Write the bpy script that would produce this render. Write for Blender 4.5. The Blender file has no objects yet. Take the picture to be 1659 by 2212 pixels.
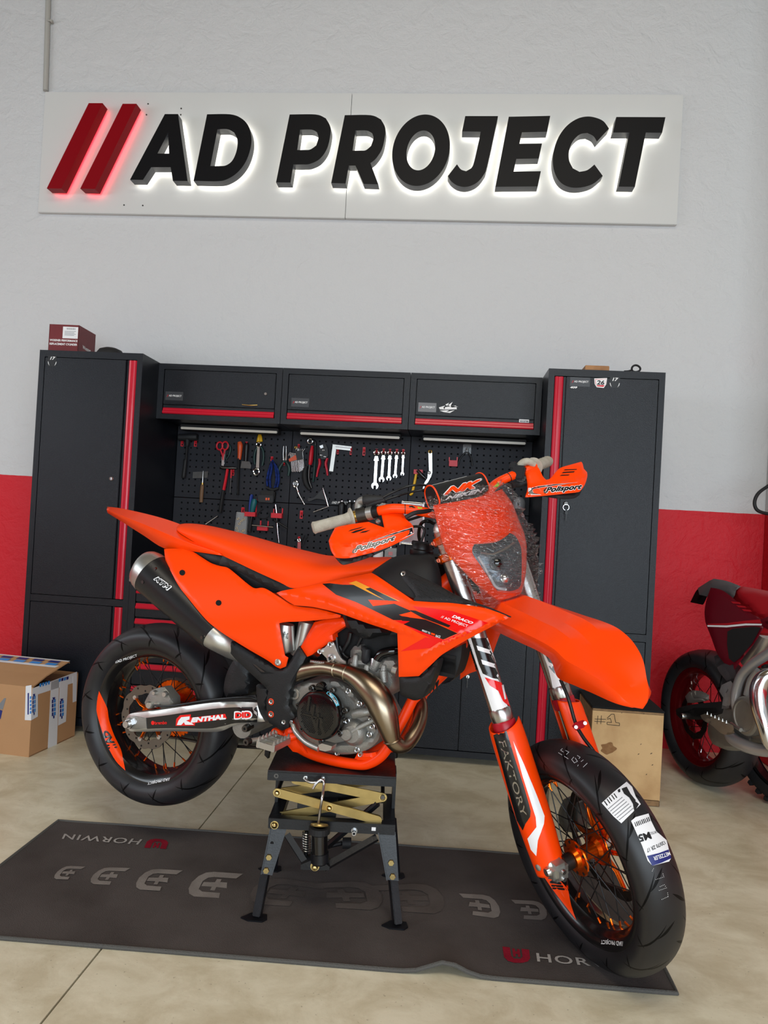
import bpy, bmesh, math, random
import numpy as np
from mathutils import Vector, Matrix
from mathutils.bvhtree import BVHTree
from mathutils.geometry import delaunay_2d_cdt

random.seed(7)
sc = bpy.context.scene
COL = sc.collection
PI = math.pi

# ------------------------------------------------------------------ camera
W, H = 1659, 2212
FPX, YAW, PITCH, ROLL = 1576.41, 0.0865, 0.0116, 0.0553
CAM = np.array([0.3263, -4.092, 1.150])
_fw = np.array([-math.sin(YAW)*math.cos(PITCH), math.cos(YAW)*math.cos(PITCH), math.sin(PITCH)])
_r0 = np.array([math.cos(YAW), math.sin(YAW), 0.0])
_u0 = np.cross(_r0, _fw)
_rt = _r0*math.cos(ROLL) + _u0*math.sin(ROLL)
_up = -_r0*math.sin(ROLL) + _u0*math.cos(ROLL)
cd = bpy.data.cameras.new('camera')
cam = bpy.data.objects.new('camera', cd)
COL.objects.link(cam)
cam.matrix_world = Matrix(((_rt[0], _up[0], -_fw[0], CAM[0]), (_rt[1], _up[1], -_fw[1], CAM[1]),
                           (_rt[2], _up[2], -_fw[2], CAM[2]), (0, 0, 0, 1)))
cd.sensor_fit = 'VERTICAL'
cd.sensor_height = 24.0
cd.lens = 24.0*FPX/H
cd.clip_start = 0.05
cd.clip_end = 100
sc.camera = cam

# ------------------------------------------------------------------ view, world, daylight and fill
sc.view_settings.view_transform = 'Standard'
sc.view_settings.look = 'None'
sc.view_settings.gamma = 1.0
sc.view_settings.exposure = -0.03
wd = bpy.data.worlds.new('world')
sc.world = wd
wd.use_nodes = True
wd.node_tree.nodes['Background'].inputs[0].default_value = (0.80, 0.90, 1.0, 1)
wd.node_tree.nodes['Background'].inputs[1].default_value = 0.55


def area_light(name, loc, target, sx, sy, power, col):
    l = bpy.data.lights.new(name, 'AREA')
    l.shape = 'RECTANGLE'
    l.size, l.size_y, l.energy, l.color = sx, sy, power, col
    o = bpy.data.objects.new(name, l)
    COL.objects.link(o)
    o.location = loc
    o.rotation_euler = (Vector(target)-Vector(loc)).to_track_quat('-Z', 'Y').to_euler()
    return o


# daylight through the open workshop door behind the photographer and a window band on the left; overhead fill added to brighten the floor
area_light('door_daylight', (1.7, -8.4, 1.6), (0.6, 0, 0.2), 6.4, 2.3, 335, (0.78, 0.90, 1.0))
area_light('overhead_fill', (0.6, -4.6, 4.8), (0.6, -4.0, 0), 3.2, 2.0, 115, (1.0, 0.92, 0.78))
area_light('window_daylight', (-5.1, -3.6, 2.2), (0, -1.8, 0.0), 3.6, 1.2, 75, (0.84, 0.93, 1.0))


# ------------------------------------------------------------------ geometry helpers
def ray(u, v):
    return _fw + _rt*((u-W/2)/FPX) - _up*((v-H/2)/FPX)


def onY(u, v, y):
    d = ray(u, v)
    return CAM + d*((y-CAM[1])/d[1])


def onX(u, v, x):
    d = ray(u, v)
    return CAM + d*((x-CAM[0])/d[0])


def onZ(u, v, z=0.0):
    d = ray(u, v)
    return CAM + d*((z-CAM[2])/d[2])


def s2l(c):
    c = c/255.0
    return c/12.92 if c <= 0.04045 else ((c+0.055)/1.055)**2.4


MATS = {}


def mat(name, rgb, rough=0.5, metal=0.0, bump=0.0, bscale=60.0, var=0.0, vscale=6.0, coat=0.0, emit=0.0, spec=0.5,
        alpha=1.0, trans=0.0, ior=1.45, var_rgb=None, detail=4.0):
    """procedural principled material; rgb is sRGB 0-255; var mixes to a second tone by noise, bump adds grain"""
    m = bpy.data.materials.new(name)
    m.use_nodes = True
    nt = m.node_tree
    b = nt.nodes['Principled BSDF']
    col = tuple(s2l(c) for c in rgb)+(1,)
    b.inputs['Base Color'].default_value = col
    b.inputs['Roughness'].default_value = rough
    b.inputs['Metallic'].default_value = metal
    b.inputs['Specular IOR Level'].default_value = spec
    b.inputs['Coat Weight'].default_value = coat
    b.inputs['Coat Roughness'].default_value = 0.08
    b.inputs['IOR'].default_value = ior
    b.inputs['Alpha'].default_value = alpha
    b.inputs['Transmission Weight'].default_value = trans
    if emit:
        b.inputs['Emission Color'].default_value = col
        b.inputs['Emission Strength'].default_value = emit
    tc = None
    if var or bump:
        tc = nt.nodes.new('ShaderNodeTexCoord')
    if var:
        n = nt.nodes.new('ShaderNodeTexNoise')
        n.inputs['Scale'].default_value = vscale
        n.inputs['Detail'].default_value = detail
        nt.links.new(tc.outputs['Object'], n.inputs['Vector'])
        mx = nt.nodes.new('ShaderNodeMix')
        mx.data_type = 'RGBA'
        mx.inputs[6].default_value = col
        c2 = tuple(s2l(c) for c in var_rgb)+(1,) if var_rgb else tuple(min(1, x*0.55) for x in col[:3])+(1,)
        mx.inputs[7].default_value = c2
        rp = nt.nodes.new('ShaderNodeMapRange')
        rp.inputs[1].default_value = 0.42
        rp.inputs[2].default_value = 0.72
        rp.inputs[4].default_value = var
        nt.links.new(n.outputs['Fac'], rp.inputs[0])
        nt.links.new(rp.outputs[0], mx.inputs[0])
        nt.links.new(mx.outputs[2], b.inputs['Base Color'])
    if bump:
        n2 = nt.nodes.new('ShaderNodeTexNoise')
        n2.inputs['Scale'].default_value = bscale
        n2.inputs['Detail'].default_value = 3
        nt.links.new(tc.outputs['Object'], n2.inputs['Vector'])
        bp = nt.nodes.new('ShaderNodeBump')
        bp.inputs['Strength'].default_value = bump
        bp.inputs['Distance'].default_value = 0.004
        nt.links.new(n2.outputs['Fac'], bp.inputs['Height'])
        nt.links.new(bp.outputs[0], b.inputs['Normal'])
    MATS[name] = m
    return m


def link(o, parent=None):
    COL.objects.link(o)
    if parent is not None:
        o.parent = parent
    return o


def build(name, vs, fs, m, parent=None, smooth=False, angle=None):
    me = bpy.data.meshes.new(name)
    me.from_pydata([tuple(map(float, v)) for v in vs], [], [tuple(f) for f in fs])
    me.validate()
    bm = bmesh.new()
    bm.from_mesh(me)
    bmesh.ops.recalc_face_normals(bm, faces=bm.faces)
    bm.to_mesh(me)
    bm.free()
    for x in (m if isinstance(m, (list, tuple)) else [m]):
        me.materials.append(MATS[x] if isinstance(x, str) else x)
    if smooth:
        me.polygons.foreach_set('use_smooth', [True]*len(me.polygons))
        me.set_sharp_from_angle(angle=math.radians(angle or 40))
    o = bpy.data.objects.new(name, me)
    return link(o, parent)


class MB:
    """collects simple shapes into one mesh"""

    def __init__(self):
        self.v, self.f, self.mi = [], [], []

    def add(self, vs, fs, mi=0):
        n = len(self.v)
        self.v += [tuple(map(float, p)) for p in vs]
        self.f += [tuple(i+n for i in f) for f in fs]
        self.mi += [mi]*len(fs)
        return self

    def box(self, lo, hi, bev=0.0, mi=0, M=None):
        x0, y0, z0 = lo
        x1, y1, z1 = hi
        if bev <= 0:
            vs = [(x, y, z) for x in (x0, x1) for y in (y0, y1) for z in (z0, z1)]
            fs = [(0, 1, 3, 2), (4, 6, 7, 5), (0, 4, 5, 1), (2, 3, 7, 6), (0, 2, 6, 4), (1, 5, 7, 3)]
        else:
            bm = bmesh.new()
            bmesh.ops.create_cube(bm, size=1)
            for v in bm.verts:
                v.co = Vector((x0 if v.co.x < 0 else x1, y0 if v.co.y < 0 else y1, z0 if v.co.z < 0 else z1))
            bmesh.ops.bevel(bm, geom=list(bm.edges), offset=bev, segments=2, affect='EDGES')
            bm.verts.index_update()
            vs = [tuple(v.co) for v in bm.verts]
            fs = [[v.index for v in f.verts] for f in bm.faces]
            bm.free()
        if M is not None:
            vs = [tuple(M @ Vector(v)) for v in vs]
        return self.add(vs, fs, mi)

    def tube(self, pts, r, seg=10, cap=True, mi=0, closed=False, flat=1.0):
        """sweep of a circle (or flattened ellipse) along pts; r scalar or list"""
        P = [np.array(p, float) for p in pts]
        n = len(P)
        rr = list(r) if hasattr(r, '__len__') else [r]*n
        vs, fs = [], []
        ref = None
        for i in range(n):
            if closed:
                t = P[(i+1) % n]-P[i-1]
            else:
                t = P[min(i+1, n-1)]-P[max(i-1, 0)]
            t = t/(np.linalg.norm(t)+1e-12)
            if ref is None:
                a = np.array([0, 0, 1.0]) if abs(t[2]) < 0.9 else np.array([1.0, 0, 0])
                ref = a-t*(a@t)
            else:
                ref = ref-t*(ref@t)
            ref = ref/(np.linalg.norm(ref)+1e-12)
            bi = np.cross(t, ref)
            for k in range(seg):
                a = 2*PI*k/seg
                vs.append(P[i]+rr[i]*(ref*math.cos(a)*flat+bi*math.sin(a)))
        m = n if closed else n-1
        for i in range(m):
            for k in range(seg):
                a, b = i*seg+k, i*seg+(k+1) % seg
                c, d = ((i+1) % n)*seg+(k+1) % seg, ((i+1) % n)*seg+k
                fs.append((a, b, c, d))
        if cap and not closed:
            fs.append(tuple(range(seg-1, -1, -1)))
            fs.append(tuple((n-1)*seg+k for k in range(seg)))
        return self.add(vs, fs, mi)

    def lathe(self, prof, c=(0, 0, 0), axis='y', seg=32, mi=0, a0=0.0, a1=2*PI, M=None):
        """prof: list of (radius, offset along axis)"""
        full = abs(a1-a0-2*PI) < 1e-6
        ns = seg if full else seg+1
        vs, fs = [], []
        for k in range(ns):
            a = a0+(a1-a0)*k/seg
            for (r, h) in prof:
                x, z = r*math.cos(a), r*math.sin(a)
                p = (x, h, z) if axis == 'y' else ((x, z, h) if axis == 'z' else (h, x, z))
                p = (p[0]+c[0], p[1]+c[1], p[2]+c[2])
                vs.append(tuple(M @ Vector(p)) if M is not None else p)
        m = len(prof)
        for k in range(seg):
            k2 = (k+1) % ns
            for j in range(m-1):
                fs.append((k*m+j, k*m+j+1, k2*m+j+1, k2*m+j))
        return self.add(vs, fs, mi)

    def cyl(self, p0, p1, r0, r1=None, seg=14, mi=0):
        return self.tube([p0, p1], [r0, r1 if r1 is not None else r0], seg=seg, mi=mi)

    def prism(self, poly, d, mi=0):
        """poly: 3D points of a planar polygon; d: extrusion vector"""
        P = [np.array(p, float) for p in poly]
        d = np.array(d, float)
        n = len(P)
        vs = P+[p+d for p in P]
        bm = bmesh.new()
        bv = [bm.verts.new(tuple(p)) for p in P]
        try:
            bm.faces.new(bv)
            bmesh.ops.triangulate(bm, faces=bm.faces, ngon_method='EAR_CLIP')
            bm.verts.index_update()
            tris = [[v.index for v in f.verts] for f in bm.faces]
        except ValueError:
            tris = []
        bm.free()
        fs = [tuple(t) for t in tris]+[tuple(i+n for i in reversed(t)) for t in tris]
        fs += [(i, (i+1) % n, n+(i+1) % n, n+i) for i in range(n)]
        return self.add(vs, fs, mi)

    def obj(self, name, m, parent=None, smooth=False, angle=None):
        me = bpy.data.meshes.new(name)
        me.from_pydata(self.v, [], self.f)
        for x in (m if isinstance(m, (list, tuple)) else [m]):
            me.materials.append(MATS[x])
        if any(self.mi):
            me.polygons.foreach_set('material_index', self.mi)
        bm = bmesh.new()
        bm.from_mesh(me)
        bmesh.ops.recalc_face_normals(bm, faces=bm.faces)
        bm.to_mesh(me)
        bm.free()
        if smooth:
            me.polygons.foreach_set('use_smooth', [True]*len(me.polygons))
            me.set_sharp_from_angle(angle=math.radians(angle or 40))
        return link(bpy.data.objects.new(name, me), parent)


def thing(name, label, cat, loc=(0, 0, 0), rot=None, group=None):
    o = bpy.data.objects.new(name, None)
    o.empty_display_size = 0.05
    COL.objects.link(o)
    o.location = loc
    if rot is not None:
        o.rotation_euler = rot
    return tag(o, label, cat, group)


def tag(o, label=None, cat=None, group=None, kind=None):
    if label:
        o['label'] = label
    if cat:
        o['category'] = cat
    if group:
        o['group'] = group
    if kind:
        o['kind'] = kind
    return o


def smooth_poly(pts, n=5, corner=38, closed=True):
    """Catmull-Rom through the points, keeping corners sharper than `corner` degrees"""
    P = [np.array(p, float) for p in pts]
    N = len(P)
    out = []

    def is_corner(i):
        if not closed and (i == 0 or i == N-1):
            return True
        a, b = P[i]-P[i-1], P[(i+1) % N]-P[i]
        c = (a[:2]@b[:2])/(np.linalg.norm(a[:2])*np.linalg.norm(b[:2])+1e-9)
        return math.degrees(math.acos(max(-1, min(1, c)))) > corner
    cor = [is_corner(i) for i in range(N)]
    for i in range(N if closed else N-1):
        p1, p2 = P[i], P[(i+1) % N]
        p0 = P[i-1] if not cor[i] else p1-(p2-p1)*0.6
        p3 = P[(i+2) % N] if not cor[(i+1) % N] else p2+(p2-p1)*0.6
        straight = cor[i] and cor[(i+1) % N]
        k = 1 if straight else n
        for j in range(k):
            t = j/k
            out.append(0.5*((2*p1)+(-p0+p2)*t+(2*p0-5*p1+4*p2-p3)*t*t+(-p0+3*p1-3*p2+p3)*t**3))
    if not closed:
        out.append(P[-1])
    return out


def spline(pts, n=6):
    return smooth_poly(pts, n=n, corner=400, closed=False)


_TXT = {}


def text2d(s, bold=0.0, shear=0.0, res=3, spacing=1.0):
    """flat text as verts/tris normalised to height 1 (cap height), x from 0 to w"""
    key = (s, bold, shear, spacing)
    if key in _TXT:
        return _TXT[key]
    cu = bpy.data.curves.new('lettering', 'FONT')
    cu.body = s
    cu.resolution_u = res
    cu.offset = bold
    cu.shear = shear
    cu.space_character = spacing
    o = bpy.data.objects.new('lettering', cu)
    me = o.to_mesh()
    v = np.array([p.co[:2] for p in me.vertices])
    f = [tuple(p.vertices) for p in me.polygons]
    o.to_mesh_clear()
    bpy.data.objects.remove(o)
    bpy.data.curves.remove(cu)
    v[:, 0] -= v[:, 0].min()
    h = v[:, 1].max()-v[:, 1].min()
    v[:, 1] -= v[:, 1].min()
    v /= h
    r = (v, f, v[:, 0].max())
    _TXT[key] = r
    return r


def quad_map(q):
    """bilinear map from unit square (0,0)=bottom-left to quad [bl, br, tr, tl]"""
    q = [np.array(p, float) for p in q]

    def fn(s, t):
        return q[0]*(1-s)*(1-t)+q[1]*s*(1-t)+q[2]*s*t+q[3]*(1-s)*t
    return fn


def text_on(name, s, q3, m, parent=None, bold=0.0, shear=0.0, lift=(0, 0, 0), spacing=1.0):
    """lettering laid in a 3D quad [bl, br, tr, tl]"""
    v, f, w = text2d(s, bold, shear, spacing=spacing)
    fn = quad_map(q3)
    L = np.array(lift, float)
    vs = [fn(x/w, y)+L for x, y in v]
    return build(name, vs, f, m, parent)


# ------------------------------------------------------------------ materials
def wall_material():
    m = bpy.data.materials.new('painted_plaster')
    m.use_nodes = True
    nt = m.node_tree
    b = nt.nodes['Principled BSDF']
    b.inputs['Roughness'].default_value = 0.55
    b.inputs['Specular IOR Level'].default_value = 0.35
    tc = nt.nodes.new('ShaderNodeNewGeometry')
    sp = nt.nodes.new('ShaderNodeSeparateXYZ')
    nt.links.new(tc.outputs['Position'], sp.inputs[0])
    ns = nt.nodes.new('ShaderNodeTexNoise')
    ns.inputs['Scale'].default_value = 14
    nt.links.new(tc.outputs['Position'], ns.inputs['Vector'])
    ad = nt.nodes.new('ShaderNodeMath')
    ad.operation = 'MULTIPLY_ADD'
    ad.inputs[1].default_value = 0.006
    nt.links.new(ns.outputs['Fac'], ad.inputs[0])
    nt.links.new(sp.outputs['Z'], ad.inputs[2])
    lt = nt.nodes.new('ShaderNodeMath')
    lt.operation = 'LESS_THAN'
    lt.inputs[1].default_value = 1.2985
    nt.links.new(ad.outputs[0], lt.inputs[0])
    mx = nt.nodes.new('ShaderNodeMix')
    mx.data_type = 'RGBA'
    mx.inputs[6].default_value = (s2l(205), s2l(205), s2l(206), 1)
    mx.inputs[7].default_value = (s2l(206), s2l(28), s2l(42), 1)
    nt.links.new(lt.outputs[0], mx.inputs[0])
    nt.links.new(mx.outputs[2], b.inputs['Base Color'])
    # rough trowelled plaster
    n1 = nt.nodes.new('ShaderNodeTexNoise')
    n1.inputs['Scale'].default_value = 55
    n1.inputs['Detail'].default_value = 6
    n1.inputs['Roughness'].default_value = 0.62
    n2 = nt.nodes.new('ShaderNodeTexNoise')
    n2.inputs['Scale'].default_value = 9
    n2.inputs['Detail'].default_value = 5
    n2.inputs['Distortion'].default_value = 1.2
    for n in (n1, n2):
        nt.links.new(tc.outputs['Position'], n.inputs['Vector'])
    b1 = nt.nodes.new('ShaderNodeBump')
    b1.inputs['Strength'].default_value = 0.7
    b1.inputs['Distance'].default_value = 0.006
    b2 = nt.nodes.new('ShaderNodeBump')
    b2.inputs['Strength'].default_value = 0.35
    b2.inputs['Distance'].default_value = 0.03
    nt.links.new(n1.outputs['Fac'], b1.inputs['Height'])
    nt.links.new(n2.outputs['Fac'], b2.inputs['Height'])
    nt.links.new(b2.outputs[0], b1.inputs['Normal'])
    nt.links.new(b1.outputs[0], b.inputs['Normal'])
    MATS['wall'] = m


def floor_material():
    m = bpy.data.materials.new('sealed_concrete')
    m.use_nodes = True
    nt = m.node_tree
    b = nt.nodes['Principled BSDF']
    b.inputs['Roughness'].default_value = 0.36
    b.inputs['Specular IOR Level'].default_value = 0.5
    g = nt.nodes.new('ShaderNodeNewGeometry')
    mp = nt.nodes.new('ShaderNodeMapping')
    mp.inputs['Scale'].default_value = (0.9, 1.2, 1)
    nt.links.new(g.outputs['Position'], mp.inputs[0])

    def noise(scale, detail, src, dist=0.0, rough=0.55):
        n = nt.nodes.new('ShaderNodeTexNoise')
        n.inputs['Scale'].default_value = scale
        n.inputs['Detail'].default_value = detail
        n.inputs['Distortion'].default_value = dist
        n.inputs['Roughness'].default_value = rough
        nt.links.new(src, n.inputs['Vector'])
        return n

    def ramp(n, stops):
        r = nt.nodes.new('ShaderNodeValToRGB')
        e = r.color_ramp.elements
        e[0].position, e[0].color = stops[0][0], tuple(s2l(c) for c in stops[0][1])+(1,)
        e[1].position, e[1].color = stops[1][0], tuple(s2l(c) for c in stops[1][1])+(1,)
        for p, c in stops[2:]:
            x = e.new(p)
            x.color = tuple(s2l(k) for k in c)+(1,)
        nt.links.new(n.outputs['Fac'], r.inputs[0])
        return r
    base = ramp(noise(1.3, 9, mp.outputs[0], 0.3, 0.6), [(0.3, (216, 208, 182)), (0.7, (238, 231, 207))])
    blot = ramp(noise(6.5, 9, mp.outputs[0], 0.5, 0.68), [(0.36, (206, 196, 178)), (0.60, (255, 255, 255))])
    spk = ramp(noise(95, 2, g.outputs['Position']), [(0.24, (120, 105, 86)), (0.32, (255, 255, 255))])
    m1 = nt.nodes.new('ShaderNodeMix')
    m1.data_type = 'RGBA'
    m1.blend_type = 'MULTIPLY'
    m1.inputs[0].default_value = 0.55
    nt.links.new(base.outputs[0], m1.inputs[6])
    nt.links.new(blot.outputs[0], m1.inputs[7])
    m2 = nt.nodes.new('ShaderNodeMix')
    m2.data_type = 'RGBA'
    m2.blend_type = 'MULTIPLY'
    m2.inputs[0].default_value = 0.5
    nt.links.new(m1.outputs[2], m2.inputs[6])
    nt.links.new(spk.outputs[0], m2.inputs[7])
    nt.links.new(m2.outputs[2], b.inputs['Base Color'])
    bp = nt.nodes.new('ShaderNodeBump')
    bp.inputs['Strength'].default_value = 0.08
    bp.inputs['Distance'].default_value = 0.01
    nt.links.new(noise(30, 5, g.outputs['Position']).outputs['Fac'], bp.inputs['Height'])
    nt.links.new(bp.outputs[0], b.inputs['Normal'])
    MATS['floor'] = m


wall_material()
floor_material()
mat('ceiling', (110, 96, 70), 0.8)
mat('joint', (52, 46, 38), 0.9)
mat('skirt_dark', (70, 62, 54), 0.8)
mat('cab', (15, 18, 25), 0.29, bump=0.30, bscale=420, var=0.25, vscale=2.2, var_rgb=(24, 27, 33), spec=0.38)
mat('cab_in', (18, 18, 20), 0.6)
mat('peg', (44, 45, 50), 0.46, bump=0.10, bscale=300, var=0.25, vscale=3, var_rgb=(54, 55, 61), spec=0.14)
mat('hole', (6, 6, 7), 0.9)
mat('red_strip', (196, 20, 46), 0.32, coat=0.15)
mat('red_plastic', (206, 28, 44), 0.4)
mat('steel', (200, 200, 200), 0.28, metal=1.0)
mat('chrome', (225, 226, 228), 0.14, metal=1.0)
mat('dark_steel', (92, 90, 88), 0.38, metal=1.0, var=0.4, vscale=30)
mat('alu', (196, 195, 190), 0.36, metal=0.9, bump=0.06, bscale=500)
mat('alu_cast', (158, 156, 150), 0.5, metal=0.75, bump=0.25, bscale=320, var=0.35, vscale=18)
mat('black', (16, 16, 18), 0.42)
mat('black_matte', (22, 22, 23), 0.68)
mat('black_gloss', (10, 10, 12), 0.12, coat=0.5)
mat('rubber', (26, 26, 28), 0.62, bump=0.15, bscale=260)
mat('white', (236, 236, 236), 0.5)
mat('white_paint', (226, 228, 230), 0.42)
mat('grey_print', (120, 122, 126), 0.6)
mat('label', (230, 230, 232), 0.6)
mat('sign_board', (206, 206, 204), 0.45)
mat('letter_black', (13, 13, 16), 0.45, spec=0.25)
mat('letter_side', (78, 80, 84), 0.4)
mat('letter_red', (132, 2, 16), 0.45, spec=0.2)
mat('halo_white', (255, 252, 244), emit=3.2)
mat('halo_red', (255, 10, 50), emit=3.6)
mat('wood', (168, 120, 74), 0.6, var=0.6, vscale=14, var_rgb=(120, 78, 42))
mat('mdf', (204, 170, 122), 0.68, var=0.8, vscale=7, var_rgb=(172, 134, 88), bump=0.15, bscale=120, detail=8)
mat('mdf_edge', (140, 110, 76), 0.75, var=0.7, vscale=40, bump=0.3, bscale=150)
mat('carpet_black', (24, 25, 27), 0.95, bump=0.7, bscale=480)
mat('cardboard', (176, 134, 94), 0.72, var=0.25, vscale=9, var_rgb=(160, 118, 80))
mat('cardboard_in', (140, 102, 68), 0.8)
mat('tape', (216, 218, 222), 0.28)
mat('tape_blue', (52, 128, 200), 0.4)
mat('tape_navy', (28, 40, 112), 0.4)
mat('pipe_grey', (172, 170, 164), 0.5)
mat('box_red', (112, 32, 36), 0.45, var=0.3, vscale=20)
mat('handle_wood', (112, 84, 60), 0.6)
mat('blue_strap', (24, 52, 128), 0.7, var=0.9, vscale=70, var_rgb=(8, 12, 30))
mat('teal', (16, 92, 98), 0.4)
mat('blue', (40, 62, 140), 0.4)
mat('yellow', (222, 172, 24), 0.4)
mat('orange_tool', (216, 84, 40), 0.4)
mat('green_dark', (22, 52, 48), 0.45)
mat('clear_plastic', (220, 224, 226), 0.1, alpha=0.28)
mat('brass', (196, 160, 84), 0.35, metal=1.0)

# ================================================================== THE SETTING
XR = float(onY(1652, 1112, 0)[0])          # right-hand wall
XLW, YF, ZC = -5.2, -8.5, 4.9
XJ = -0.5051


def struct(name, mb, m, **k):
    return tag(mb.obj(name, m, **k), kind='structure')


XRW = 5.6
struct('wall_back', MB().box((XLW, 0, 0), (XRW, 0.2, ZC)), 'wall')
struct('trim_1', MB().box((XR, -0.55, 0), (XR+0.45, 0, ZC), 0.006), 'wall')          # painted pilaster at the right edge
struct('wall_right', MB().box((XRW, YF, 0), (XRW+0.2, 0.2, ZC)), 'wall')
mb = MB()
mb.box((XLW-0.2, YF, 0), (XLW, 0.2, 1.8)).box((XLW-0.2, YF, 3.4), (XLW, 0.2, ZC))
mb.box((XLW-0.2, YF, 1.8), (XLW, -5.4, 3.4)).box((XLW-0.2, -1.8, 1.8), (XLW, 0.2, 3.4))
struct('wall_left', mb, 'wall')
mb = MB()
mb.box((XLW-0.2, YF-0.2, 0), (-1.6, YF, ZC)).box((5.0, YF-0.2, 0), (XRW+0.2, YF, ZC)).box((-1.6, YF-0.2, 3.0), (5.0, YF, ZC))
struct('wall_front', mb, 'wall')
struct('ceiling', MB().box((XLW-0.2, YF-0.2, ZC), (XRW+0.2, 0.2, ZC+0.2)), 'ceiling')
fl = struct('floor', MB().box((XLW-0.2, YF-3, -0.2), (XRW+0.2, 0.2, -0.008)), 'joint')
struct_slab = []
for a, b in ((XLW-0.2, XJ-0.0028), (XJ+0.0028, XRW+0.2)):
    MB().box((a, YF-3, -0.05), (b, 0.2, 0.0)).obj('concrete_slab', 'floor', fl)

# surface conduit on the wall, upper left
a, b = onY(105, -30, -0.016), onY(98.5, 196, -0.016)
cp = thing('conduit_pipe', 'grey plastic conduit running down the wall above the sign corner', 'pipe', tuple(b))
mb = MB()
mb.tube([(a[0]-b[0], 0, a[2]-b[2]), (0, 0, 0)], 0.0145, seg=14)
mb.obj('pipe', 'pipe_grey', cp, smooth=True)
c = onY(108, 48, -0.016)-b
mb = MB()
mb.tube([(c[0]+0.0165*math.cos(t), 0.0165*math.sin(t), c[2]) for t in np.linspace(0, 2*PI, 13)], 0.004, seg=6)
mb.box((c[0]+0.008, -0.018, c[2]-0.006), (c[0]+0.024, -0.004, c[2]+0.006), 0.002)
mb.obj('clip', 'pipe_grey', cp, smooth=True)


# ================================================================== SIGN
SY = -0.03
sx0, sx1, sz0, sz1 = -2.1589, 1.4834, 2.844, 3.5563
seam = float(onY(753, 335, SY)[0])
sign = thing('wall_sign', 'wide white wall sign with backlit black letters and two red slashes', 'sign', (sx0, 0, sz0))


def rel(o, p):
    return np.array(p, float)-np.array(o.location)


for a, b in ((sx0, seam-0.0012), (seam+0.0012, sx1)):
    mb = MB().box(rel(sign, (a, SY, sz0)), rel(sign, (b, -0.003, sz1)), 0.002)
    mb.obj('board', 'sign_board', sign)
for u, v in ((320, 224.5), (316.5, 248), (391.5, 234.5), (390.5, 248), (268, 443), (308.5, 444)):
    p = rel(sign, onY(u, v, SY))
    MB().cyl(p+np.array([0, 0.004, 0]), p+np.array([0, -0.0015, 0]), 0.0045, seg=8).obj('screw', 'dark_steel', sign)


def L1(x, y):
    return (60+x/2.07375, 160+y/2.07375)


def L2(x, y):
    return (760+x/2.07375, 160+y/2.07375)


def ell(cx, cy, rx, ry, sh, n=36):
    return [(cx+rx*math.cos(t)-sh*ry*math.sin(t), cy+ry*math.sin(t)) for t in [2*PI*k/n for k in range(n)]]


LF, LB = -0.118, -0.056           # front and back face of the channel letters


def letter(nm, outer, inner, cv, face, side, halo, lab=None):
    def smp(poly):
        return [np.array(onY(*cv(*p), LF)) for p in smooth_poly(poly, n=5, corner=34)]
    O = smp(outer)
    I = smp(inner) if inner else None
    pts = [(p[0], p[2]) for p in O]
    loops = [list(range(len(O)))]
    if I:
        loops.append(list(range(len(O), len(O)+len(I))))
        pts += [(p[0], p[2]) for p in I]
    edges = [(lp[i], lp[(i+1) % len(lp)]) for lp in loops for i in range(len(lp))]
    r = delaunay_2d_cdt([Vector(p) for p in pts], edges, [], 1 if not I else 2, 1e-6)
    vs2, fs2 = r[0], r[2]
    if I:      # drop triangles inside the counter
        ip = [(p[0], p[2]) for p in I]

        def inside(q):
            c = False
            for i in range(len(ip)):
                (x1, y1), (x2, y2) = ip[i], ip[i-1]
                if (y1 > q[1]) != (y2 > q[1]) and q[0] < (x2-x1)*(q[1]-y1)/(y2-y1)+x1:
                    c = not c
            return c
        op = [(p[0], p[2]) for p in O]

        def inside_o(q):
            c = False
            for i in range(len(op)):
                (x1, y1), (x2, y2) = op[i], op[i-1]
                if (y1 > q[1]) != (y2 > q[1]) and q[0] < (x2-x1)*(q[1]-y1)/(y2-y1)+x1:
                    c = not c
            return c
        keep = []
        for f in fs2:
            cx = sum(vs2[i][0] for i in f)/len(f)
            cy = sum(vs2[i][1] for i in f)/len(f)
            if inside_o((cx, cy)) and not inside((cx, cy)):
                keep.append(f)
        fs2 = keep
    o0 = np.array(sign.location)
    V = [np.array((v[0], LF, v[1]))-o0 for v in vs2]
    n = len(V)
    me = MB()
    me.add(V, fs2, 0)
    for lp in ([O] + ([I] if I else [])):
        k = len(lp)
        vv = [p-o0 for p in lp]+[p-o0+np.array([0, LB-LF, 0]) for p in lp]
        me.add(vv, [(i, (i+1) % k, k+(i+1) % k, k+i) for i in range(k)], 1)
    # light-emitting back, a little smaller than the letter
    me.add([v+np.array([0, LB-LF, 0]) for v in V], [tuple(reversed(f)) for f in fs2], 2)
    ob = me.obj(nm, [face, side, halo], sign)
    if lab:
        ob['label'] = lab
    return ob


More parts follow.
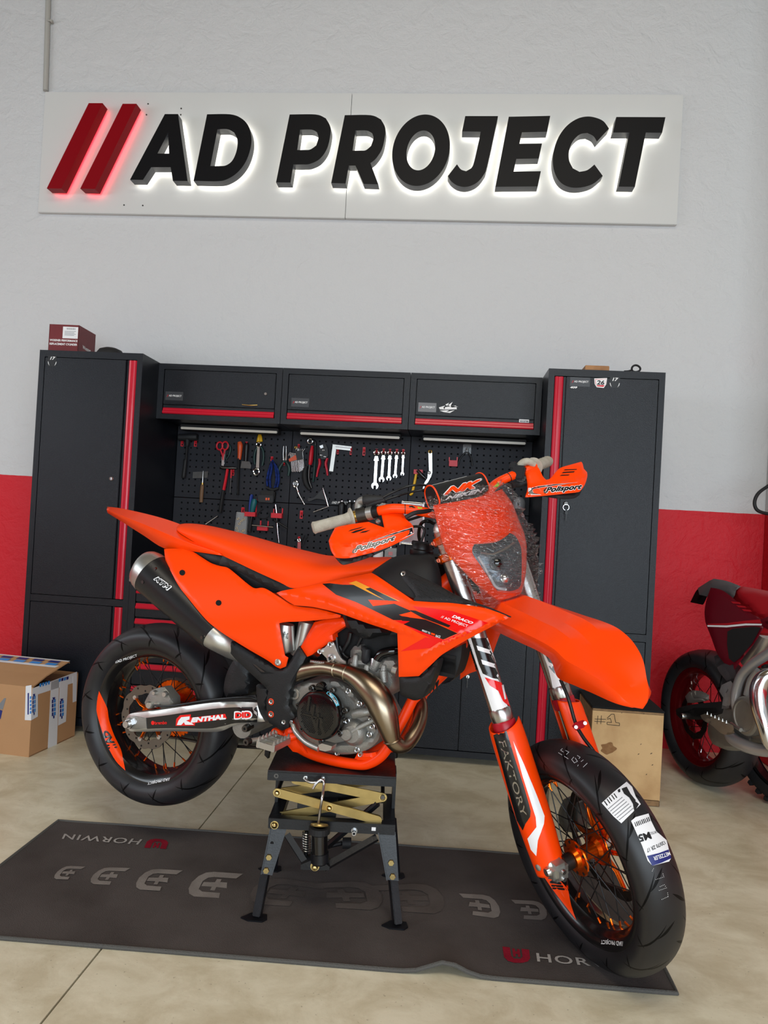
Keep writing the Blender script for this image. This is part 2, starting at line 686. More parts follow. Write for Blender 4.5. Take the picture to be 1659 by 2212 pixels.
for poly in ([(273, 130), (335, 130), (150, 513), (85, 512)], [(425, 133), (487, 133), (301, 515), (235, 513)]):
    letter('slash', poly, None, L1, 'letter_red', 'letter_red', 'halo_red', 'red slash with red glow')
letter('letter_a', [(614, 179), (673, 179), (716, 479), (650, 478), (640, 417), (553, 417), (516, 474), (458, 473)],
       [(629, 262), (581, 356), (633, 356)], L1, 'letter_black', 'letter_side', 'halo_white')
letter('letter_d', [(803, 180), (905, 180), (955, 197), (988, 232), (1002, 285), (996, 340), (975, 395), (940, 440), (895, 470), (850, 480), (743, 478)],
       [(850, 247), (895, 247), (925, 262), (939, 295), (936, 340), (918, 385), (890, 408), (860, 412), (818, 412)], L1,
       'letter_black', 'letter_side', 'halo_white')
letter('letter_p', [(1173, 181), (1290, 181), (1335, 198), (1355, 235), (1355, 275), (1340, 335), (1308, 380), (1265, 402), (1230, 405), (1190, 405), (1177, 486), (1112, 485)],
       [(1220, 249), (1270, 249), (1296, 260), (1302, 285), (1292, 320), (1265, 338), (1240, 340), (1207, 340)], L1,
       'letter_black', 'letter_side', 'halo_white')
letter('letter_r', [(1420, 184), (1535, 184), (1582, 203), (1601, 240), (1600, 280), (1587, 335), (1560, 378), (1535, 399), (1570, 494), (1504, 492), (1468, 410), (1438, 410), (1424, 490), (1359, 488)],
       [(1468, 253), (1518, 253), (1543, 265), (1548, 288), (1538, 322), (1514, 341), (1490, 343), (1455, 343)], L1,
       'letter_black', 'letter_side', 'halo_white')
letter('letter_o', ell(310, 341, 128, 160, 0.12), ell(309, 342, 63, 89, 0.14), L2, 'letter_black', 'letter_side', 'halo_white')
letter('letter_j', [(508, 188), (655, 188), (608, 405), (590, 452), (558, 488), (515, 505), (475, 500), (445, 480), (430, 457), (471, 404), (489, 427), (512, 435), (535, 422), (548, 392), (578, 258), (494, 257)],
       None, L2, 'letter_black', 'letter_side', 'halo_white')
letter('letter_e', [(703, 191), (889, 187), (875, 258), (762, 261), (750, 312), (852, 311), (838, 378), (737, 380), (724, 437), (847, 435), (833, 503), (643, 505)],
       None, L2, 'letter_black', 'letter_side', 'halo_white')
letter('letter_c', [(1152, 244), (1128, 212), (1095, 196), (1055, 190), (1010, 200), (965, 230), (930, 275), (908, 330), (900, 390), (910, 445), (935, 485), (975, 506), (1025, 508), (1080, 492), (1124, 456),
                    (1087, 405), (1055, 430), (1020, 438), (990, 422), (973, 385), (974, 340), (992, 298), (1022, 270), (1055, 264), (1082, 278), (1098, 302)],
       None, L2, 'letter_black', 'letter_side', 'halo_white')
letter('letter_t', [(1185, 192), (1405, 193), (1390, 263), (1317, 262), (1268, 505), (1195, 504), (1243, 262), (1170, 262)],
       None, L2, 'letter_black', 'letter_side', 'halo_white')

# ================================================================== CABINETS
XL, WT, DT, DW, HT, HW, HB, WW, ZB = -1.2379, 0.5435, 0.555, 0.3472, 1.921, 1.918, 1.6244, 0.6704, 0.034
YT, YW = -DT, -DW


def zt(u, v):
    return float(onY(u, v, YT)[2])


def xt(u, v):
    return float(onY(u, v, YT)[0])


def sticker(name, parent, p0, m, w, h, lab=None, th=0.0006):
    """flat sticker centred on world point p0 (facing -Y)"""
    c = rel(parent, p0)
    o = MB().box((c[0]-w/2, c[1]-th, c[2]-h/2), (c[0]+w/2, c[1], c[2]+h/2)).obj(name, m, parent)
    if lab:
        o['label'] = lab
    return o


def wtext(name, parent, s, p0, h, m, bold=0.01, shear=0.0, w=None, lift=-0.0012):
    """upright text on a -Y facing face, starting at world point p0 (baseline left)"""
    c = rel(parent, p0)
    v, f, tw = text2d(s, bold, shear)
    k = (w/tw) if w else h
    vs = [(c[0]+x*k, c[1]+lift, c[2]+y*h) for x, y in v]
    return build(name, vs, f, m, parent)


def tall_cabinet(name, x0, handle_right, label):
    t = thing(name, label, 'cabinet', (x0, YT, ZB))
    w, d, h = WT, DT-0.012, HT-ZB
    st, tr = 0.028, 0.034
    zr0, zr1 = (zt(394, 1386)-ZB, zt(396, 1372)-ZB) if False else (zt(150, 1303)-ZB, zt(150, 1288.5)-ZB)
    mb = MB()
    mb.box((0, 0, 0), (st, 0.022, h)).box((w-st, 0, 0), (w, 0.022, h))
    mb.box((st, 0, h-tr), (w-st, 0.022, h)).box((st, 0, 0), (w-st, 0.022, 0.04)).box((st, 0.001, zr0), (w-st, 0.022, zr1))
    mb.box((0, 0.022, 0), (0.003, d, h)).box((w-0.003, 0.022, 0), (w, d, h)).box((0.003, 0.022, h-0.003), (w-0.003, d-0.003, h))
    mb.box((0.003, d-0.003, 0), (w-0.003, d, h)).box((0.003, 0.022, 0), (w-0.003, d-0.003, 0.003))
    mb.obj('carcass', 'cab', t)
    MB().box((0.004, 0.03, 0.004), (w-0.004, 0.034, h-0.004)).obj('inner_panel', 'cab_in', t)
    sw = 0.045       # strip zone
    for z0, z1, nm in ((zr1, h-tr, 'door'), (0.04, zr0, 'door')):
        if handle_right:
            a, b, s0 = st+0.003, w-st-sw-0.012, w-st-sw+0.002
        else:
            a, b, s0 = st+sw+0.012, w-st-0.003, st+0.002
        dr = MB().box((a, -0.001, z0+0.003), (b, 0.02, z1-0.003), 0.0025).obj(nm, 'cab', t)
        # return flange of the door beside the strip
        fl_ = MB()
        if handle_right:
            fl_.box((b+0.002, 0.008, z0+0.003), (s0-0.002, 0.02, z1-0.003))
        else:
            fl_.box((s0+sw-0.004+0.002, 0.008, z0+0.003), (a-0.002, 0.02, z1-0.003))
        fl_.obj('flange', 'cab', dr)
        mb = MB()
        prof = [(0, 0.016), (0.001, 0.002), (0.006, -0.004), (0.014, -0.006), (0.019, -0.0015), (0.022, -0.0015), (0.028, -0.006), (0.036, -0.004), (0.041, 0.002), (0.042, 0.016)]
        n = len(prof)
        vs = [(s0+p[0], p[1], z) for z in (z0+0.004, z1-0.004) for p in prof]
        mb.add(vs, [(i, i+1, n+i+1, n+i) for i in range(n-1)]+[tuple(range(n)), tuple(range(2*n-1, n-1, -1))])
        mb.obj('handle_strip', 'red_strip', dr)
    for fx in (0.03, w-0.03):
        for fy in (0.03, d-0.04):
            MB().cyl((fx, fy, 0), (fx, fy, -ZB), 0.018).obj('foot', 'black', t, smooth=True)
    return t


lc = tall_cabinet('tall_cabinet', XL-WT, True, 'tall black metal cabinet on the left, under the small red box')
rc = tall_cabinet('tall_cabinet', XL+3*WW, False, 'tall black metal cabinet on the right, with stickers and hanging key')
# lock of the left one
p = rel(lc, onY(241, 1034, YT))
mb = MB().lathe([(0, -0.007), (0.009, -0.007), (0.0115, -0.004), (0.012, 0)], tuple(p), seg=20)
mb.box((p[0]-0.0012, p[1]-0.008, p[2]-0.005), (p[0]+0.0012, p[1]-0.0065, p[2]+0.005))
mb.obj('lock', 'chrome', lc, smooth=True)
p = rel(rc, onY(1222, 1088, YT))
lk = MB().lathe([(0, -0.012), (0.009, -0.012), (0.0115, -0.008), (0.0125, 0)], tuple(p), seg=20).obj('lock', 'dark_steel', rc, smooth=True)
mb = MB()
mb.tube([p+np.array([0.014*math.cos(t), -0.016, -0.018+0.014*math.sin(t)]) for t in np.linspace(0, 2*PI, 22)], 0.0015, seg=6)
mb.obj('key_ring', 'chrome', lk, smooth=True)
q = p+np.array([0.002, -0.017, -0.036])
mb = MB().box(q+np.array([-0.006, -0.0015, -0.014]), q+np.array([0.006, 0.0015, 0.006]), 0.001).box(q+np.array([-0.002, -0.001, -0.046]), q+np.array([0.002, 0.001, -0.014]))
mb.obj('key', 'black', lk)


def fork_emblem(parent, u, v, s=1.0):
    """the small '17' number-plate sticker: white figures over a black shield"""
    c = onY(u, v, YT-0.0012)
    a = sticker('sticker', parent, (c[0], YT-0.001, c[2]), 'black', 0.046*s, 0.052*s, 'black and white 17 sticker')
    wtext('sticker_figure', a, '17', np.array([c[0]-0.014*s, YT-0.0018, c[2]+0.005*s])+np.array(parent.location)*0, 0.014*s, 'white', 0.03, 0.2, w=0.03*s) if False else None
    pc = rel(parent, (c[0], YT-0.0022, c[2]))
    vv, ff, tw = text2d('17', 0.03, 0.25)
    k = 0.028*s/tw
    build('sticker_figure', [(pc[0]-0.012*s+x*k, pc[1], pc[2]+0.006*s+y*0.016*s) for x, y in vv], ff, 'white', parent)
    for sg in (-1, 1):
        MB().prism([(pc[0]+sg*0.020*s, pc[1], pc[2]-0.004*s), (pc[0]+sg*0.023*s, pc[1], pc[2]-0.002*s), (pc[0]+sg*0.021*s, pc[1], pc[2]-0.014*s),
                    (pc[0]+sg*0.013*s, pc[1], pc[2]-0.024*s), (pc[0]+sg*0.018*s, pc[1], pc[2]-0.013*s)], (0, 0.0004, 0)).obj('sticker_stripe', 'white', parent)


fork_emblem(lc, 113, 780)
fork_emblem(rc, 1328, 826)


def ad_sticker(parent, u0, v0, u1, v1, y, pale=False, m='grey_sticker'):
    a, b = onY(u0, v1, y), onY(u1, v0, y)
    c = ((a[0]+b[0])/2, y-0.0005, (a[2]+b[2])/2)
    w, h = b[0]-a[0], b[2]-a[2]
    sticker('sticker', parent, c, m, w, h, 'grey AD PROJECT sticker')
    base = np.array([a[0]+w*0.08, y-0.001, a[2]+h*0.36])
    wtext('sticker_mark', parent, '//', base, h*0.27, 'red_plastic', 0.02, 0.3, w=w*0.10)
    wtext('sticker_text', parent, 'AD PROJECT', base+np.array([w*0.12, 0, 0]), h*0.27, 'white', 0.02, w=w*0.72)


mat('grey_sticker', (58, 60, 64), 0.4)
mat('grey_sticker_pale', (112, 112, 114), 0.35)
ad_sticker(rc, 1231, 816, 1275, 834, YT)
# "26" plate sticker
c = onY(1297, 827, YT)
mb = MB()
for sx, sz, m_, yy in ((1.0, 1.0, 'white', 0.0012), (0.86, 0.8, 'red_plastic', 0.0016)):
    pc = rel(rc, (c[0], YT-yy, c[2]))
    k = 0.030*sx
    MB().prism([(pc[0]-k, pc[1], pc[2]+0.020*sz), (pc[0]+k, pc[1], pc[2]+0.024*sz), (pc[0]+k*0.9, pc[1], pc[2]-0.006), (pc[0]+k*0.55, pc[1], pc[2]-0.024*sz),
                (pc[0]-k*0.55, pc[1], pc[2]-0.022*sz), (pc[0]-k*0.9, pc[1], pc[2]-0.006)], (0, 0.0004, 0)).obj('sticker', m_, rc)
pc = rel(rc, (c[0], YT-0.0021, c[2]))
MB().prism([(pc[0]-0.024, pc[1], pc[2]+0.014), (pc[0]+0.025, pc[1], pc[2]+0.018), (pc[0]+0.022, pc[1], pc[2]-0.010), (pc[0]-0.020, pc[1], pc[2]-0.012)], (0, 0.0003, 0)).obj('sticker', 'white', rc)
wtext('sticker_figure', rc, '26', (c[0]-0.018, YT-0.0016, c[2]-0.010), 0.022, 'black', 0.035, 0.15, w=0.036)
c = onY(1231, 839, YT)
wtext('sticker_text', rc, '409', (c[0], YT-0.001, c[2]), 0.010, 'white', 0.04, 0.2, w=0.034)


def wall_cabinet(i, label):
    x0 = XL+i*WW
    t = thing('wall_cabinet', label, 'cabinet', (x0, YW, HB), group='wall cabinets above the pegboard')
    w, d, h = WW-0.003, DW-0.004, HW-HB
    st = 0.03
    mb = MB()
    mb.box((0, 0, 0), (st, 0.02, h)).box((w-st, 0, 0), (w, 0.02, h)).box((st, 0, h-0.03), (w-st, 0.02, h)).box((st, 0, 0), (w-st, 0.02, 0.026))
    mb.box((0, 0.02, 0), (0.003, d, h)).box((w-0.003, 0.02, 0), (w, d, h)).box((0.003, 0.02, h-0.003), (w-0.003, d, h)).box((0.003, 0.02, 0), (w-0.003, d, 0.003))
    mb.obj('carcass', 'cab', t)
    MB().box((0.004, 0.024, 0.004), (w-0.004, 0.028, h-0.004)).obj('inner_panel', 'cab_in', t)
    dr = MB().box((st+0.004, -0.001, 0.078), (w-st-0.004, 0.018, h-0.033), 0.0025).obj('flap_door', 'cab', t)
    MB().box((st+0.004, 0.004, 0.026), (w-st-0.004, 0.018, 0.074)).obj('door_rail', 'cab', dr)
    prof = [(0.026, 0.012), (0.028, -0.004), (0.033, -0.008), (0.042, -0.006), (0.046, -0.002), (0.056, 0.0), (0.062, 0.006)]
    n = len(prof)
    vs = [(x, p[1], p[0]) for x in (st+0.004, w-st-0.004) for p in prof]
    MB().add(vs, [(k, k+1, n+k+1, n+k) for k in range(n-1)]+[tuple(range(n)), tuple(range(2*n-1, n-1, -1))]).obj('handle_strip', 'red_strip', dr)
    return t


wc1 = wall_cabinet(0, 'black wall cabinet beside the left tall cabinet, with a small lock')
wc2 = wall_cabinet(1, 'black wall cabinet in the middle of the three')
wc3 = wall_cabinet(2, 'black wall cabinet beside the right tall cabinet, with white graphic sticker')
p = rel(wc1, onY(574, 851, YW))
MB().lathe([(0, -0.006), (0.007, -0.006), (0.009, -0.003), (0.0095, 0)], tuple(p), seg=16).obj('lock', 'chrome', wc1, smooth=True)
a, b = rel(wc1, onY(523, 874, YW-0.004)), rel(wc1, onY(556, 875, YW-0.004))
MB().tube(spline([a, a*0.5+b*0.5+np.array([0, -0.004, -0.003]), b], 5), 0.0022, seg=6).obj('latch_wire', 'brass', wc1, smooth=True)
ad_sticker(wc1, 357, 847, 396, 864, YW)
ad_sticker(wc2, 629, 861, 668, 878, YW)
ad_sticker(wc3, 903, 871, 943, 889, YW, m='grey_sticker_pale')
# white tribal graphic on the third cabinet
mb = MB()
for poly in ([(948, 880), (962, 876), (958, 880), (985, 876), (987, 884), (960, 885), (950, 884)], [(968, 875), (978, 868), (974, 876), (990, 879), (976, 880)],
             [(950, 887), (970, 886), (964, 890), (982, 886), (972, 892), (958, 890)], [(962, 874), (970, 870), (966, 877)]):
    mb.prism([rel(wc3, onY(u, v, YW-0.0018)) for u, v in poly], (0, 0.0005, 0))
mb.obj('graphic_sticker', 'white', wc3)
sticker('label_sticker', wc3, onY(1132, 909.5, YW-0.001), 'label', 0.050, 0.016)
wtext('sticker_text', wc3, 'BOOSTER', onY(1123.5, 911.5, YW-0.0018), 0.008, 'black', 0.03, w=0.042)

# light bars under the wall cabinets
mat('lamp_off', (206, 198, 184), 0.35)
for i, lab in enumerate(('slim under-cabinet light bar above the rubber mallet', 'slim under-cabinet light bar above the spanner row', 'slim under-cabinet light bar above the wire cutters')):
    x0 = XL+i*WW
    t = thing('light_bar', lab, 'lamp', (x0+0.07, YW+0.17, HB-0.034), group='under-cabinet light bars')
    w = WW-0.12
    MB().box((0, 0, 0), (w, 0.07, 0.030), 0.003).obj('housing', 'black_matte', t)
    MB().box((0.004, -0.006, 0.002), (w-0.004, 0.001, 0.015), 0.003).obj('diffuser', 'lamp_off', t)

# ------------------------------------------------------------------ base cabinets and worktop
ZWT = zt(288, 1246)
ZW0 = ZWT-0.024
mat('worktop', (150, 148, 142), 0.35, metal=0.6)
wt = MB().box((XL+0.001, YT-0.012, ZW0), (XL+3*WW-0.001, -0.036, ZWT), 0.003).obj('worktop', 'worktop')
tag(wt, 'steel worktop running between the two tall cabinets', 'worktop')


def base_unit(i, label, drawers):
    x0 = XL+i*WW+0.001
    t = thing('base_cabinet', label, 'cabinet', (x0, YT, ZB), group='base cabinets under the worktop')
    w, d, h = WW-0.002, DT-0.04, ZW0-ZB
    st = 0.034
    mb = MB()
    mb.box((0, 0, 0), (st, 0.02, h)).box((w-st, 0, 0), (w, 0.02, h)).box((st, 0, h-0.022), (w-st, 0.02, h)).box((st, 0, 0), (w-st, 0.02, 0.03))
    mb.box((0, 0.02, 0), (0.003, d, h)).box((w-0.003, 0.02, 0), (w, d, h)).box((0.003, d-0.003, 0), (w-0.003, d, h)).box((0.003, 0.02, 0), (w-0.003, d-0.003, 0.003))
    mb.obj('carcass', 'cab', t)
    MB().box((0.004, 0.026, 0.004), (w-0.004, 0.03, h-0.002)).obj('inner_panel', 'cab_in', t)
    if drawers:
        z = h-0.024
        for hh in drawers:
            z0 = z-hh
            dr = MB().box((st+0.003, -0.001, z0+0.003), (w-st-0.003, 0.02, z-0.003), 0.0025).obj('drawer', 'cab', t)
            prof = [(z-0.032, 0.006), (z-0.032, -0.008), (z-0.026, -0.012), (z-0.012, -0.004), (z-0.005, 0.0)]
            n = len(prof)
            vs = [(x, p[1], p[0]) for x in (st+0.006, w-st-0.006) for p in prof]
            MB().add(vs, [(k, k+1, n+k+1, n+k) for k in range(n-1)]+[tuple(range(n)), tuple(range(2*n-1, n-1, -1))]).obj('handle_strip', 'red_strip', dr)
            z = z0
    else:
        for a, b in ((st+0.003, w/2-0.002), (w/2+0.002, w-st-0.003)):
            MB().box((a, -0.001, 0.034), (b, 0.018, h-0.026), 0.0025).obj('door', 'cab', t)
    for fx in (0.03, w-0.03):
        for fy in (0.03, d-0.04):
            MB().cyl((fx, fy, 0), (fx, fy, -ZB), 0.016).obj('foot', 'black', t, smooth=True)
    return t


b1 = base_unit(0, 'black drawer unit with red handle strips behind the rear wheel', [0.076, 0.076, 0.112, 0.112, 0.112, 0.17])
b2 = base_unit(1, 'black two-door base cabinet behind the engine', None)
b3 = base_unit(2, 'black two-door base cabinet with key in the lock', None)
p = rel(b3, onY(1010.5, 1461, YT))
lk = MB().lathe([(0, -0.010), (0.008, -0.010), (0.010, -0.006), (0.0115, 0)], tuple(p), seg=18).obj('lock', 'chrome', b3, smooth=True)
MB().box(p+np.array([-0.004, -0.016, -0.020]), p+np.array([0.001, -0.011, 0.002]), 0.001).box(p+np.array([-0.003, -0.014, -0.052]), p+np.array([0.0, -0.012, -0.020])).obj('key', 'dark_steel', lk)

# ================================================================== PEGBOARD
ZS = float(onY(500, 1080, -0.03)[2])
PITCHH = 0.0358


def pegboard(x0, x1, z0, z1, label):
    """steel sheet with real square holes"""
    w, h = x1-x0, z1-z0
    t = thing('pegboard', label, 'pegboard', (x0, -0.03, z0), group='perforated tool panels')
    nx, nz = int((w-0.03)/PITCHH), int((h-0.012)/PITCHH)
    ox, oz = (w-nx*PITCHH)/2, (h-nz*PITCHH)/2
    xs, zs = [0.0], [0.0]
    for i in range(nx):
        c = ox+(i+0.5)*PITCHH
        xs += [c-0.0047, c+0.0047]
    for i in range(nz):
        c = oz+(i+0.5)*PITCHH
        zs += [c-0.0047, c+0.0047]
    xs.append(w)
    zs.append(h)
    vs = [(x, 0, z) for z in zs for x in xs]
    fs = []
    n = len(xs)
    for j in range(len(zs)-1):
        for i in range(n-1):
            if i % 2 == 1 and j % 2 == 1:
                continue
            fs.append((j*n+i, j*n+i+1, (j+1)*n+i+1, (j+1)*n+i))
    mb = MB().add(vs, fs)
    # folded rim
    mb.box((0, 0, 0), (w, 0.015, 0.0012)).box((0, 0, h-0.0012), (w, 0.015, h)).box((0, 0, 0), (0.0012, 0.015, h)).box((w-0.0012, 0, 0), (w, 0.015, h))
    mb.obj('perforated_sheet', 'peg', t)
    MB().box((-0.0006, 0.0155, -0.001), (w+0.0006, 0.026, h+0.001)).obj('back_sheet', 'hole', t)
    return t


names = (('left', 'mallet and scissors'), ('middle', 'spanner row'), ('right', 'wire cutters'))
for i in range(3):
    a, b = XL+i*WW+0.0008, XL+(i+1)*WW-0.0008
    pegboard(a, b, ZS+0.0012, HB+0.02, 'black perforated steel panel holding the '+names[i][1])
    pegboard(a, b, ZWT+0.004, ZS-0.0012, 'lower black perforated steel panel, '+names[i][0]+' column behind the motorcycle')

# ================================================================== THINGS ON TOP OF THE CABINETS
a, b, c = onY(104, 753, -0.50), onY(167, 757, -0.50), onY(103, 700, -0.50)
bw, bh = b[0]-a[0], c[2]-HT
bx = thing('parts_box', 'dark red cardboard parts box on top of the left tall cabinet', 'box', (a[0], -0.50, HT+0.0005), (0, 0, math.radians(2)))
bd = 0.19
th = 0.003
mb = MB()
mb.box((0, 0, 0), (bw, th, bh)).box((0, bd-th, 0), (bw, bd, bh)).box((0, 0, 0), (th, bd, bh)).box((bw-th, 0, 0), (bw, bd, bh)).box((0, 0, 0), (bw, bd, th))
mb.obj('carton', 'box_red', bx)
mb = MB()
mb.add([(0, 0, bh), (bw, 0, bh), (bw, bd, bh), (0, bd, bh), (bw*0.5, bd*0.55, bh+0.01)], [(0, 1, 4), (1, 2, 4), (2, 3, 4), (3, 0, 4)])
mb.obj('lid_flap', 'box_red', bx)
MB().box((bw*0.46, -0.0006, bh*0.52), (bw*0.97, 0, bh*0.93)).obj('label', 'label', bx)
mb = MB()
for k in range(14):
    x = bw*(0.58+0.022*k)
    mb.box((x, -0.001, bh*0.83), (x+bw*0.012*(1 if k % 3 else 0.5), -0.0005, bh*0.89))
for k in range(4):
    mb.box((bw*0.52, -0.001, bh*(0.76-0.045*k)), (bw*(0.9-0.05*(k % 2)), -0.0005, bh*(0.775-0.045*k)))
mb.obj('label_print', 'grey_print', bx)
for s, z in (('WOSSNER PERFORMANCE', 0.40), ('REPLACEMENT CYLINDER', 0.27)):
    v, f, w = text2d(s, 0.03)
    build('box_lettering', [(bw*0.04+x/w*bw*0.93, -0.0008, bh*z+y*bh*0.075) for x, y in v], f, 'white', bx)
v, f, w = text2d('Wossner', 0.02)
build('box_lettering', [(bw+0.0008, bd*0.25+x/w*bd*0.5, bh*0.25+y*bh*0.13) for x, y in v], f, 'white', bx)

c = onY(239, 756, -0.475)
mb = MB().lathe([(0, 0.036), (0.030, 0.038), (0.055, 0.028), (0.066, 0.012), (0.068, 0.0), (0, 0.0)], (c[0], -0.475, HT+0.0005), axis='z', seg=36)
tag(mb.obj('drain_pan', 'rubber', smooth=True), 'flat round black rubber pan on top of the left tall cabinet', 'pan')

a, b = onY(1264, 799, -0.545), onY(1318, 799, -0.545)
mb = MB().box((a[0], -0.545, HT+0.0005), (b[0]-0.004, -0.455, HT+0.024), 0.002)
tag(mb.obj('wood_block', 'wood'), 'small wooden block on top of the right tall cabinet', 'block')
c = onY(1374, 795, -0.52)
rg = thing('rubber_strap', 'black rubber strap loop on top of the right tall cabinet', 'strap', (c[0], -0.52, HT+0.0005))
mb = MB()
mb.tube([(0.02*math.cos(t), 0.004*math.sin(2*t), 0.021+0.016*math.sin(t)) for t in np.linspace(0, 2*PI, 24)], 0.0048, seg=8)
mb.obj('loop', 'rubber', rg, smooth=True)
MB().tube(spline([(-0.055, 0, 0.006), (-0.035, 0, 0.008), (-0.018, 0, 0.014)]), 0.006, seg=8, flat=0.7).obj('tail', 'rubber', rg, smooth=True)

# right edge: enamel notice plate and hose loop on the right-hand wall
mb = MB()
p0, p1 = onX(1656, 712, XR-0.004), onX(1652, 832, XR-0.004)
yy = float(onY(1650, 770, 0)[1])
np_ = thing('notice_plate', 'white notice plate on the red and white pilaster at the picture edge', 'sign', (XR, -0.05, p1[2]))
hh = p0[2]-p1[2]
MB().box((-0.006, -0.42, 0), (0, 0, hh), 0.002).obj('plate', 'white_paint', np_)
MB().box((-0.0068, -0.40, hh*0.25), (-0.006, -0.03, hh*0.55)).obj('red_band', 'red_plastic', np_)
hs = thing('air_hose', 'black hose looping out beside the pilaster at the right edge', 'hose', (XR, -0.35, 1.25))
o0 = np.array(hs.location)
pts = [onY(u, v, y)-o0 for u, v, y in ((1690, 1030, -0.30), (1659, 1050, -0.32), (1638, 1066, -0.34), (1630, 1085, -0.35), (1636, 1102, -0.35), (1659, 1110, -0.33), (1690, 1112, -0.30))]
MB().tube(spline(pts, 6), 0.0085, seg=10).obj('hose', 'rubber', hs, smooth=True)

# ================================================================== TOOLS ON THE PEGBOARD
def p4(x, y):
    return (360+x/4.1475, 900+y/4.1475)


def p5(x, y):
    return (620+x/4.1475, 900+y/4.1475)


PX = 1/4.1475/1576.41*4.02        # metres on the panel for one pixel of the enlargement


class Tool:
    """one hanging tool: world points come from positions on the panel, d = distance in front of it"""

    def __init__(self, name, label, cat, at, cv, group='tools hung on the pegboard', d=0.012):
        w = onY(*cv(*at), -0.03)
        self.o = np.array([w[0], -0.03, w[2]])
        self.t = thing(name, label, cat, tuple(self.o), group=group)
        self.cv, self.d = cv, d

    def P(self, x, y, d=None):
        return np.array(onY(*self.cv(x, y), -0.03-(self.d if d is None else d)))-self.o

    def tube(self, part, m, pts, r, flat=1.0, d=None, seg=10, smooth_n=4):
        P = [self.P(p[0], p[1], p[2] if len(p) > 2 else d) for p in pts]
        rr = r
        if len(P) > 2 and smooth_n:
            if hasattr(r, '__len__'):
                Q = spline([np.append(p, k) for p, k in zip(P, r)], smooth_n)
                P, rr = [q[:3] for q in Q], [q[3]*PX for q in Q]
            else:
                P, rr = spline(P, smooth_n), r*PX
        else:
            rr = [k*PX for k in r] if hasattr(r, '__len__') else r*PX
        return MB().tube(P, rr, seg=seg, flat=flat).obj(part, m, self.t, smooth=True)

    def plate(self, part, m, poly, th=0.004, d=None, sm=False):
        pts = smooth_poly(poly, n=4, corner=50) if sm else poly
        return MB().prism([self.P(p[0], p[1], d) for p in pts], (0, th, 0)).obj(part, m, self.t)

    def ring(self, part, m, x, y, r, tr, d=None, ry=None, seg=26):
        c = self.P(x, y, d)
        R, Ry = r*PX, (ry or r)*PX
        return MB().tube([c+np.array([R*math.cos(a), 0, Ry*math.sin(a)]) for a in np.linspace(0, 2*PI, seg, endpoint=False)], tr*PX, seg=8, closed=True).obj(part, m, self.t, smooth=True)

    def box(self, part, m, x0, y0, x1, y1, d0, d1, bev=0.001):
        a, b = self.P(x0, y1, d0), self.P(x1, y0, d0)
        return MB().box((a[0], -d1, a[2]), (b[0], -d0, b[2]), bev).obj(part, m, self.t)


def hook(x, y, cv, label, w=28, h=56):
    t = Tool('tool_hook', label, 'hook', (x, y+h/2), cv, group='red plastic tool hooks')
    t.box('base_plate', 'red_plastic', x-w/2, y-h/2, x+w/2, y+h/2, 0.0, 0.004, 0.001)
    t.tube('peg', 'red_plastic', [(x, y-h*0.1, 0.004), (x, y-h*0.1, 0.022), (x, y-h*0.3, 0.028)], 6, seg=8)
    t.box('slot', 'hole', x-w*0.22, y+h*0.1, x+w*0.22, y+h*0.36, 0.004, 0.0045, 0)
    return t


# mallet
t = Tool('rubber_mallet', 'black rubber mallet hanging at the left end of the pegboard', 'mallet', (185, 240), p4, d=0.03)
t.tube('head', 'rubber', [(106, 186), (112, 186), (190, 184), (268, 183), (276, 183)], [26, 33, 34, 33, 26], seg=18, smooth_n=0)
t.tube('collar', 'rubber', [(186, 205), (183, 262)], [26, 17])
t.tube('shaft', 'black_matte', [(183, 255), (172, 395)], 10)
t.tube('grip', 'rubber', [(172, 385), (168, 400), (160, 470), (152, 535), (150, 552)], [14, 17, 17, 18, 12], seg=12)
hook(140, 238, p4, 'red plastic hook under the left side of the mallet head')
hook(259, 240, p4, 'red plastic hook under the right side of the mallet head')
# wire knife with wooden handle and thin plate
t = Tool('marking_awl', 'slim steel awl with wooden handle hanging below the mallet', 'awl', (325, 490), p4, d=0.018)
t.tube('blade', 'steel', [(328, 486), (323, 560), (321, 602)], [2, 7, 8])
t.tube('ferrule', 'brass', [(321, 592), (320, 612)], 12)
t.tube('handle', 'handle_wood', [(320, 608), (318, 630), (312, 700), (309, 768)], [12, 17, 18, 17])
t = Tool('scraper_card', 'thin grey plastic scraper card hanging behind the awl', 'scraper', (300, 500), p4, d=0.006)
t.plate('card', 'dark_steel', [(236, 496), (372, 490), (366, 548), (232, 552)], 0.003)
# scissors
t = Tool('scissors', 'scissors with two round red handles hanging on the pegboard', 'scissors', (500, 240), p4, d=0.018)
t.ring('handle_loop', 'red_plastic', 475, 262, 28, 8, ry=36)
t.ring('handle_loop', 'red_plastic', 524, 260, 28, 8, ry=36)
t.tube('shank', 'red_plastic', [(480, 295), (498, 340), (506, 390)], [9, 8, 6])
t.tube('shank', 'red_plastic', [(522, 295), (512, 340), (508, 390)], [9, 8, 6])
t.plate('blade', 'steel', [(495, 335), (515, 330), (517, 420), (505, 460), (490, 455)], 0.003, 0.017)
t.plate('blade', 'steel', [(505, 335), (520, 335), (512, 440), (500, 455)], 0.003, 0.021)
t = Tool('garden_shears', 'dark green handled shears hanging behind the red scissors', 'shears', (560, 250), p4, d=0.010)
t.tube('handle', 'green_dark', [(553, 245), (572, 280), (560, 340), (535, 385)], [9, 10, 9, 6])
t.tube('handle', 'green_dark', [(545, 240), (530, 300), (528, 380)], [8, 8, 6])
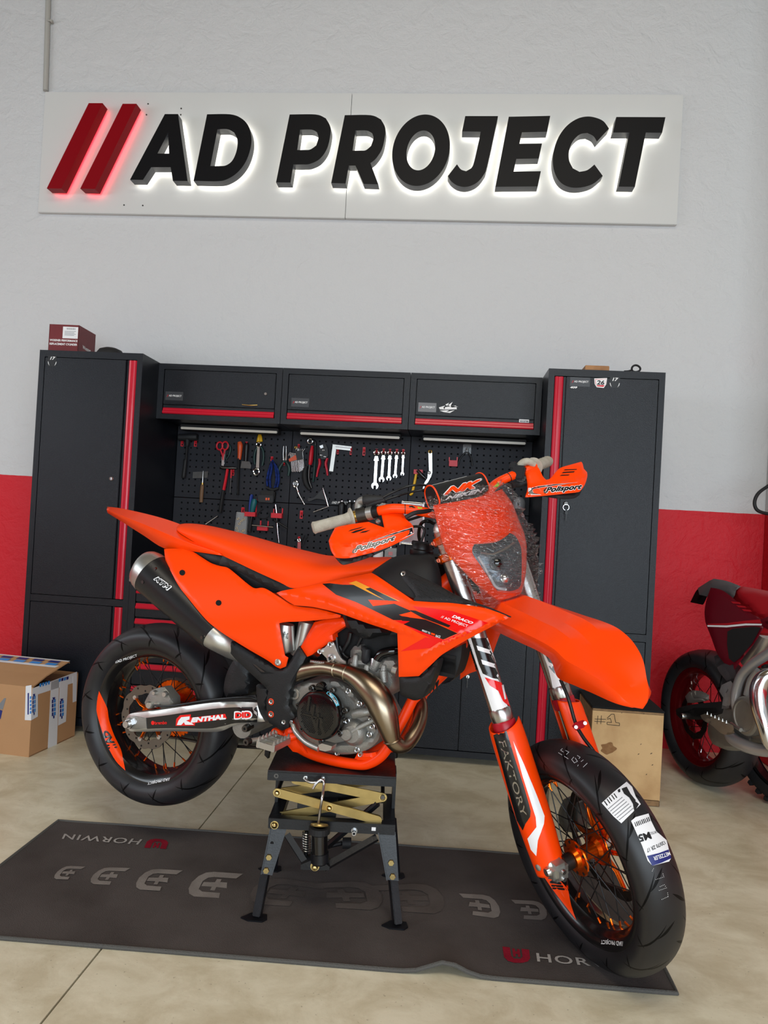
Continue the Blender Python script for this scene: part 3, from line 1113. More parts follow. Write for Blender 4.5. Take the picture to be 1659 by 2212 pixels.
# hammer
t = Tool('claw_hammer', 'hammer with red and black handle, head resting on a red hook', 'hammer', (545, 460), p4, d=0.026)
t.tube('head', 'dark_steel', [(486, 452), (505, 458), (560, 460), (600, 460), (628, 462)], [15, 17, 15, 13, 6], seg=12, smooth_n=0)
t.tube('handle', 'red_plastic', [(545, 470), (530, 560), (510, 662)], [16, 17, 18], flat=0.8)
t.tube('grip', 'rubber', [(511, 656), (498, 740), (485, 830), (480, 862)], [18, 20, 20, 16], flat=0.8)
hook(594, 500, p4, 'red plastic hook beside the hammer handle')
t = Tool('needle_file', 'thin black needle file with red top hanging beside the hammer', 'file', (575, 480), p4, d=0.024)
t.tube('handle', 'red_plastic', [(578, 475), (576, 550)], 6)
t.tube('blade', 'dark_steel', [(576, 545), (568, 682)], [5, 3])
# file
t = Tool('hand_file', 'long file with orange handle hanging on the pegboard', 'file', (655, 230), p4, d=0.018)
t.tube('handle', 'orange_tool', [(652, 226), (658, 260), (655, 330), (650, 385)], [18, 25, 20, 17], seg=12)
t.ring('hang_hole', 'black', 655, 262, 9, 4, 0.024, ry=20)
t.tube('blade', 'black_matte', [(648, 375), (646, 480), (642, 600), (640, 702)], [21, 17, 16, 13], flat=0.55)
# putty knife
t = Tool('putty_knife', 'putty knife with black handle and short wide blade', 'scraper', (712, 235), p4, d=0.018)
t.tube('handle', 'black', [(718, 232), (716, 260), (712, 330), (708, 400)], [15, 22, 20, 17], seg=12)
t.plate('blade', 'dark_steel', [(672, 398), (742, 402), (758, 440), (752, 466), (660, 460)], 0.003)
hook(716, 245, p4, 'red plastic hook holding the putty knife', 24, 40)
# pliers and ring spanner
t = Tool('long_nose_pliers', 'pliers with yellow jaws and dark green handles behind the ring spanner', 'pliers', (830, 200), p4, d=0.012)
t.tube('jaw', 'yellow', [(832, 142), (826, 180), (820, 230)], [3, 13, 17])
t.tube('jaw', 'yellow', [(838, 142), (844, 180), (846, 225)], [3, 11, 15])
t.tube('handle', 'green_dark', [(835, 260), (862, 300), (868, 370), (856, 440)], [11, 11, 11, 10])
t.tube('handle', 'green_dark', [(820, 260), (794, 310), (784, 380), (792, 430)], [11, 11, 11, 10])
t = Tool('ring_spanner', 'double-ended steel ring spanner hanging over the yellow pliers', 'spanner', (822, 250), p4, d=0.026)
t.ring('ring_end', 'chrome', 823, 250, 20, 8)
t.plate('shaft', 'chrome', [(812, 270), (834, 270), (828, 460), (800, 460)], 0.006, 0.029)
t.ring('ring_end', 'chrome', 802, 492, 26, 10, ry=28)
# blue strap
t = Tool('webbing_strap', 'coiled blue webbing strap hanging on a red hook', 'strap', (945, 380), p4, d=0.026)
for k, pts in enumerate(([(945, 390), (920, 470), (900, 560), (905, 640)], [(945, 388), (940, 470), (925, 560), (930, 650)], [(950, 388), (975, 460), (985, 560), (965, 650)], [(950, 390), (992, 470), (1005, 560), (990, 640)])):
    t.tube('loop', 'blue_strap', pts, [8, 20, 22, 18], flat=0.5, d=0.020+0.006*(k % 2), seg=8)
t.tube('end_tuck', 'black_matte', [(895, 635), (950, 655), (1000, 640)], [14, 16, 14], d=0.03)
hook(944, 378, p4, 'red plastic hook holding the blue strap', 24, 40)
# battery adapter
t = Tool('battery_adapter', 'black tool battery holder with two orange marks', 'battery', (910, 760), p4, d=0.0)
t.box('body', 'black_matte', 852, 668, 984, 742, 0.0, 0.045, 0.006)
t.box('base', 'black', 838, 712, 978, 768, 0.0, 0.055, 0.004)
for x in (885, 906):
    t.box('orange_mark', 'orange_tool', x, 728, x+16, 748, 0.0555, 0.056, 0)
# needle nose pliers
t = Tool('needle_nose_pliers', 'long-nose pliers with bright jaws and spread dark handles', 'pliers', (1060, 390), p4, d=0.018)
t.tube('jaw', 'chrome', [(1049, 262), (1047, 330), (1052, 392)], [4, 8, 15])
t.tube('jaw', 'chrome', [(1072, 264), (1073, 330), (1068, 392)], [4, 8, 15])
t.tube('handle', 'green_dark', [(1056, 395), (1030, 430), (1008, 470), (1002, 528)], [13, 14, 13, 11])
t.tube('handle', 'green_dark', [(1066, 395), (1088, 430), (1099, 475), (1090, 530)], [13, 14, 13, 11])
hook(1052, 425, p4, 'red plastic hook behind the long-nose pliers', 20, 26)
# hex key sets
t = Tool('hex_key_set', 'set of bright hex keys in an orange clip', 'hex keys', (1128, 370), p4, d=0.016)
for k in range(7):
    x = 1098+k*10
    t.tube('hex_key', 'chrome', [(x-8+k*1.5, 352-k*4), (x+8, 322+k*2), (x+14, 360), (x+20, 440), (x+24, 492+(k % 2)*4)], 3.6, seg=6)
t.plate('clip', 'orange_tool', [(1092, 380), (1162, 340), (1166, 385), (1100, 404)], 0.012, 0.022)
t = Tool('hex_key_set', 'set of long hex keys in a black clip with copper collar', 'hex keys', (1185, 290), p4, d=0.018)
for k in range(5):
    x = 1176+k*11
    t.tube('hex_key', 'chrome', [(x-20+k*10, 300-k*3), (x-6+k*4, 284+k*4), (x, 320), (x+8, 420), (x+14-k, 498-k*6)], 4.4, seg=6)
t.plate('clip', 'black', [(1150, 308), (1212, 300), (1222, 378), (1168, 390)], 0.014, 0.026)
t.ring('collar', 'brass', 1158, 275, 9, 5)
hook(1184, 262, p4, 'red plastic hook holding the black hex key clip', 20, 30)
# water pump pliers + brush
t = Tool('pump_pliers', 'large pliers with red and black grips and hooked jaw', 'pliers', (1300, 250), p4, d=0.028)
t.ring('jaw', 'steel', 1286, 218, 22, 8)
t.tube('jaw_arm', 'black', [(1300, 205), (1330, 225), (1332, 260)], [9, 11, 11])
t.tube('grip', 'red_plastic', [(1305, 262), (1298, 320), (1290, 400), (1284, 432)], [16, 27, 27, 20], flat=0.7)
t.tube('arm', 'dark_steel', [(1284, 430), (1276, 500), (1278, 570), (1300, 640)], [13, 15, 14, 11], flat=0.7)
t.tube('grip', 'green_dark', [(1332, 255), (1330, 400), (1322, 500), (1312, 585)], [11, 15, 17, 13], flat=0.7, d=0.016)
t = Tool('parts_brush', 'black parts brush hanging behind the large pliers', 'brush', (1240, 480), p4, d=0.012)
t.tube('bristles', 'black_matte', [(1250, 440), (1236, 520), (1250, 600), (1285, 655)], [18, 26, 24, 16])
# crimper
t = Tool('crimping_tool', 'crimping pliers with black head and spread red handles', 'pliers', (1405, 260), p4, d=0.02)
t.plate('head', 'black', [(1362, 258), (1425, 244), (1444, 290), (1446, 352), (1420, 382), (1384, 380), (1366, 330)], 0.016, 0.03)
for x, y in ((1405, 300), (1384, 345), (1418, 358)):
    t.ring('rivet', 'chrome', x, y, 6, 4, 0.031, seg=12)
t.plate('die', 'steel', [(1368, 262), (1398, 252), (1404, 276), (1380, 286)], 0.004, 0.033)
t.tube('handle', 'red_strip', [(1368, 378), (1372, 420), (1356, 480), (1344, 540)], [17, 19, 15, 12], flat=0.7)
t.tube('handle', 'red_strip', [(1440, 372), (1426, 420), (1436, 480), (1442, 528)], [17, 19, 15, 12], flat=0.7)
# try square
t = Tool('try_square', 'L-shaped aluminium try square on the pegboard', 'square', (425, 270), p5, d=0.016)
t.plate('blade', 'alu', [(410, 250), (444, 262), (412, 492), (378, 488)], 0.006, 0.016)
t.plate('stock', 'alu', [(408, 248), (578, 268), (574, 305), (432, 290)], 0.012, 0.024)
t.plate('stock_ridge', 'white_paint', [(436, 262), (574, 278), (573, 288), (434, 274)], 0.004, 0.027)
hook(455, 312, p5, 'red plastic hook under the square, near its corner', 22, 50)
hook(573, 306, p5, 'red plastic hook under the end of the square', 22, 74)
hook(690, 312, p5, 'empty red plastic hook between the square and the spanners', 28, 74)
hook(129, 878, p5, 'empty red plastic hook below the ratchet', 30, 72)


def combo_spanner(x0, y0, r0, x1, y1, r1, label):
    t = Tool('combination_spanner', label, 'spanner', (x0, y0), p5, group='ratchet spanners in a descending row', d=0.02)
    t.ring('ring_end', 'chrome', x0, y0, r0*0.78, r0*0.36, seg=20)
    dx, dy = x1-x0, y1-y0
    L = math.hypot(dx, dy)
    nx, ny = -dy/L, dx/L
    ax, ay = x0+dx*(r0*1.2)/L, y0+dy*(r0*1.2)/L
    bx_, by_ = x0+dx*(r0*2.7)/L, y0+dy*(r0*2.7)/L
    k = r0*0.80
    t.plate('flex_joint', 'chrome', [(ax-nx*k*0.6, ay-ny*k*0.6), (ax+nx*k*0.6, ay+ny*k*0.6), (bx_+nx*k, by_+ny*k), (bx_-nx*k, by_-ny*k)], 0.008, 0.024)
    ex, ey = x1-dx*r1*0.8/L, y1-dy*r1*0.8/L
    k = r0*0.46
    t.plate('shaft', 'chrome', [(bx_-nx*k, by_-ny*k), (bx_+nx*k, by_+ny*k), (ex+nx*k*1.05, ey+ny*k*1.05), (ex-nx*k*1.05, ey-ny*k*1.05)], 0.005, 0.022)
    # open jaw
    jaw = []
    th0 = math.atan2(dy, dx)
    for a in np.linspace(th0+0.48, th0+2*PI-0.48, 20):
        jaw.append((x1+r1*math.cos(a), y1+r1*math.sin(a)))
    c, s = math.cos(th0), math.sin(th0)
    w = r1*0.44
    for (l, m_) in ((0.92, -1), (0.05, -1), (-0.15, -0.55), (-0.15, 0.55), (0.05, 1), (0.92, 1)):
        jaw.append((x1+c*r1*l-s*w*m_, y1+s*r1*l+c*w*m_))
    t.plate('open_jaw', 'chrome', jaw, 0.006, 0.022)
    hook(x0, y0-6, p5, 'red plastic hook holding the '+label.split(' in ')[0].replace('steel ', ''), 26, 52)


for a, lab in (((803, 322, 27, 787, 620, 31), 'largest steel ratchet spanner in the row of five'), ((866, 320, 23, 847, 563, 25), 'second largest steel ratchet spanner in the row of five'),
               ((923, 322, 22, 912, 552, 22), 'middle steel ratchet spanner in the row of five'), ((984, 323, 20, 968, 532, 19), 'second smallest steel ratchet spanner in the row of five'),
               ((1042, 325, 17, 1033, 513, 16), 'smallest steel ratchet spanner in the row of five')):
    combo_spanner(*a, lab)
# ratchet
t = Tool('ratchet_wrench', 'chrome ratchet wrench hanging below the large pliers', 'ratchet', (78, 600), p5, d=0.018)
t.ring('head', 'chrome', 77, 605, 20, 8, ry=26)
t.tube('head_core', 'dark_steel', [(76, 600, 0.012), (76, 600, 0.026)], 15, seg=16)
t.tube('neck', 'chrome', [(86, 632), (97, 668)], [9, 8])
t.tube('handle', 'chrome', [(97, 665), (104, 690), (132, 742), (158, 788)], [13, 9, 8, 9])
# chain breaker
t = Tool('chain_breaker', 'black chain breaker tool with chrome T-bar', 'chain tool', (320, 690), p5, d=0.02)
t.plate('body', 'black', [(182, 742), (196, 728), (232, 728), (268, 700), (296, 668), (318, 654), (338, 656), (346, 700), (372, 728), (376, 745), (352, 757), (318, 742), (262, 736), (222, 752), (192, 760)], 0.012, 0.028, sm=True)
t.tube('screw_rod', 'chrome', [(322, 640), (336, 690), (352, 740), (368, 800)], [7, 9, 9, 8], d=0.034)
t.tube('t_bar', 'chrome', [(235, 854), (376, 802)], 6.5, d=0.036)
t.tube('pin', 'black', [(320, 622), (322, 660)], 6, d=0.024)
# lettering on the panel seam
q = [onY(*p5(398, 786), -0.0318), onY(*p5(548, 792), -0.0318), onY(*p5(548, 764), -0.0318), onY(*p5(402, 758), -0.0318)]
tx = thing('panel_sticker', 'white AD PROJECT lettering on the pegboard seam', 'sticker', tuple(q[0]))
text_on('lettering', '//AD PROJECT', [p-q[0] for p in q], 'white', tx, 0.02, 0.15)
# screwdriver grips
for k, (x, w, lab) in enumerate(((490, 32, 'black screwdriver grip beside the throttle grip'), (560, 30, 'middle black screwdriver grip behind the throttle'), (603, 26, 'third black screwdriver grip behind the throttle'))):
    t = Tool('screwdriver', lab, 'screwdriver', (x, 770), p5, group='black screwdrivers in a row', d=0.03)
    t.tube('grip', 'black', [(x+2, 764), (x+2, 784), (x-2, 830), (x-6, 885)], [w*0.5, w*0.9, w, w*0.9], seg=12)
    t.tube('cap', 'steel', [(x+3, 752), (x+2, 768)], w*0.34)
    t.tube('shaft', 'steel', [(x-6, 885), (x-8, 1010)], 5)
# yellow lever, red holder, black torch
t = Tool('tool_holder', 'red tool holder carrying the yellow lever', 'holder', (1176, 515), p5, d=0.0, group='red tool holders')
t.box('bracket', 'red_plastic', 1136, 480, 1218, 516, 0, 0.03)
t = Tool('tyre_lever', 'yellow handled tyre lever hanging from a red holder', 'tyre lever', (1150, 520), p5, d=0.022)
t.tube('handle', 'yellow', [(1158, 508), (1145, 580), (1128, 660), (1118, 690), (1100, 702)], [11, 12, 12, 12, 9])
t = Tool('small_torch', 'small black torch resting in the red holder beside the yellow lever', 'torch', (1170, 490), p5, d=0.044)
t.tube('barrel', 'black_gloss', [(1166, 480), (1180, 495), (1225, 540), (1242, 556)], [12, 16, 17, 14], seg=14, smooth_n=0)
t.ring('collar', 'steel', 1178, 492, 13, 3)
# steel c-spanner lever
t = Tool('hook_spanner', 'bright hinged steel hook spanner hanging beside the yellow lever', 'spanner', (1283, 310), p5, d=0.022)
t.ring('eye', 'brass', 1283, 313, 13, 6)
t.plate('arm', 'alu', [(1266, 322), (1300, 322), (1302, 500), (1290, 540), (1268, 540), (1272, 490)], 0.007, 0.024)
t.plate('jaw', 'alu', [(1262, 492), (1286, 492), (1290, 540), (1262, 590), (1240, 610), (1226, 650), (1214, 648), (1232, 590), (1258, 550)], 0.006, 0.03)
t.ring('pivot', 'steel', 1275, 503, 9, 6, 0.031)
# red holder, clear hook with cutters
t = Tool('tool_holder', 'red plastic U-shaped tool holder next to the wire cutters', 'holder', (1488, 440), p5, d=0.0, group='red tool holders')
t.box('bracket', 'red_plastic', 1450, 396, 1528, 446, 0, 0.026)
t.box('prong', 'red_plastic', 1448, 364, 1460, 400, 0, 0.010)
t.box('prong', 'red_plastic', 1518, 364, 1530, 400, 0, 0.010)
t = Tool('adhesive_hook', 'clear adhesive hook plate holding the wire cutters', 'hook', (1613, 300), p5, d=0.0)
t.box('plate', 'clear_plastic', 1574, 250, 1652, 332, 0, 0.004)
t.tube('peg', 'steel', [(1613, 296, 0.003), (1613, 296, 0.028), (1613, 286, 0.032)], 6)
t = Tool('wire_cutters', 'small wire cutters with black arched handles on a clear hook', 'cutters', (1613, 310), p5, d=0.02)
t.tube('jaw', 'steel', [(1608, 282), (1606, 318)], [5, 10])
t.tube('jaw', 'steel', [(1620, 282), (1620, 318)], [5, 10])
t.tube('handle', 'black', [(1610, 312), (1575, 345), (1546, 385), (1534, 432)], 7)
t.tube('handle', 'black', [(1616, 312), (1640, 345), (1656, 390), (1660, 440)], 7)
# hanging small steel pick
t = Tool('steel_pick', 'thin steel pick leaning behind the seat', 'pick', (400, 920), p4, d=0.02)
t.tube('shaft', 'chrome', [(350, 962), (456, 890)], [8, 4])
# clear box of fittings
t = Tool('fittings_box', 'clear plastic box of brass fittings hanging on the lower panel', 'box', (665, 860), p4, d=0.0)
t.plate('case', 'clear_plastic', [(626, 852), (722, 866), (706, 1058), (604, 1042)], 0.03, 0.032)
for k, (x, y) in enumerate(((640, 915), (690, 920), (635, 1025), (675, 1030), (650, 960), (668, 935), (690, 1020), (625, 1000))):
    t.ring('brass_fitting', 'brass', x, y, 9, 4, 0.012, seg=10)
hook(684, 836, p4, 'red plastic hook above the clear box of fittings', 30, 44)
# screwdriver and cutter in red holder
t = Tool('tool_holder', 'red holder carrying the blue and teal handled tools', 'holder', (760, 890), p4, d=0.0, group='red tool holders')
t.box('bracket', 'red_plastic', 712, 858, 810, 892, 0.0, 0.040)
t.box('post', 'red_plastic', 798, 740, 814, 862, 0.0, 0.010)
t = Tool('screwdriver', 'screwdriver with flattened blue handle in a red holder', 'screwdriver', (760, 700), p4, d=0.022)
t.tube('handle', 'blue', [(764, 698), (758, 725), (748, 800), (744, 858)], [17, 23, 20, 16], flat=0.7)
t.tube('shaft', 'black', [(742, 890), (736, 1030)], 9)
t = Tool('cable_cutter', 'tool with fat teal handle in the red holder', 'cutters', (785, 740), p4, d=0.028)
t.tube('handle', 'teal', [(788, 738), (784, 765), (774, 810), (764, 858)], [20, 29, 27, 20])
t.tube('shaft', 'black', [(762, 888), (752, 960), (746, 1036)], [14, 12, 8])
# cable tie loop
t = Tool('cable_tie', 'black cable tie loop hanging on the lower panel', 'cable tie', (868, 830), p4, d=0.008)
t.tube('loop', 'black', [(866, 828), (835, 850), (818, 885), (835, 908), (880, 912), (912, 892), (918, 860), (905, 840)], 3)
# red holder with T-handle
t = Tool('tool_holder', 'red holder carrying the slim T-handle', 'holder', (995, 900), p4, d=0.0, group='red tool holders')
t.box('bracket', 'red_plastic', 946, 868, 1044, 906, 0, 0.034)
t.box('post', 'red_plastic', 1034, 822, 1046, 870, 0, 0.010)
t.box('post', 'red_plastic', 956, 826, 968, 870, 0, 0.010)
t = Tool('t_handle_wrench', 'slim chrome T-handle wrench in a red holder', 'wrench', (985, 800), p4, d=0.022)
t.tube('shaft', 'chrome', [(975, 788), (984, 860), (988, 930), (996, 1040), (1006, 1132)], [9, 8, 6, 6, 5])
t.tube('collar', 'black', [(986, 905), (988, 950)], 14)
t.tube('cross_bar', 'black', [(965, 930), (1022, 962), (1082, 1000)], [7, 9, 7], d=0.03)
t = Tool('tool_holder', 'red holder with a chrome bar laid across it', 'holder', (868, 1015), p4, d=0.0, group='red tool holders')
t.box('bracket', 'red_plastic', 820, 980, 916, 1018, 0, 0.03)
t.box('post', 'red_plastic', 838, 932, 852, 982, 0, 0.010)
t.box('post', 'red_plastic', 906, 936, 918, 982, 0, 0.010)
t = Tool('steel_bar', 'short chrome bar lying across a red holder', 'bar', (855, 978), p4, d=0.034)
t.tube('bar', 'chrome', [(765, 972), (955, 990)], 7)
# small wrench below
hook(108, 1092, p5, 'red plastic hook holding the short steel spanner', 22, 34)
t = Tool('short_spanner', 'short steel spanner hanging behind the front of the seat', 'spanner', (108, 1100), p5, d=0.018)
t.ring('ring_end', 'chrome', 108, 1108, 12, 6)
t.plate('shaft', 'chrome', [(96, 1118), (122, 1120), (126, 1240), (90, 1240)], 0.005, 0.02)
t = Tool('spring_puller', 'black bent wire spring puller beside the short spanner', 'puller', (170, 1070), p5, d=0.01)
t.tube('wire', 'black', [(188, 1072), (165, 1100), (148, 1150)], 4)
t.tube('wire', 'black', [(160, 1060), (140, 1100), (128, 1140)], 4)


# steel tray hanging behind the right-hand handguard
def pI(x, y):
    return (660+x/5.925, 1010+y/5.925)


t = Tool('steel_tray', 'shallow rounded steel tray hanging behind the handlebar', 'tray', pI(1360, 460), lambda x, y: (x, y), d=0.012)
tp = [pI(*p) for p in ((1262, 442), (1490, 460), (1516, 490), (1512, 975), (1488, 992), (1240, 972), (1212, 945), (1238, 470))]
t.plate('pan', 'tray_floor', tp, 0.002, 0.006) if 'tray_floor' in MATS else None
mat('tray_floor', (150, 128, 128), 0.4, metal=0.3, var=0.8, vscale=18, var_rgb=(120, 78, 84))
t.plate('pan', 'tray_floor', smooth_poly(tp, n=4, corner=120), 0.002, 0.006)
loop = [t.P(u, v, 0.016) for u, v in smooth_poly(tp, n=5, corner=120)]
MB().tube(loop, 0.0042, seg=8, closed=True).obj('rim', 'steel', t.t, smooth=True)
loop = [t.P(u*0.93+0.07*890.0, v*0.93+0.07*1130.0, 0.008) for u, v in smooth_poly(tp, n=5, corner=120)]
MB().tube(loop, 0.003, seg=6, closed=True).obj('inner_bead', 'steel', t.t, smooth=True)

# clear plastic domes (empty cups) stuck over the panel
for (u, v, r), lab in (((1122, 1086, 13), 'clear grey plastic dome hanging right of the headlight'), ((966, 1050, 13), 'clear grey plastic dome hanging above the handlebar pad')):
    t = Tool('plastic_dome', lab, 'cup', (u, v), lambda x, y: (x, y), d=0.0)
    mat('dome_plastic', (128, 130, 134), 0.22) if 'dome_plastic' not in MATS else None
    k = 4.02/1576.41
    prof = [(0.0, 0.0)]
    c = t.P(u, v, 0.03)
    R = r*k
    MB().lathe([(0.001, R*1.0), (R*0.5, R*0.87), (R*0.87, R*0.5), (R, 0), (R*1.02, -R*0.9), (R*0.98, -R*1.0), (0.001, -R*1.0)], tuple(c), axis='z', seg=20).obj('dome', 'dome_plastic', t.t, smooth=True)
    MB().lathe([(R*1.06, -R*0.86), (R*1.06, -R*1.0), (R*0.9, -R*1.0)], tuple(c), axis='z', seg=20).obj('rim', 'dome_plastic', t.t, smooth=True)
    MB().box((c[0]-0.004, c[1], c[2]-0.004), (c[0]+0.004, 0.0, c[2]+0.004)).obj('peg', 'black', t.t)

# small pots standing on the worktop behind the seat
c = onY(*pI(930, 1110), -0.14)
t = thing('label_pot', 'white labelled pot standing on the worktop behind the seat', 'pot', (c[0], -0.14, ZWT))
hz = float(onY(*pI(930, 1045), -0.14)[2])-ZWT
MB().lathe([(0.001, 0), (0.026, 0), (0.027, 0.004), (0.027, hz-0.012), (0.024, hz-0.004), (0.001, hz-0.004)], axis='z', seg=24).obj('body', 'label', t, smooth=True)
MB().lathe([(0.001, hz), (0.022, hz), (0.024, hz-0.003), (0.024, hz-0.010)], axis='z', seg=24).obj('cap', 'pipe_grey', t, smooth=True)
c = onY(*pI(1085, 1110), -0.14)
t = thing('clear_case', 'clear plastic case with a red part inside, behind the seat', 'case', (c[0], -0.14, ZWT))
hz = float(onY(*pI(1085, 1030), -0.14)[2])-ZWT
MB().box((-0.032, 0, 0), (0.032, 0.03, hz), 0.002).obj('shell', 'clear_plastic', t)
MB().box((-0.012, 0.008, hz*0.8), (0.012, 0.022, hz*0.9), 0.002).obj('red_part', 'red_plastic', t)
MB().tube([(0.0, 0.03, hz), (0.0, 0.034, hz+0.03)], 0.005, seg=8).obj('hanger', 'steel', t)

# ================================================================== MAT
def inp(poly, q):
    c = False
    for i in range(len(poly)):
        (x1, y1), (x2, y2) = poly[i][:2], poly[i-1][:2]
        if (y1 > q[1]) != (y2 > q[1]) and q[0] < (x2-x1)*(q[1]-y1)/(y2-y1)+x1:
            c = not c
    return c


mat('mat_pile', (84, 78, 76), 0.95, bump=0.6, bscale=380, var=0.8, vscale=3.2, var_rgb=(60, 54, 52), detail=9, spec=0.1)
mat('mat_edge', (92, 91, 88), 0.95, bump=0.8, bscale=420, spec=0.1)
mat('mat_print', (134, 127, 122), 0.95, bump=0.5, bscale=380, var=0.7, vscale=12, var_rgb=(104, 97, 93), spec=0.1)
mat('mat_print_faint', (90, 83, 80), 0.95, bump=0.5, bscale=380, var=0.9, vscale=9, var_rgb=(76, 70, 67), spec=0.1)
mat('mat_print_pale', (172, 166, 162), 0.95, bump=0.5, bscale=380, var=0.5, vscale=20, spec=0.1)
mat('mat_red', (136, 26, 44), 0.95, bump=0.5, bscale=380, var=0.6, vscale=20, spec=0.1)
MT = 0.007
mBL, mBR, mFR = onZ(126, 1776), onZ(1318, 1863), onZ(1462, 2150)
mFL = mBL+(mFR-mBR)*0.99
mfn = quad_map([mFL, mFR, mBR, mBL])


def mat_z(s, t):
    # ripple in the front edge near the front wheel
    return MT+0.030*math.exp(-((s-0.705)/0.028)**2)*max(0.0, 1-t/0.24)**2 + 0.0006*math.sin(s*40)*math.sin(t*17)


mt = thing('floor_mat', 'long dark grey carpet mat with HORWIN lettering under the orange motorcycle', 'mat', tuple(mFL))
o0 = np.array(mt.location)
NX, NY = 120, 40
vs, fs = [], []
for j in range(NY+1):
    for i in range(NX+1):
        s, t = i/NX, j/NY
        p = mfn(s, t)-o0
        vs.append((p[0], p[1], mat_z(s, t)))
n0 = len(vs)
for j in range(NY):
    for i in range(NX):
        a = j*(NX+1)+i
        fs.append((a, a+1, a+NX+2, a+NX+1))
ring = [i for i in range(NX+1)]+[j*(NX+1)+NX for j in range(1, NY+1)]+[NY*(NX+1)+i for i in range(NX-1, -1, -1)]+[j*(NX+1) for j in range(NY-1, 0, -1)]
low = len(vs)
for i in ring:
    x, y, z = vs[i]
    vs.append((x, y, max(0.0005, z-MT)))
for k in range(len(ring)):
    k2 = (k+1) % len(ring)
    fs.append((ring[k], low+k, low+k2, ring[k2]))
build('pile', vs, fs, 'mat_pile', mt, smooth=True)
# overlocked edge binding
edge = []
for s, t in [(x/60, 0) for x in range(61)]+[(1, x/16) for x in range(1, 17)]+[(1-x/60, 1) for x in range(1, 61)]+[(0, 1-x/16) for x in range(1, 16)]:
    p = mfn(s, t)-o0
    edge.append((p[0], p[1], mat_z(s, t)-0.002))
MB().tube(edge, 0.0058, seg=8, closed=True).obj('edge_binding', 'mat_edge', mt, smooth=True)


_mz = [0]


def mat_print(polys, m, nm):
    _mz[0] += 1
    mb = MB()
    for poly in polys:
        q = [onZ(u, v, MT+0.0012)-o0 for u, v in poly]
        P2 = [(p[0], p[1]) for p in q]
        r = delaunay_2d_cdt([Vector(p) for p in P2], [(i, (i+1) % len(P2)) for i in range(len(P2))], [], 1, 1e-7)
        mb.add([(p[0], p[1], MT+0.0014+0.0002*(_mz[0] % 4)) for p in r[0]], r[2])
    return mb.obj(nm, m, mt)


LOGO_C = [(1.0, 1.0), (.36, 1.0), (.2, .95), (.08, .8), (.0, .55), (.0, .3), (.07, .1), (.2, .0), (.74, .0), (.71, .2), (.32, .21), (.22, .3), (.22, .62), (.3, .76), (.42, .8), (.90, .8)]
LOGO_M = [(.24, .42), (.47, .42), (.47, .28), (.57, .28), (.57, .42), (.80, .40), (.75, .62), (.60, .62), (.60, .73), (.50, .73), (.49, .60), (.25, .58)]


def Q1(x, y):
    return np.array((x/2.9625, 1760+y/2.9625))


def R1(x, y):
    return np.array((500+x/2.183, 1820+y/2.183))


def T1(x, y):
    return np.array((1050+x/3.687, 1950+y/3.687))


for q, m in (([Q1(330, 412), Q1(472, 416), Q1(548, 333), Q1(398, 325)], 'mat_print'), ([Q1(560, 443), Q1(752, 452), Q1(836, 342), Q1(630, 335)], 'mat_print'),
             ([Q1(848, 478), Q1(1085, 492), Q1(1170, 358), Q1(925, 343)], 'mat_print'), ([Q1(1182, 520), Q1(1478, 538), Q1(1556, 378), Q1(1265, 358)], 'mat_print'),
             ([R1(72, 288), R1(345, 305), R1(485, 205), R1(130, 152)], 'mat_print_faint'), ([R1(716, 322), R1(415, 305), R1(330, 196), R1(700, 178)], 'mat_print_faint'),
             ([R1(1010, 340), R1(735, 322), R1(640, 205), R1(990, 190)], 'mat_print_faint'), ([R1(1275, 362), R1(1088, 335), R1(1072, 240), R1(1250, 250)], 'mat_print'),
             ([R1(1492, 368), R1(1338, 358), R1(1318, 270), R1(1480, 278)], 'mat_print')):
    fn = quad_map(q)
    mat_print([[fn(*p) for p in LOGO_C], [fn(*p) for p in LOGO_M]], m, 'printed_emblem')


def mat_text(s, q, m, bold=0.012):
    v, f, w = text2d(s, bold, 0, spacing=1.12)
    fn = quad_map(q)
    vs = []
    for x, y in v:
        u = fn(x/w, y)
        p = onZ(u[0], u[1], MT+0.0016)-o0
        vs.append((p[0], p[1], MT+0.0022))
    return build('printed_lettering', vs, f, m, mt)


mat_text('HORWIN', [T1(408, 470), T1(1250, 540), T1(1215, 492), T1(398, 400)], 'mat_print_pale')
mat_text('HORWIN', [Q1(912, 158), Q1(412, 122), Q1(395, 155), Q1(882, 192)], 'mat_print_pale')
U = [(0.0, 1.0), (0.0, .35), (.12, .12), (.35, .0), (.68, .0), (.9, .12), (1.0, .35), (1.0, 1.0), (.72, 1.0), (.72, .45), (.62, .28), (.38, .28), (.28, .45), (.28, 1.0)]
Hh = [(.36, .95), (.36, .4), (.46, .4), (.46, .6), (.54, .6), (.54, .4), (.64, .4), (.64, .95), (.54, .95), (.54, .78), (.46, .78), (.46, .95)]
for q in ([T1(150, 478), T1(355, 482), T1(342, 375), T1(130, 350)], [Q1(1085, 160), Q1(950, 152), Q1(922, 212), Q1(1062, 220)]):
    fn = quad_map(q)
    mat_print([[fn(*p) for p in U], [fn(*p) for p in Hh]], 'mat_red', 'printed_emblem')

# ================================================================== CARDBOARD BOX
c0 = onZ(62, 1636)
c1 = onZ(161, 1590)
dv = c1-c0
dlen = float(np.linalg.norm(dv[:2]))
ang = math.atan2(-dv[0], dv[1])          # depth direction of the box
cb = thing('cardboard_box', 'brown shipping carton with white and blue printed tape, left of the rear wheel', 'box', tuple(c0), (0, 0, ang))
Rb = np.array(Matrix.Rotation(-ang, 3, 'Z'))


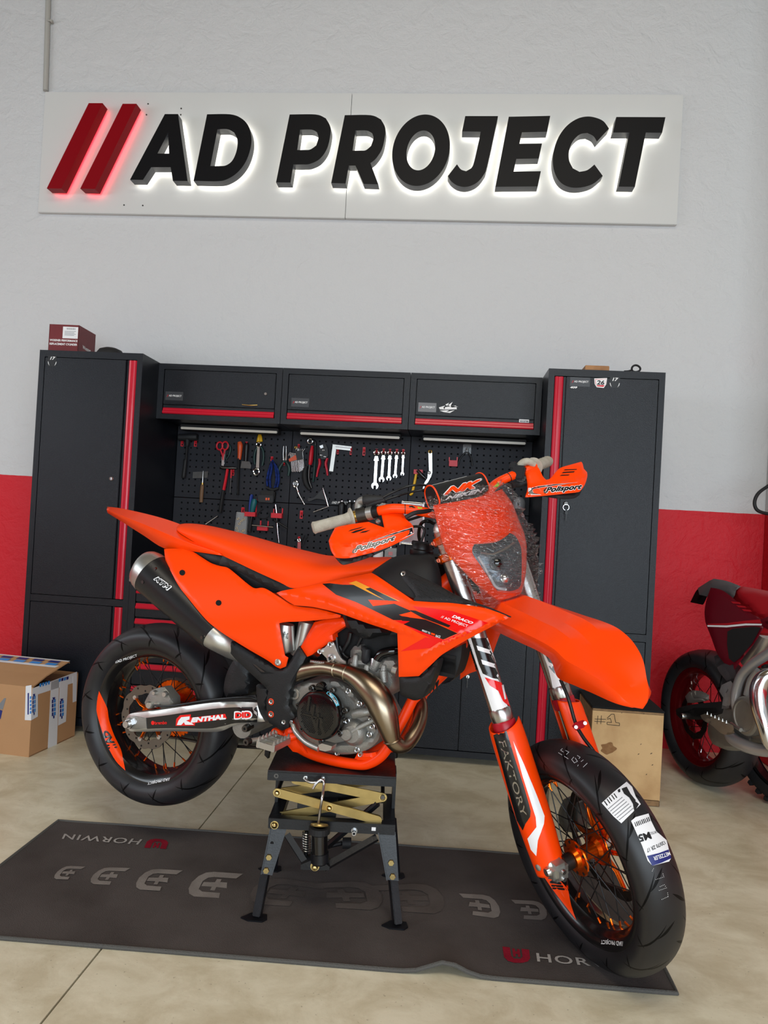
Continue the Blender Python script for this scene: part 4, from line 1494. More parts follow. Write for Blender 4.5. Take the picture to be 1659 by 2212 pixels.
def CB(u, v, xl=None, yl=None):
    """pixel to carton coordinates on the plane x=xl (side) or y=yl (front)"""
    d = Rb@ray(u, v)
    o = Rb@(CAM-c0)
    k = ((xl-o[0])/d[0]) if xl is not None else ((yl-o[1])/d[1])
    return o+d*k


bh1 = float(CB(55.7, 1483, yl=0)[2])
bw1 = 0.46
th = 0.005
mb = MB()
mb.box((-bw1, 0, 0), (0, th, bh1)).box((-bw1, dlen-th, 0), (0, dlen, bh1)).box((-th, th, 0), (0, dlen-th, bh1*0.985)).box((-bw1, th, 0), (-bw1+th, dlen-th, bh1)).box((-bw1, th, 0), (0, dlen-th, th))
mb.obj('carton_body', 'cardboard', cb)
# lid panel hinged on the front edge, rising to the back and slightly sprung open
lz = float(CB(133, 1428, yl=dlen*0.62)[2])
mb = MB()
sec = [(0.0, bh1), (dlen*0.30, bh1+0.035), (dlen*0.62, lz), (dlen*0.66, lz-0.004)]
vs = []
for x in (-bw1, -0.004):
    vs += [(x+(0.030 if x > -0.1 and i >= 2 else 0.0), y, z) for i, (y, z) in enumerate(sec)]
    vs += [(x+(0.030 if x > -0.1 and i >= 2 else 0.0), y+0.002, z-0.006) for i, (y, z) in enumerate(sec)]
n = len(sec)
fs = []
for i in range(n-1):
    fs += [(i, i+1, 2*n+i+1, 2*n+i), (n+i, 3*n+i, 3*n+i+1, n+i+1), (i, n+i, n+i+1, i+1), (2*n+i, 2*n+i+1, 3*n+i+1, 3*n+i)]
fs += [(n-1, 2*n-1, 4*n-1, 3*n-1)]
mb.add(vs, fs).obj('front_flap', 'cardboard', cb)
mb = MB()
mb.add([(-bw1, dlen, bh1), (0, dlen, bh1), (0.0, dlen*0.58, bh1-0.012), (-bw1, dlen*0.58, bh1-0.012), (-bw1, dlen, bh1-0.005), (0, dlen, bh1-0.005), (0.0, dlen*0.58, bh1-0.017), (-bw1, dlen*0.58, bh1-0.017)],
       [(0, 1, 2, 3), (7, 6, 5, 4), (0, 4, 5, 1), (1, 5, 6, 2), (2, 6, 7, 3), (3, 7, 4, 0)]).obj('rear_flap', 'cardboard_in', cb)


def W7(x, y):
    return (x/6.9125, 1380+y/6.9125)


def side_poly(poly, m, nm, lift=0.0008):
    mb = MB().prism([CB(*W7(*p), xl=lift) for p in poly], (-0.0006, 0, 0))
    return mb.obj(nm, m, cb)


def front_poly(poly, m, nm, lift=0.0008):
    return MB().prism([CB(*W7(*p), yl=-lift) for p in poly], (0, 0.0006, 0)).obj(nm, m, cb)


side_poly([(485, 740), (1150, 490), (1150, 640), (565, 830), (565, 1160), (470, 1215)], 'tape', 'tape_strip')
side_poly([(765, 640), (885, 600), (850, 1580), (715, 1635)], 'tape', 'tape_strip')
side_poly([(895, 600), (1020, 560), (985, 1235), (870, 1295)], 'tape', 'tape_strip', 0.0012)
side_poly([(1090, 560), (1150, 530), (1140, 930), (1088, 950)], 'tape', 'tape_strip', 0.0014)
front_poly([(385, 705), (470, 690), (465, 1218), (370, 1212)], 'tape', 'tape_strip')
for x, y0, y1, hw in ((805, 870, 1190, 22), (925, 890, 1195, 22), (510, 820, 1140, 16)):
    for k in range(4):
        ya = y0+(y1-y0)*(0.10+0.2*k)
        yb = y0+(y1-y0)*(0.26+0.2*k)
        side_poly([(x+2, ya), (x+hw+6, ya-6), (x+hw+4, yb-6), (x, yb)], 'tape_blue', 'tape_print', 0.0022)
        side_poly([(x-hw-6, ya+8), (x-6, ya+2), (x-8, yb+4), (x-hw-8, yb+10)], 'tape_navy', 'tape_print', 0.0022)
    side_poly([(x-hw, y0+8), (x+hw, y0), (x+hw*0.4, y0+36), (x-hw*0.4, y0+40)], 'tape_navy', 'tape_print', 0.0024)
    side_poly([(x-hw*0.5, y1-40), (x+hw*0.5, y1-45), (x+hw*0.4, y1-5), (x-hw*0.4, y1)], 'tape_navy', 'tape_print', 0.0024)
for k in range(5):
    y0 = 860+k*55
    front_poly([(445, y0), (468, y0-4), (466, y0+34), (443, y0+40)], 'tape_blue', 'tape_print', 0.0016)
front_poly([(412, 810), (432, 808), (428, 1130), (410, 1132)], 'tape_navy', 'tape_print', 0.0016)
for k in range(4):
    x = 590+k*42
    side_poly([(x, 672-k*12), (x+30, 662-k*12), (x+26, 712-k*12), (x+4, 722-k*12)], 'tape_blue', 'tape_print', 0.0022)
    side_poly([(880+k*38, 600-k*10), (912+k*38, 588-k*10), (908+k*38, 632-k*10), (880+k*38, 645-k*10)], 'tape_navy' if k % 2 else 'tape_blue', 'tape_print', 0.0026)
# tape over the raised flap edge, and printed mark on the front
mb = MB()
mb.add([(-bw1, dlen*0.46, (bh1+0.035)*0.5+lz*0.5+0.0015), (-0.004, dlen*0.46, (bh1+0.035)*0.5+lz*0.5+0.0015), (0.028, dlen*0.66, lz+0.0012), (-bw1, dlen*0.66, lz+0.0012)], [(0, 1, 2, 3)])
mb.obj('tape_strip', 'tape', cb)
for k in range(5):
    xa = -bw1+0.05+k*0.085
    for (y0, y1, m) in ((0.50, 0.545, 'tape_blue'), (0.56, 0.60, 'tape_navy')):
        za = lambda y: (bh1+0.035)+(lz-bh1-0.035)*((y-0.30)/0.32)+0.003
        MB().add([(xa, dlen*y0, za(y0)), (xa+0.055, dlen*y0, za(y0)), (xa+0.065, dlen*y1, za(y1)), (xa+0.01, dlen*y1, za(y1))], [(0, 1, 2, 3)]).obj('tape_print', m, cb)
front_poly([(-60, 950), (0, 960), (62, 885), (90, 885), (40, 1060), (-60, 1030)], 'grey_print', 'carton_print')
front_poly([(-60, 1040), (0, 1060), (36, 1072), (10, 1190), (-60, 1260)], 'tape_navy', 'carton_print')

# ================================================================== WOODEN CRATE
YC = -0.884
k0, k1, k2 = onY(1281, 1527, YC), onY(1434, 1539, YC), onY(1424, 1744, YC)
cx0, cx1 = float(k0[0]), float(k2[0])
cw = cx1-cx0
ch = float(k1[2])
cr = thing('wooden_crate', 'plywood crate marked #1 with black carpet top, behind the front wheel', 'crate', (cx0, YC, 0))
cdp = 0.30
f_ = 0.022
MB().box((0, 0, 0.012), (cw, 0.012, ch-0.012)).obj('front_panel', 'mdf', cr)
MB().box((0, -0.002, 0.0), (cw, 0.02, 0.026), 0.002).obj('rail', 'mdf_edge', cr)
MB().box((0.0, 0.0, 0), (cw, cdp, 0.012)).obj('base', 'mdf_edge', cr)
MB().box((cw-0.012, 0.012, 0.012), (cw, cdp, ch-0.012)).obj('side_panel', 'mdf', cr)
MB().box((0, cdp-0.012, 0.012), (cw-0.012, cdp, ch-0.012)).obj('back_panel', 'mdf', cr)
mb = MB()
mb.box((0, 0.012, 0.012), (0.018, 0.05, ch-0.012)).box((0, cdp-0.05, 0.012), (0.018, cdp-0.012, ch-0.012)).box((0, 0.05, 0.012), (0.018, cdp-0.05, 0.05)).box((0, 0.05, ch-0.06), (0.018, cdp-0.05, ch-0.012))
mb.obj('side_frame', 'mdf_edge', cr)
MB().box((0.012, 0.05, 0.05), (0.018, cdp-0.05, ch-0.06)).obj('side_inset', 'mdf_edge', cr)
MB().box((0, -0.001, ch-0.014), (cw, 0.016, ch-0.002), 0.001).obj('rail', 'mdf_edge', cr)
MB().box((-0.003, -0.003, ch-0.004), (cw+0.003, cdp+0.003, ch+0.004), 0.002).obj('carpet_top', 'carpet_black', cr)
mat('pen', (60, 52, 42), 0.8)
mat('stain', (132, 92, 52), 0.7, var=0.6, vscale=60, var_rgb=(160, 122, 78))


def cpx(x, y):
    return rel(cr, onY(1240+x/2.9117, 1000+y/2.9117, YC))+np.array([0, -0.0012, 0])


mb = MB()
for seg in (((130, 1610), (200, 1612)), ((128, 1625), (195, 1628)), ((150, 1590), (145, 1642)), ((172, 1588), (168, 1642)),
            ((208, 1605), (235, 1580)), ((235, 1580), (252, 1580)), ((252, 1580), (262, 1632)), ((262, 1632), (286, 1636)), ((286, 1636), (286, 1652)), ((286, 1652), (208, 1645)),
            ((208, 1645), (208, 1630)), ((208, 1630), (236, 1632)), ((236, 1632), (228, 1606)), ((228, 1606), (208, 1612))):
    mb.tube([cpx(*seg[0]), cpx(*seg[1])], 0.0011, seg=5)
mb.obj('marker_writing', 'pen', cr)
for sx, sy, rx, ry in ((215, 1795, 46, 36),):
    ring_ = [cpx(sx+rx*math.cos(a)*(1+0.2*math.sin(5*a+sx)), sy+ry*math.sin(a)*(1+0.15*math.sin(4*a))) for a in np.linspace(0, 2*PI, 30, endpoint=False)]
    build('stain', ring_+[cpx(sx, sy)], [(i, (i+1) % 30, 30) for i in range(30)], 'stain', cr)
mb = MB()
for x, y, l in ((405, 1832, 20), (485, 1828, 26), (420, 1770, 14), (492, 1900, 20), (455, 1960, 16), (300, 1572, 10), (438, 1578, 12)):
    l *= 0.6
    mb.prism([cpx(x-l*0.5, y+2), cpx(x, y-3), cpx(x+l*0.5, y-5), cpx(x+l*0.2, y+1)], (0, 0.0006, 0))
tag(mb.obj('scuff_marks', 'black_matte', cr), kind='stuff')

# ================================================================== LIFT STAND
SYAW = math.radians(5.0)
fL, fR = onZ(548, 1985, MT), onZ(860, 2002, MT)
sO = (fL+fR)/2
sO[2] = MT
st = thing('lift_stand', 'black scissor lift stand with gold arms holding up the orange motorcycle', 'stand', tuple(sO), (0, 0, SYAW))
Rs = np.array(Matrix.Rotation(-SYAW, 3, 'Z'))


def SP(x, y, yl=0.0):
    """position in the stand enlargement -> stand coordinates on the plane y = yl"""
    u, v = 500+x/3.770, 1560+y/3.770
    d = Rs@ray(u, v)
    o = Rs@(CAM-sO)
    return o+d*((yl-o[1])/d[1])


mat('stand_black', (14, 15, 19), 0.36, bump=0.08, bscale=200, var=0.3, vscale=20, var_rgb=(34, 35, 40))
mat('gold_zinc', (170, 146, 92), 0.34, metal=0.9, var=0.5, vscale=25, var_rgb=(128, 112, 70))
mat('bolt_gold', (196, 176, 122), 0.25, metal=1.0)
mat('worn_top', (34, 28, 30), 0.32, bump=0.2, bscale=90, var=0.7, vscale=16, var_rgb=(16, 15, 17))
YS = 0.052
DPT = 0.24
a, b = SP(295, 398, YS), SP(1340, 440, YS)
ztop = (a[2]+b[2])/2
zl = ztop-(SP(295, 398, YS)[2]-SP(295, 480, YS)[2])
MB().box((a[0], YS, ztop-0.004), (b[0], YS+DPT, ztop), 0.0015).obj('top_plate', 'worn_top', st)
mb = MB()
mb.box((a[0], YS, zl), (b[0], YS+0.004, ztop-0.0045), 0.001).box((a[0], YS+DPT-0.004, zl), (b[0], YS+DPT, ztop-0.0045)).box((a[0], YS+0.004, zl), (a[0]+0.004, YS+DPT-0.004, ztop-0.0045)).box((b[0]-0.004, YS+0.004, zl), (b[0], YS+DPT-0.004, ztop-0.0045))
mb.obj('top_skirt', 'stand_black', st)


def arm(p0, p1, yl, hw, nm='scissor_arm', m='gold_zinc', th=0.005):
    A, B = SP(*p0, YS+yl), SP(*p1, YS+yl)
    d = (B-A)/np.linalg.norm(B-A)
    n = np.array([-d[2], 0, d[0]])
    pts = []
    for k in range(9):
        t = PI/2+PI*k/8
        pts.append(A+hw*(d*math.cos(t)+n*math.sin(t)))
    for k in range(9):
        t = -PI/2+PI*k/8
        pts.append(B+hw*(d*math.cos(t)+n*math.sin(t)))
    return MB().prism(pts, (0, th, 0)).obj(nm, m, st)


hw = 0.0125
arm((372, 575), (1190, 800), 0.012, hw)
arm((1232, 614), (392, 770), 0.045, hw)
arm((372, 575), (1140, 480), 0.055, hw)
arm((1232, 614), (520, 470), 0.022, hw)
arm((372, 570), (1190, 790), 0.24, hw)
arm((1232, 610), (392, 765), 0.21, hw)
for p, yl in (((372, 575), 0.012), ((1232, 614), 0.022), ((797, 698), 0.012)):
    c = SP(*p, YS+yl)
    mb = MB().lathe([(0.0005, -0.010), (0.005, -0.009), (0.0075, -0.005), (0.008, -0.0005), (0.0105, -0.0005), (0.0105, 0.0)], tuple(c), seg=18)
    mb.obj('bolt', 'bolt_gold', st, smooth=True)
MB().tube([SP(372, 575, YS+0.01), SP(372, 575, YS+0.01)+np.array([0, 0.25, 0])], 0.006, seg=10).obj('pivot_rod', 'dark_steel', st, smooth=True)
MB().tube([SP(1232, 614, YS+0.01), SP(1232, 614, YS+0.01)+np.array([0, 0.25, 0])], 0.006, seg=10).obj('pivot_rod', 'dark_steel', st, smooth=True)
# lower frame
c, d = SP(300, 795, YS), SP(1336, 825, YS)
z1 = (c[2]+d[2])/2
z0 = z1-(SP(300, 795, YS)[2]-SP(300, 880, YS)[2])
mb = MB()
mb.box((c[0], YS, z0), (d[0], YS+0.004, z1), 0.001).box((c[0], YS+0.004, z1-0.004), (d[0], YS+0.03, z1))
mb.obj('frame_rail', 'stand_black', st)
MB().box((c[0], YS+DPT-0.004, z0), (d[0], YS+DPT, z1)).obj('frame_rail', 'stand_black', st)
for xx in (c[0], d[0]-0.035):
    MB().box((xx, YS+0.031, z1-0.03), (xx+0.035, YS+DPT-0.005, z1), 0.002).obj('side_channel', 'stand_black', st)
    MB().box((xx+(0.0 if xx == c[0] else 0.025), YS+0.12, z1), (xx+(0.010 if xx == c[0] else 0.035), YS+0.20, zl-0.003), 0.001).obj('guide_post', 'stand_black', st)
for p in ((350, 838),):
    q = SP(*p, YS)
    MB().lathe([(0.0005, -0.011), (0.006, -0.009), (0.009, -0.004), (0.0095, -0.0005), (0.012, -0.0005), (0.012, 0.001)], tuple(q), seg=18).obj('bolt', 'bolt_gold', st, smooth=True)
q = SP(1000, 885, YS)
MB().lathe([(0.004, -0.02), (0.006, -0.02), (0.006, 0.0), (0.009, 0.0)], tuple(q), seg=14).obj('spigot', 'steel', st, smooth=True)
q = SP(1158, 870, YS)
MB().box(q+np.array([-0.006, -0.0005, -0.005]), q+np.array([0.006, 0.0005, 0.005])).obj('bolt_hole', 'label', st)
q = SP(365, 437, YS)
MB().lathe([(0.003, -0.001), (0.007, -0.001), (0.007, 0.001)], tuple(q), seg=14).obj('bolt_hole', 'dark_steel', st, smooth=True)


def leg(tp, ft, bolts, hole, front=True):
    """tp: two top corners, ft: two bottom corners of the tapered bracket, then a square tube to the foot"""
    yA, yB = (0.0, 0.0) if front else (DPT, DPT)
    P = [SP(*tp[0], YS), SP(*tp[1], YS), SP(*ft[1], YS*0.5), SP(*ft[0], YS*0.5)]
    off = np.array([0, 0.0 if front else DPT-0.004, 0])
    L = MB().prism([p+off+np.array([0, 0.005, 0]) for p in P], (0, 0.004, 0))
    L.prism([p+off for p in (P[0], P[3], P[3]+np.array([0.003, 0, 0]), P[0]+np.array([0.003, 0, 0]))], (0, 0.03, 0))
    L = L.obj('leg', 'stand_black', st)
    return L


for tp, ft, tube0, foot, bolts, hole in ((((312, 872), (446, 880)), ((238, 1240), (330, 1255)), (282, 1200), (208, 1590), ((306, 1098), (283, 1207)), (330, 985)),
                                         (((1192, 900), (1336, 900)), ((1262, 1290), (1362, 1300)), (1312, 1255), (1350, 1660), ((1300, 1143), (1312, 1256)), (1292, 1034))):
    L = leg(tp, ft, bolts, hole)
    A, B = SP(*tube0, YS*0.5+0.028), SP(*foot, 0.006)
    B[2] = 0.004
    A = A+(A-B)*0.25
    dd = (B-A)/np.linalg.norm(B-A)
    M = Matrix.Translation(Vector((A+B)/2)) @ Vector(dd).to_track_quat('Z', 'Y').to_matrix().to_4x4()
    ln = np.linalg.norm(B-A)
    MB().box((-0.0115, -0.0115, -ln/2), (0.0115, 0.0115, ln/2), 0.002, M=M).obj('leg_tube', 'stand_black', L)
    MB().prism([(B[0]+x, B[1]+y, 0.0005) for x, y in ((-0.045, -0.008), (-0.022, -0.022), (0.018, -0.024), (0.030, -0.010), (0.026, 0.014), (-0.02, 0.018))], (0, 0, 0.004)).obj('foot_plate', 'stand_black', L)
    for b_ in bolts:
        q = SP(*b_, YS*(0.72 if b_[1] < 1180 else 0.56)+0.004)
        MB().lathe([(0.0005, -0.005), (0.0085, -0.005), (0.0095, -0.003), (0.0095, 0.001)], tuple(q), seg=6).obj('bolt', 'bolt_gold', L)
    q = SP(*hole, YS*0.85+0.0045)
    MB().lathe([(0.0005, -0.0003), (0.005, -0.0003), (0.005, 0.001)], tuple(q), seg=12).obj('bolt_hole', 'hole', L)
    # rear leg, the same way round at the back
    B2 = B+np.array([0, DPT+0.05, 0])
    A2 = A+np.array([0, DPT-0.03, 0.05])
    dd = (B2-A2)/np.linalg.norm(B2-A2)
    ln = np.linalg.norm(B2-A2)
    M = Matrix.Translation(Vector((A2+B2)/2)) @ Vector(dd).to_track_quat('Z', 'Y').to_matrix().to_4x4()
    Lr = MB().box((-0.012, -0.012, -ln/2), (0.012, 0.012, ln/2), 0.002, M=M).obj('leg', 'stand_black', st)
    MB().prism([(B2[0]+x, B2[1]+y, 0.0005) for x, y in ((-0.045, -0.008), (-0.022, -0.022), (0.018, -0.024), (0.030, -0.010), (0.026, 0.014), (-0.02, 0.018))], (0, 0, 0.004)).obj('foot_plate', 'stand_black', Lr)
# hydraulic unit
c = SP(716, 840, 0.02)
MB().tube([SP(716, 880, 0.02), SP(718, 1065, 0.02)], 0.0235, seg=24).obj('cylinder', 'black_gloss', st, smooth=True)
MB().tube([SP(718, 1060, 0.02), SP(720, 1135, 0.02), SP(720, 1150, 0.02)], [0.026, 0.026, 0.020], seg=24).obj('cylinder_base', 'stand_black', st, smooth=True)
mb = MB()
q = SP(716, 880, 0.02)
mb.lathe([(0.020, 0.012), (0.030, 0.010), (0.031, -0.006), (0.026, -0.010)], tuple(q), axis='z', seg=20)
mb.obj('gaiter', 'black_matte', st)
q = SP(716, 838, 0.012)
Mt = Matrix.Translation(Vector(q)) @ Matrix.Rotation(math.radians(-18), 4, 'X')
mb = MB()
mb.lathe([(0.004, 0.003), (0.0245, 0.003), (0.0258, 0.0), (0.0245, -0.003), (0.004, -0.003)], axis='z', seg=28, M=Mt)
mb.obj('washer', 'gold_zinc', st, smooth=True)
pts = [SP(708, 828, 0.005), SP(722, 720, -0.003), SP(738, 620, -0.012), SP(752, 520, YS-0.030), SP(748, 480, YS-0.026), SP(722, 470, YS-0.028), SP(690, 500, YS-0.030), SP(664, 540, YS-0.030)]
MB().tube(spline(pts, 6), 0.0038, seg=10).obj('hook_rod', 'steel', st, smooth=True)
pts = [SP(605, 452, YS-0.004), SP(606, 472, YS-0.016), SP(640, 490, YS-0.022), SP(700, 488, YS-0.022), SP(740, 470, YS-0.016), SP(745, 458, YS-0.004)]
MB().tube(spline(pts, 6), 0.0035, seg=10).obj('latch_loop', 'steel', st, smooth=True)
for p in ((605, 450), (746, 456)):
    MB().lathe([(0.0005, -0.006), (0.007, -0.006), (0.0075, -0.004), (0.0075, 0.001)], tuple(SP(*p, YS)), seg=6).obj('nut', 'steel', st)
# V brace, bracket and spring
MB().tube([SP(452, 915, YS+0.01), SP(625, 1185, 0.03)], 0.012, seg=4).obj('brace', 'stand_black', st)
MB().tube([SP(1185, 938, YS+0.01), SP(752, 1185, 0.03)], 0.012, seg=4).obj('brace', 'stand_black', st)
a, b = SP(562, 1205, 0.012), SP(795, 1150, 0.012)
MB().prism([SP(562, 1202, 0.012), SP(795, 1208, 0.012), SP(800, 1180, 0.012), SP(740, 1130, 0.012), SP(640, 1130, 0.012), SP(566, 1160, 0.012)], (0, 0.05, 0)).obj('pivot_bracket', 'stand_black', st)
MB().lathe([(0.0005, -0.014), (0.006, -0.013), (0.0085, -0.008), (0.009, -0.001), (0.013, -0.001), (0.013, 0.001)], tuple(SP(680, 1174, 0.012)), seg=18).obj('bolt', 'bolt_gold', st, smooth=True)
s0, s1 = SP(612, 890, 0.06), SP(608, 1045, 0.06)
pts = [s0+(s1-s0)*t+np.array([0.011*math.cos(t*2*PI*8), 0.011*math.sin(t*2*PI*8), 0]) for t in np.linspace(0, 1, 97)]
MB().tube(pts, 0.0022, seg=6).obj('coil_spring', 'steel', st, smooth=True)
MB().tube([s0, s1+np.array([0, 0, -0.02])], 0.006, seg=10).obj('spring_core', 'black', st, smooth=True)
MB().tube([SP(1190, 660, 0.10), SP(780, 1010, 0.16)], 0.010, seg=8).obj('lift_lever', 'stand_black', st, smooth=True)
MB().tube([SP(905, 985, 0.26), SP(975, 985, 0.26)], 0.017, seg=16).obj('pedal_roller', 'rubber', st, smooth=True)
MB().tube([SP(790, 1010, 0.24), SP(900, 985, 0.26)], 0.007, seg=8).obj('pedal_arm', 'stand_black', st, smooth=True)
MB().box((SP(540, 600, 0.1)[0], 0.10, z1-0.01), (SP(860, 600, 0.1)[0], 0.16, z1+0.03), 0.002).obj('lift_yoke', 'stand_black', st)

# ================================================================== ORANGE MOTORCYCLE
# bike coordinates: x forward, y left, z up, origin at the rear axle; "lat" is the distance to the right of the centre plane
BO = np.array([-0.63184, -1.61188, 0.43784])
BYAW, BPIT, STEER, WB = math.radians(-17.9044), math.radians(4.3927), math.radians(44.44), 1.47887
RB = np.array((Matrix.Rotation(BYAW, 3, 'Z') @ Matrix.Rotation(BPIT, 3, 'Y')))
RK = math.radians(26.1)
kx, nx_ = np.array([-math.sin(RK), 0, math.cos(RK)]), np.array([math.cos(RK), 0, math.sin(RK)])
FA = np.array([WB, 0, -0.02])
AX = FA-nx_*0.055
bike = thing('motorcycle', 'orange supermoto motorcycle raised on the lift stand, headlight wrapped in film', 'motorcycle', tuple(BO), (0, BPIT, BYAW))
bike.rotation_euler = Matrix(RB.tolist()).to_euler()


def axr(v, a):
    v = np.asarray(v, float)
    return v*math.cos(a)+np.cross(kx, v)*math.sin(a)+kx*(kx@v)*(1-math.cos(a))


def ST(p):
    """unsteered -> steered bike coordinates"""
    return AX+axr(np.asarray(p, float)-AX, -STEER)


def ident(p):
    return np.asarray(p, float)


CB0 = RB.T@(CAM-BO)
CS0 = AX+axr(CB0-AX, STEER)


def Bp(u, v, lat):
    d = RB.T@ray(u, v)
    return CB0+d*((-lat-CB0[1])/d[1])


def Fp(u, v, lat):
    d = axr(RB.T@ray(u, v), STEER)
    return CS0+d*((-lat-CS0[1])/d[1])


def Np(u, v, off):
    d = axr(RB.T@ray(u, v), STEER)
    return CS0+d*((off-(CS0-AX)@nx_)/(d@nx_))


def crop(x0, y0, s):
    return lambda x, y: (x0+x/s, y0+y/s)


cA, cB, cC, cD = crop(220, 1060, 2.765), crop(660, 960, 2.6758), crop(900, 1240, 3.0722), crop(1040, 1560, 3.6065)
cF, cG, cH, cI = crop(160, 1300, 3.318), crop(560, 1280, 4.1475), crop(900, 1000, 5.53), crop(660, 1010, 5.925)
cJ, cK, cM = crop(1060, 960, 6.9125), crop(740, 1200, 4.3658), crop(1080, 1260, 4.74)


def lsq(ctrl):
    """smooth value over the picture plane from control points (u, v, value)"""
    c = np.array(ctrl, float)
    m, s = c[:, :2].mean(0), 100.0

    def basis(u, v):
        x, y = (u-m[0])/s, (v-m[1])/s
        b = [np.ones_like(x)]
        if len(c) >= 3:
            b += [x, y]
        if len(c) >= 7:
            b += [x*x, x*y, y*y]
        return np.stack(b, -1)
    mean = c[:, 2].mean()
    Bm = basis(c[:, 0], c[:, 1])
    reg = np.eye(Bm.shape[1])*0.12
    k, *_ = np.linalg.lstsq(np.vstack([Bm, reg]), np.concatenate([c[:, 2]-mean, np.zeros(len(reg))]), rcond=None)
    return lambda u, v: mean+float(basis(np.array([u]), np.array([v]))[0]@k)


def seg_dist(P, poly):
    """distance of points P (n,2) to the closed polyline"""
    P = np.asarray(P, float)
    A = np.array([p[:2] for p in poly], float)
    Bq = np.roll(A, -1, 0)
    d = np.full(len(P), 1e9)
    for a, b in zip(A, Bq):
        ab = b-a
        t = np.clip(((P-a)@ab)/((ab@ab)+1e-9), 0, 1)
        d = np.minimum(d, np.linalg.norm(P-(a+t[:, None]*ab), axis=1))
    return d


def cdt_fill(poly, step):
    """triangulated interior of a picture-plane polygon with grid points inside"""
    poly = [np.array(p[:2], float) for p in poly]
    A = np.array(poly)
    lo, hi = A.min(0), A.max(0)
    pts = [tuple(p) for p in poly]
    gx = np.arange(lo[0]+step*0.5, hi[0], step)
    gy = np.arange(lo[1]+step*0.5, hi[1], step*0.87)
    cand = np.array([(x+(step*0.5 if j % 2 else 0), y) for j, y in enumerate(gy) for x in gx]) if len(gx) and len(gy) else np.zeros((0, 2))
    if len(cand):
        d = seg_dist(cand, poly)
        cand = [tuple(c) for c, dd in zip(cand, d) if dd > step*0.45 and inp(poly, c)]
    n = len(poly)
    r = delaunay_2d_cdt([Vector(p) for p in pts]+[Vector(c) for c in cand], [(i, (i+1) % n) for i in range(n)], [], 1, 1e-6)
    return [np.array(p[:2]) for p in r[0]], [tuple(f) for f in r[2]]


def dens(poly, mx):
    out = []
    for i in range(len(poly)):
        a, b = np.array(poly[i], float), np.array(poly[(i+1) % len(poly)], float)
        k = max(1, int(np.linalg.norm(b-a)/mx))
        out += [a+(b-a)*j/k for j in range(k)]
    return out


def panel(name, outline, ctrl, m, parent=None, th=0.003, step=9, rw=5, rh=0.004, mapf=Bp, post=ident, mirror=False, creases=(), corner=32, label=None, sm=True, ang=35, holes=()):
    """body panel: outline in the picture plane, real lateral position from control points, rounded rim, thickness"""
    parent = parent or bike
    f = lsq(ctrl)
    O = dens(smooth_poly(outline, n=5, corner=corner) if sm else outline, step)
    V2, Fc = cdt_fill(O, step)
    for h in holes:
        Fc = [t for t in Fc if not inp(h, sum(V2[i] for i in t)/len(t))]
    D = seg_dist(V2, O)
    vals = []
    for p, d in zip(V2, D):
        z = f(p[0], p[1])-rh*(1-min(1.0, d/rw))**2
        for line, w, h in creases:
            L = [np.array(q, float) for q in line]
            dm = 1e9
            for a, b in zip(L[:-1], L[1:]):
                ab = b-a
                t = max(0, min(1, ((p-a)@ab)/(ab@ab)))
                dm = min(dm, np.linalg.norm(p-(a+t*ab)))
            z += h*max(0.0, 1-dm/w)
        vals.append(z)
    front = [mapf(p[0], p[1], z) for p, z in zip(V2, vals)]
    ax = np.array([0, 1.0, 0]) if mapf in (Bp, Fp) else -nx_
    back = [q+ax*th for q in front]
    n = len(front)
    cnt = {}
    for t in Fc:
        for i in range(len(t)):
            e = (t[i], t[(i+1) % len(t)])
            cnt[tuple(sorted(e))] = cnt.get(tuple(sorted(e)), []) + [e]
    rim = [e[0] for e in cnt.values() if len(e) == 1]
    fs = list(Fc)+[tuple(reversed([i+n for i in t])) for t in Fc]+[(b, a, a+n, b+n) for a, b in rim]
    obs = []
    for sgn in ((1, -1) if mirror else (1,)):
        vs = [post((q[0], q[1]*sgn, q[2])) for q in front+back]
        o = build(name, vs, fs, m, parent, smooth=True, angle=ang)
        if label:
            o['label'] = label
        obs.append(o)
    return obs[0]


def loft(name, rows, m, parent=None, mapf=Bp, post=ident, mirror=True, nu=4, nv=3, th=0.0, closed_ends=False, ang=50, label=None):
    """surface through rows of (u, v, lat); right half given, mirrored across the centre plane"""
    R3 = []
    for r in rows:
        pts = [np.array(mapf(*p)) for p in r]
        if mirror:
            pts = pts+[np.array((p[0], -p[1], p[2])) for p in reversed(pts[:-1] if abs(r[-1][2]) < 1e-6 else pts)]
        R3.append(spline(pts, nv))
    cols = list(zip(*R3))
    cols = [spline(list(c), nu) for c in cols]
    G = list(zip(*cols))
    nr, nc = len(G), len(G[0])
    vs = [post(p) for row in G for p in row]
    fs = [(i*nc+j, i*nc+j+1, (i+1)*nc+j+1, (i+1)*nc+j) for i in range(nr-1) for j in range(nc-1)]
    if closed_ends:
        fs += [tuple(range(nc)), tuple((nr-1)*nc+j for j in reversed(range(nc)))]
    o = build(name, vs, fs, m, parent or bike, smooth=True, angle=ang)
    if th:
        md = o.modifiers.new('thickness', 'SOLIDIFY')
        md.thickness = th
        md.offset = -1
    if label:
        o['label'] = label
    return o


def bvh_of(objs, mats=None):
    vs, fs = [], []
    for o in objs:
        n = len(vs)
        M = o.matrix_basis
        p = o.parent
        while p is not None and p is not bike:
            M = p.matrix_basis @ M
            p = p.parent
        vs += [M @ v.co for v in o.data.vertices]
        fs += [tuple(i+n for i in p_.vertices) for p_ in o.data.polygons]
    return BVHTree.FromPolygons(vs, fs)


def cast(bv, u, v, lift):
    d = Vector(RB.T@ray(u, v)).normalized()
    loc, nor, idx, dist = bv.ray_cast(Vector(CB0), d)
    if loc is None:
        return None
    if nor.dot(d) > 0:
        nor = -nor
    return np.array(loc+nor*lift)


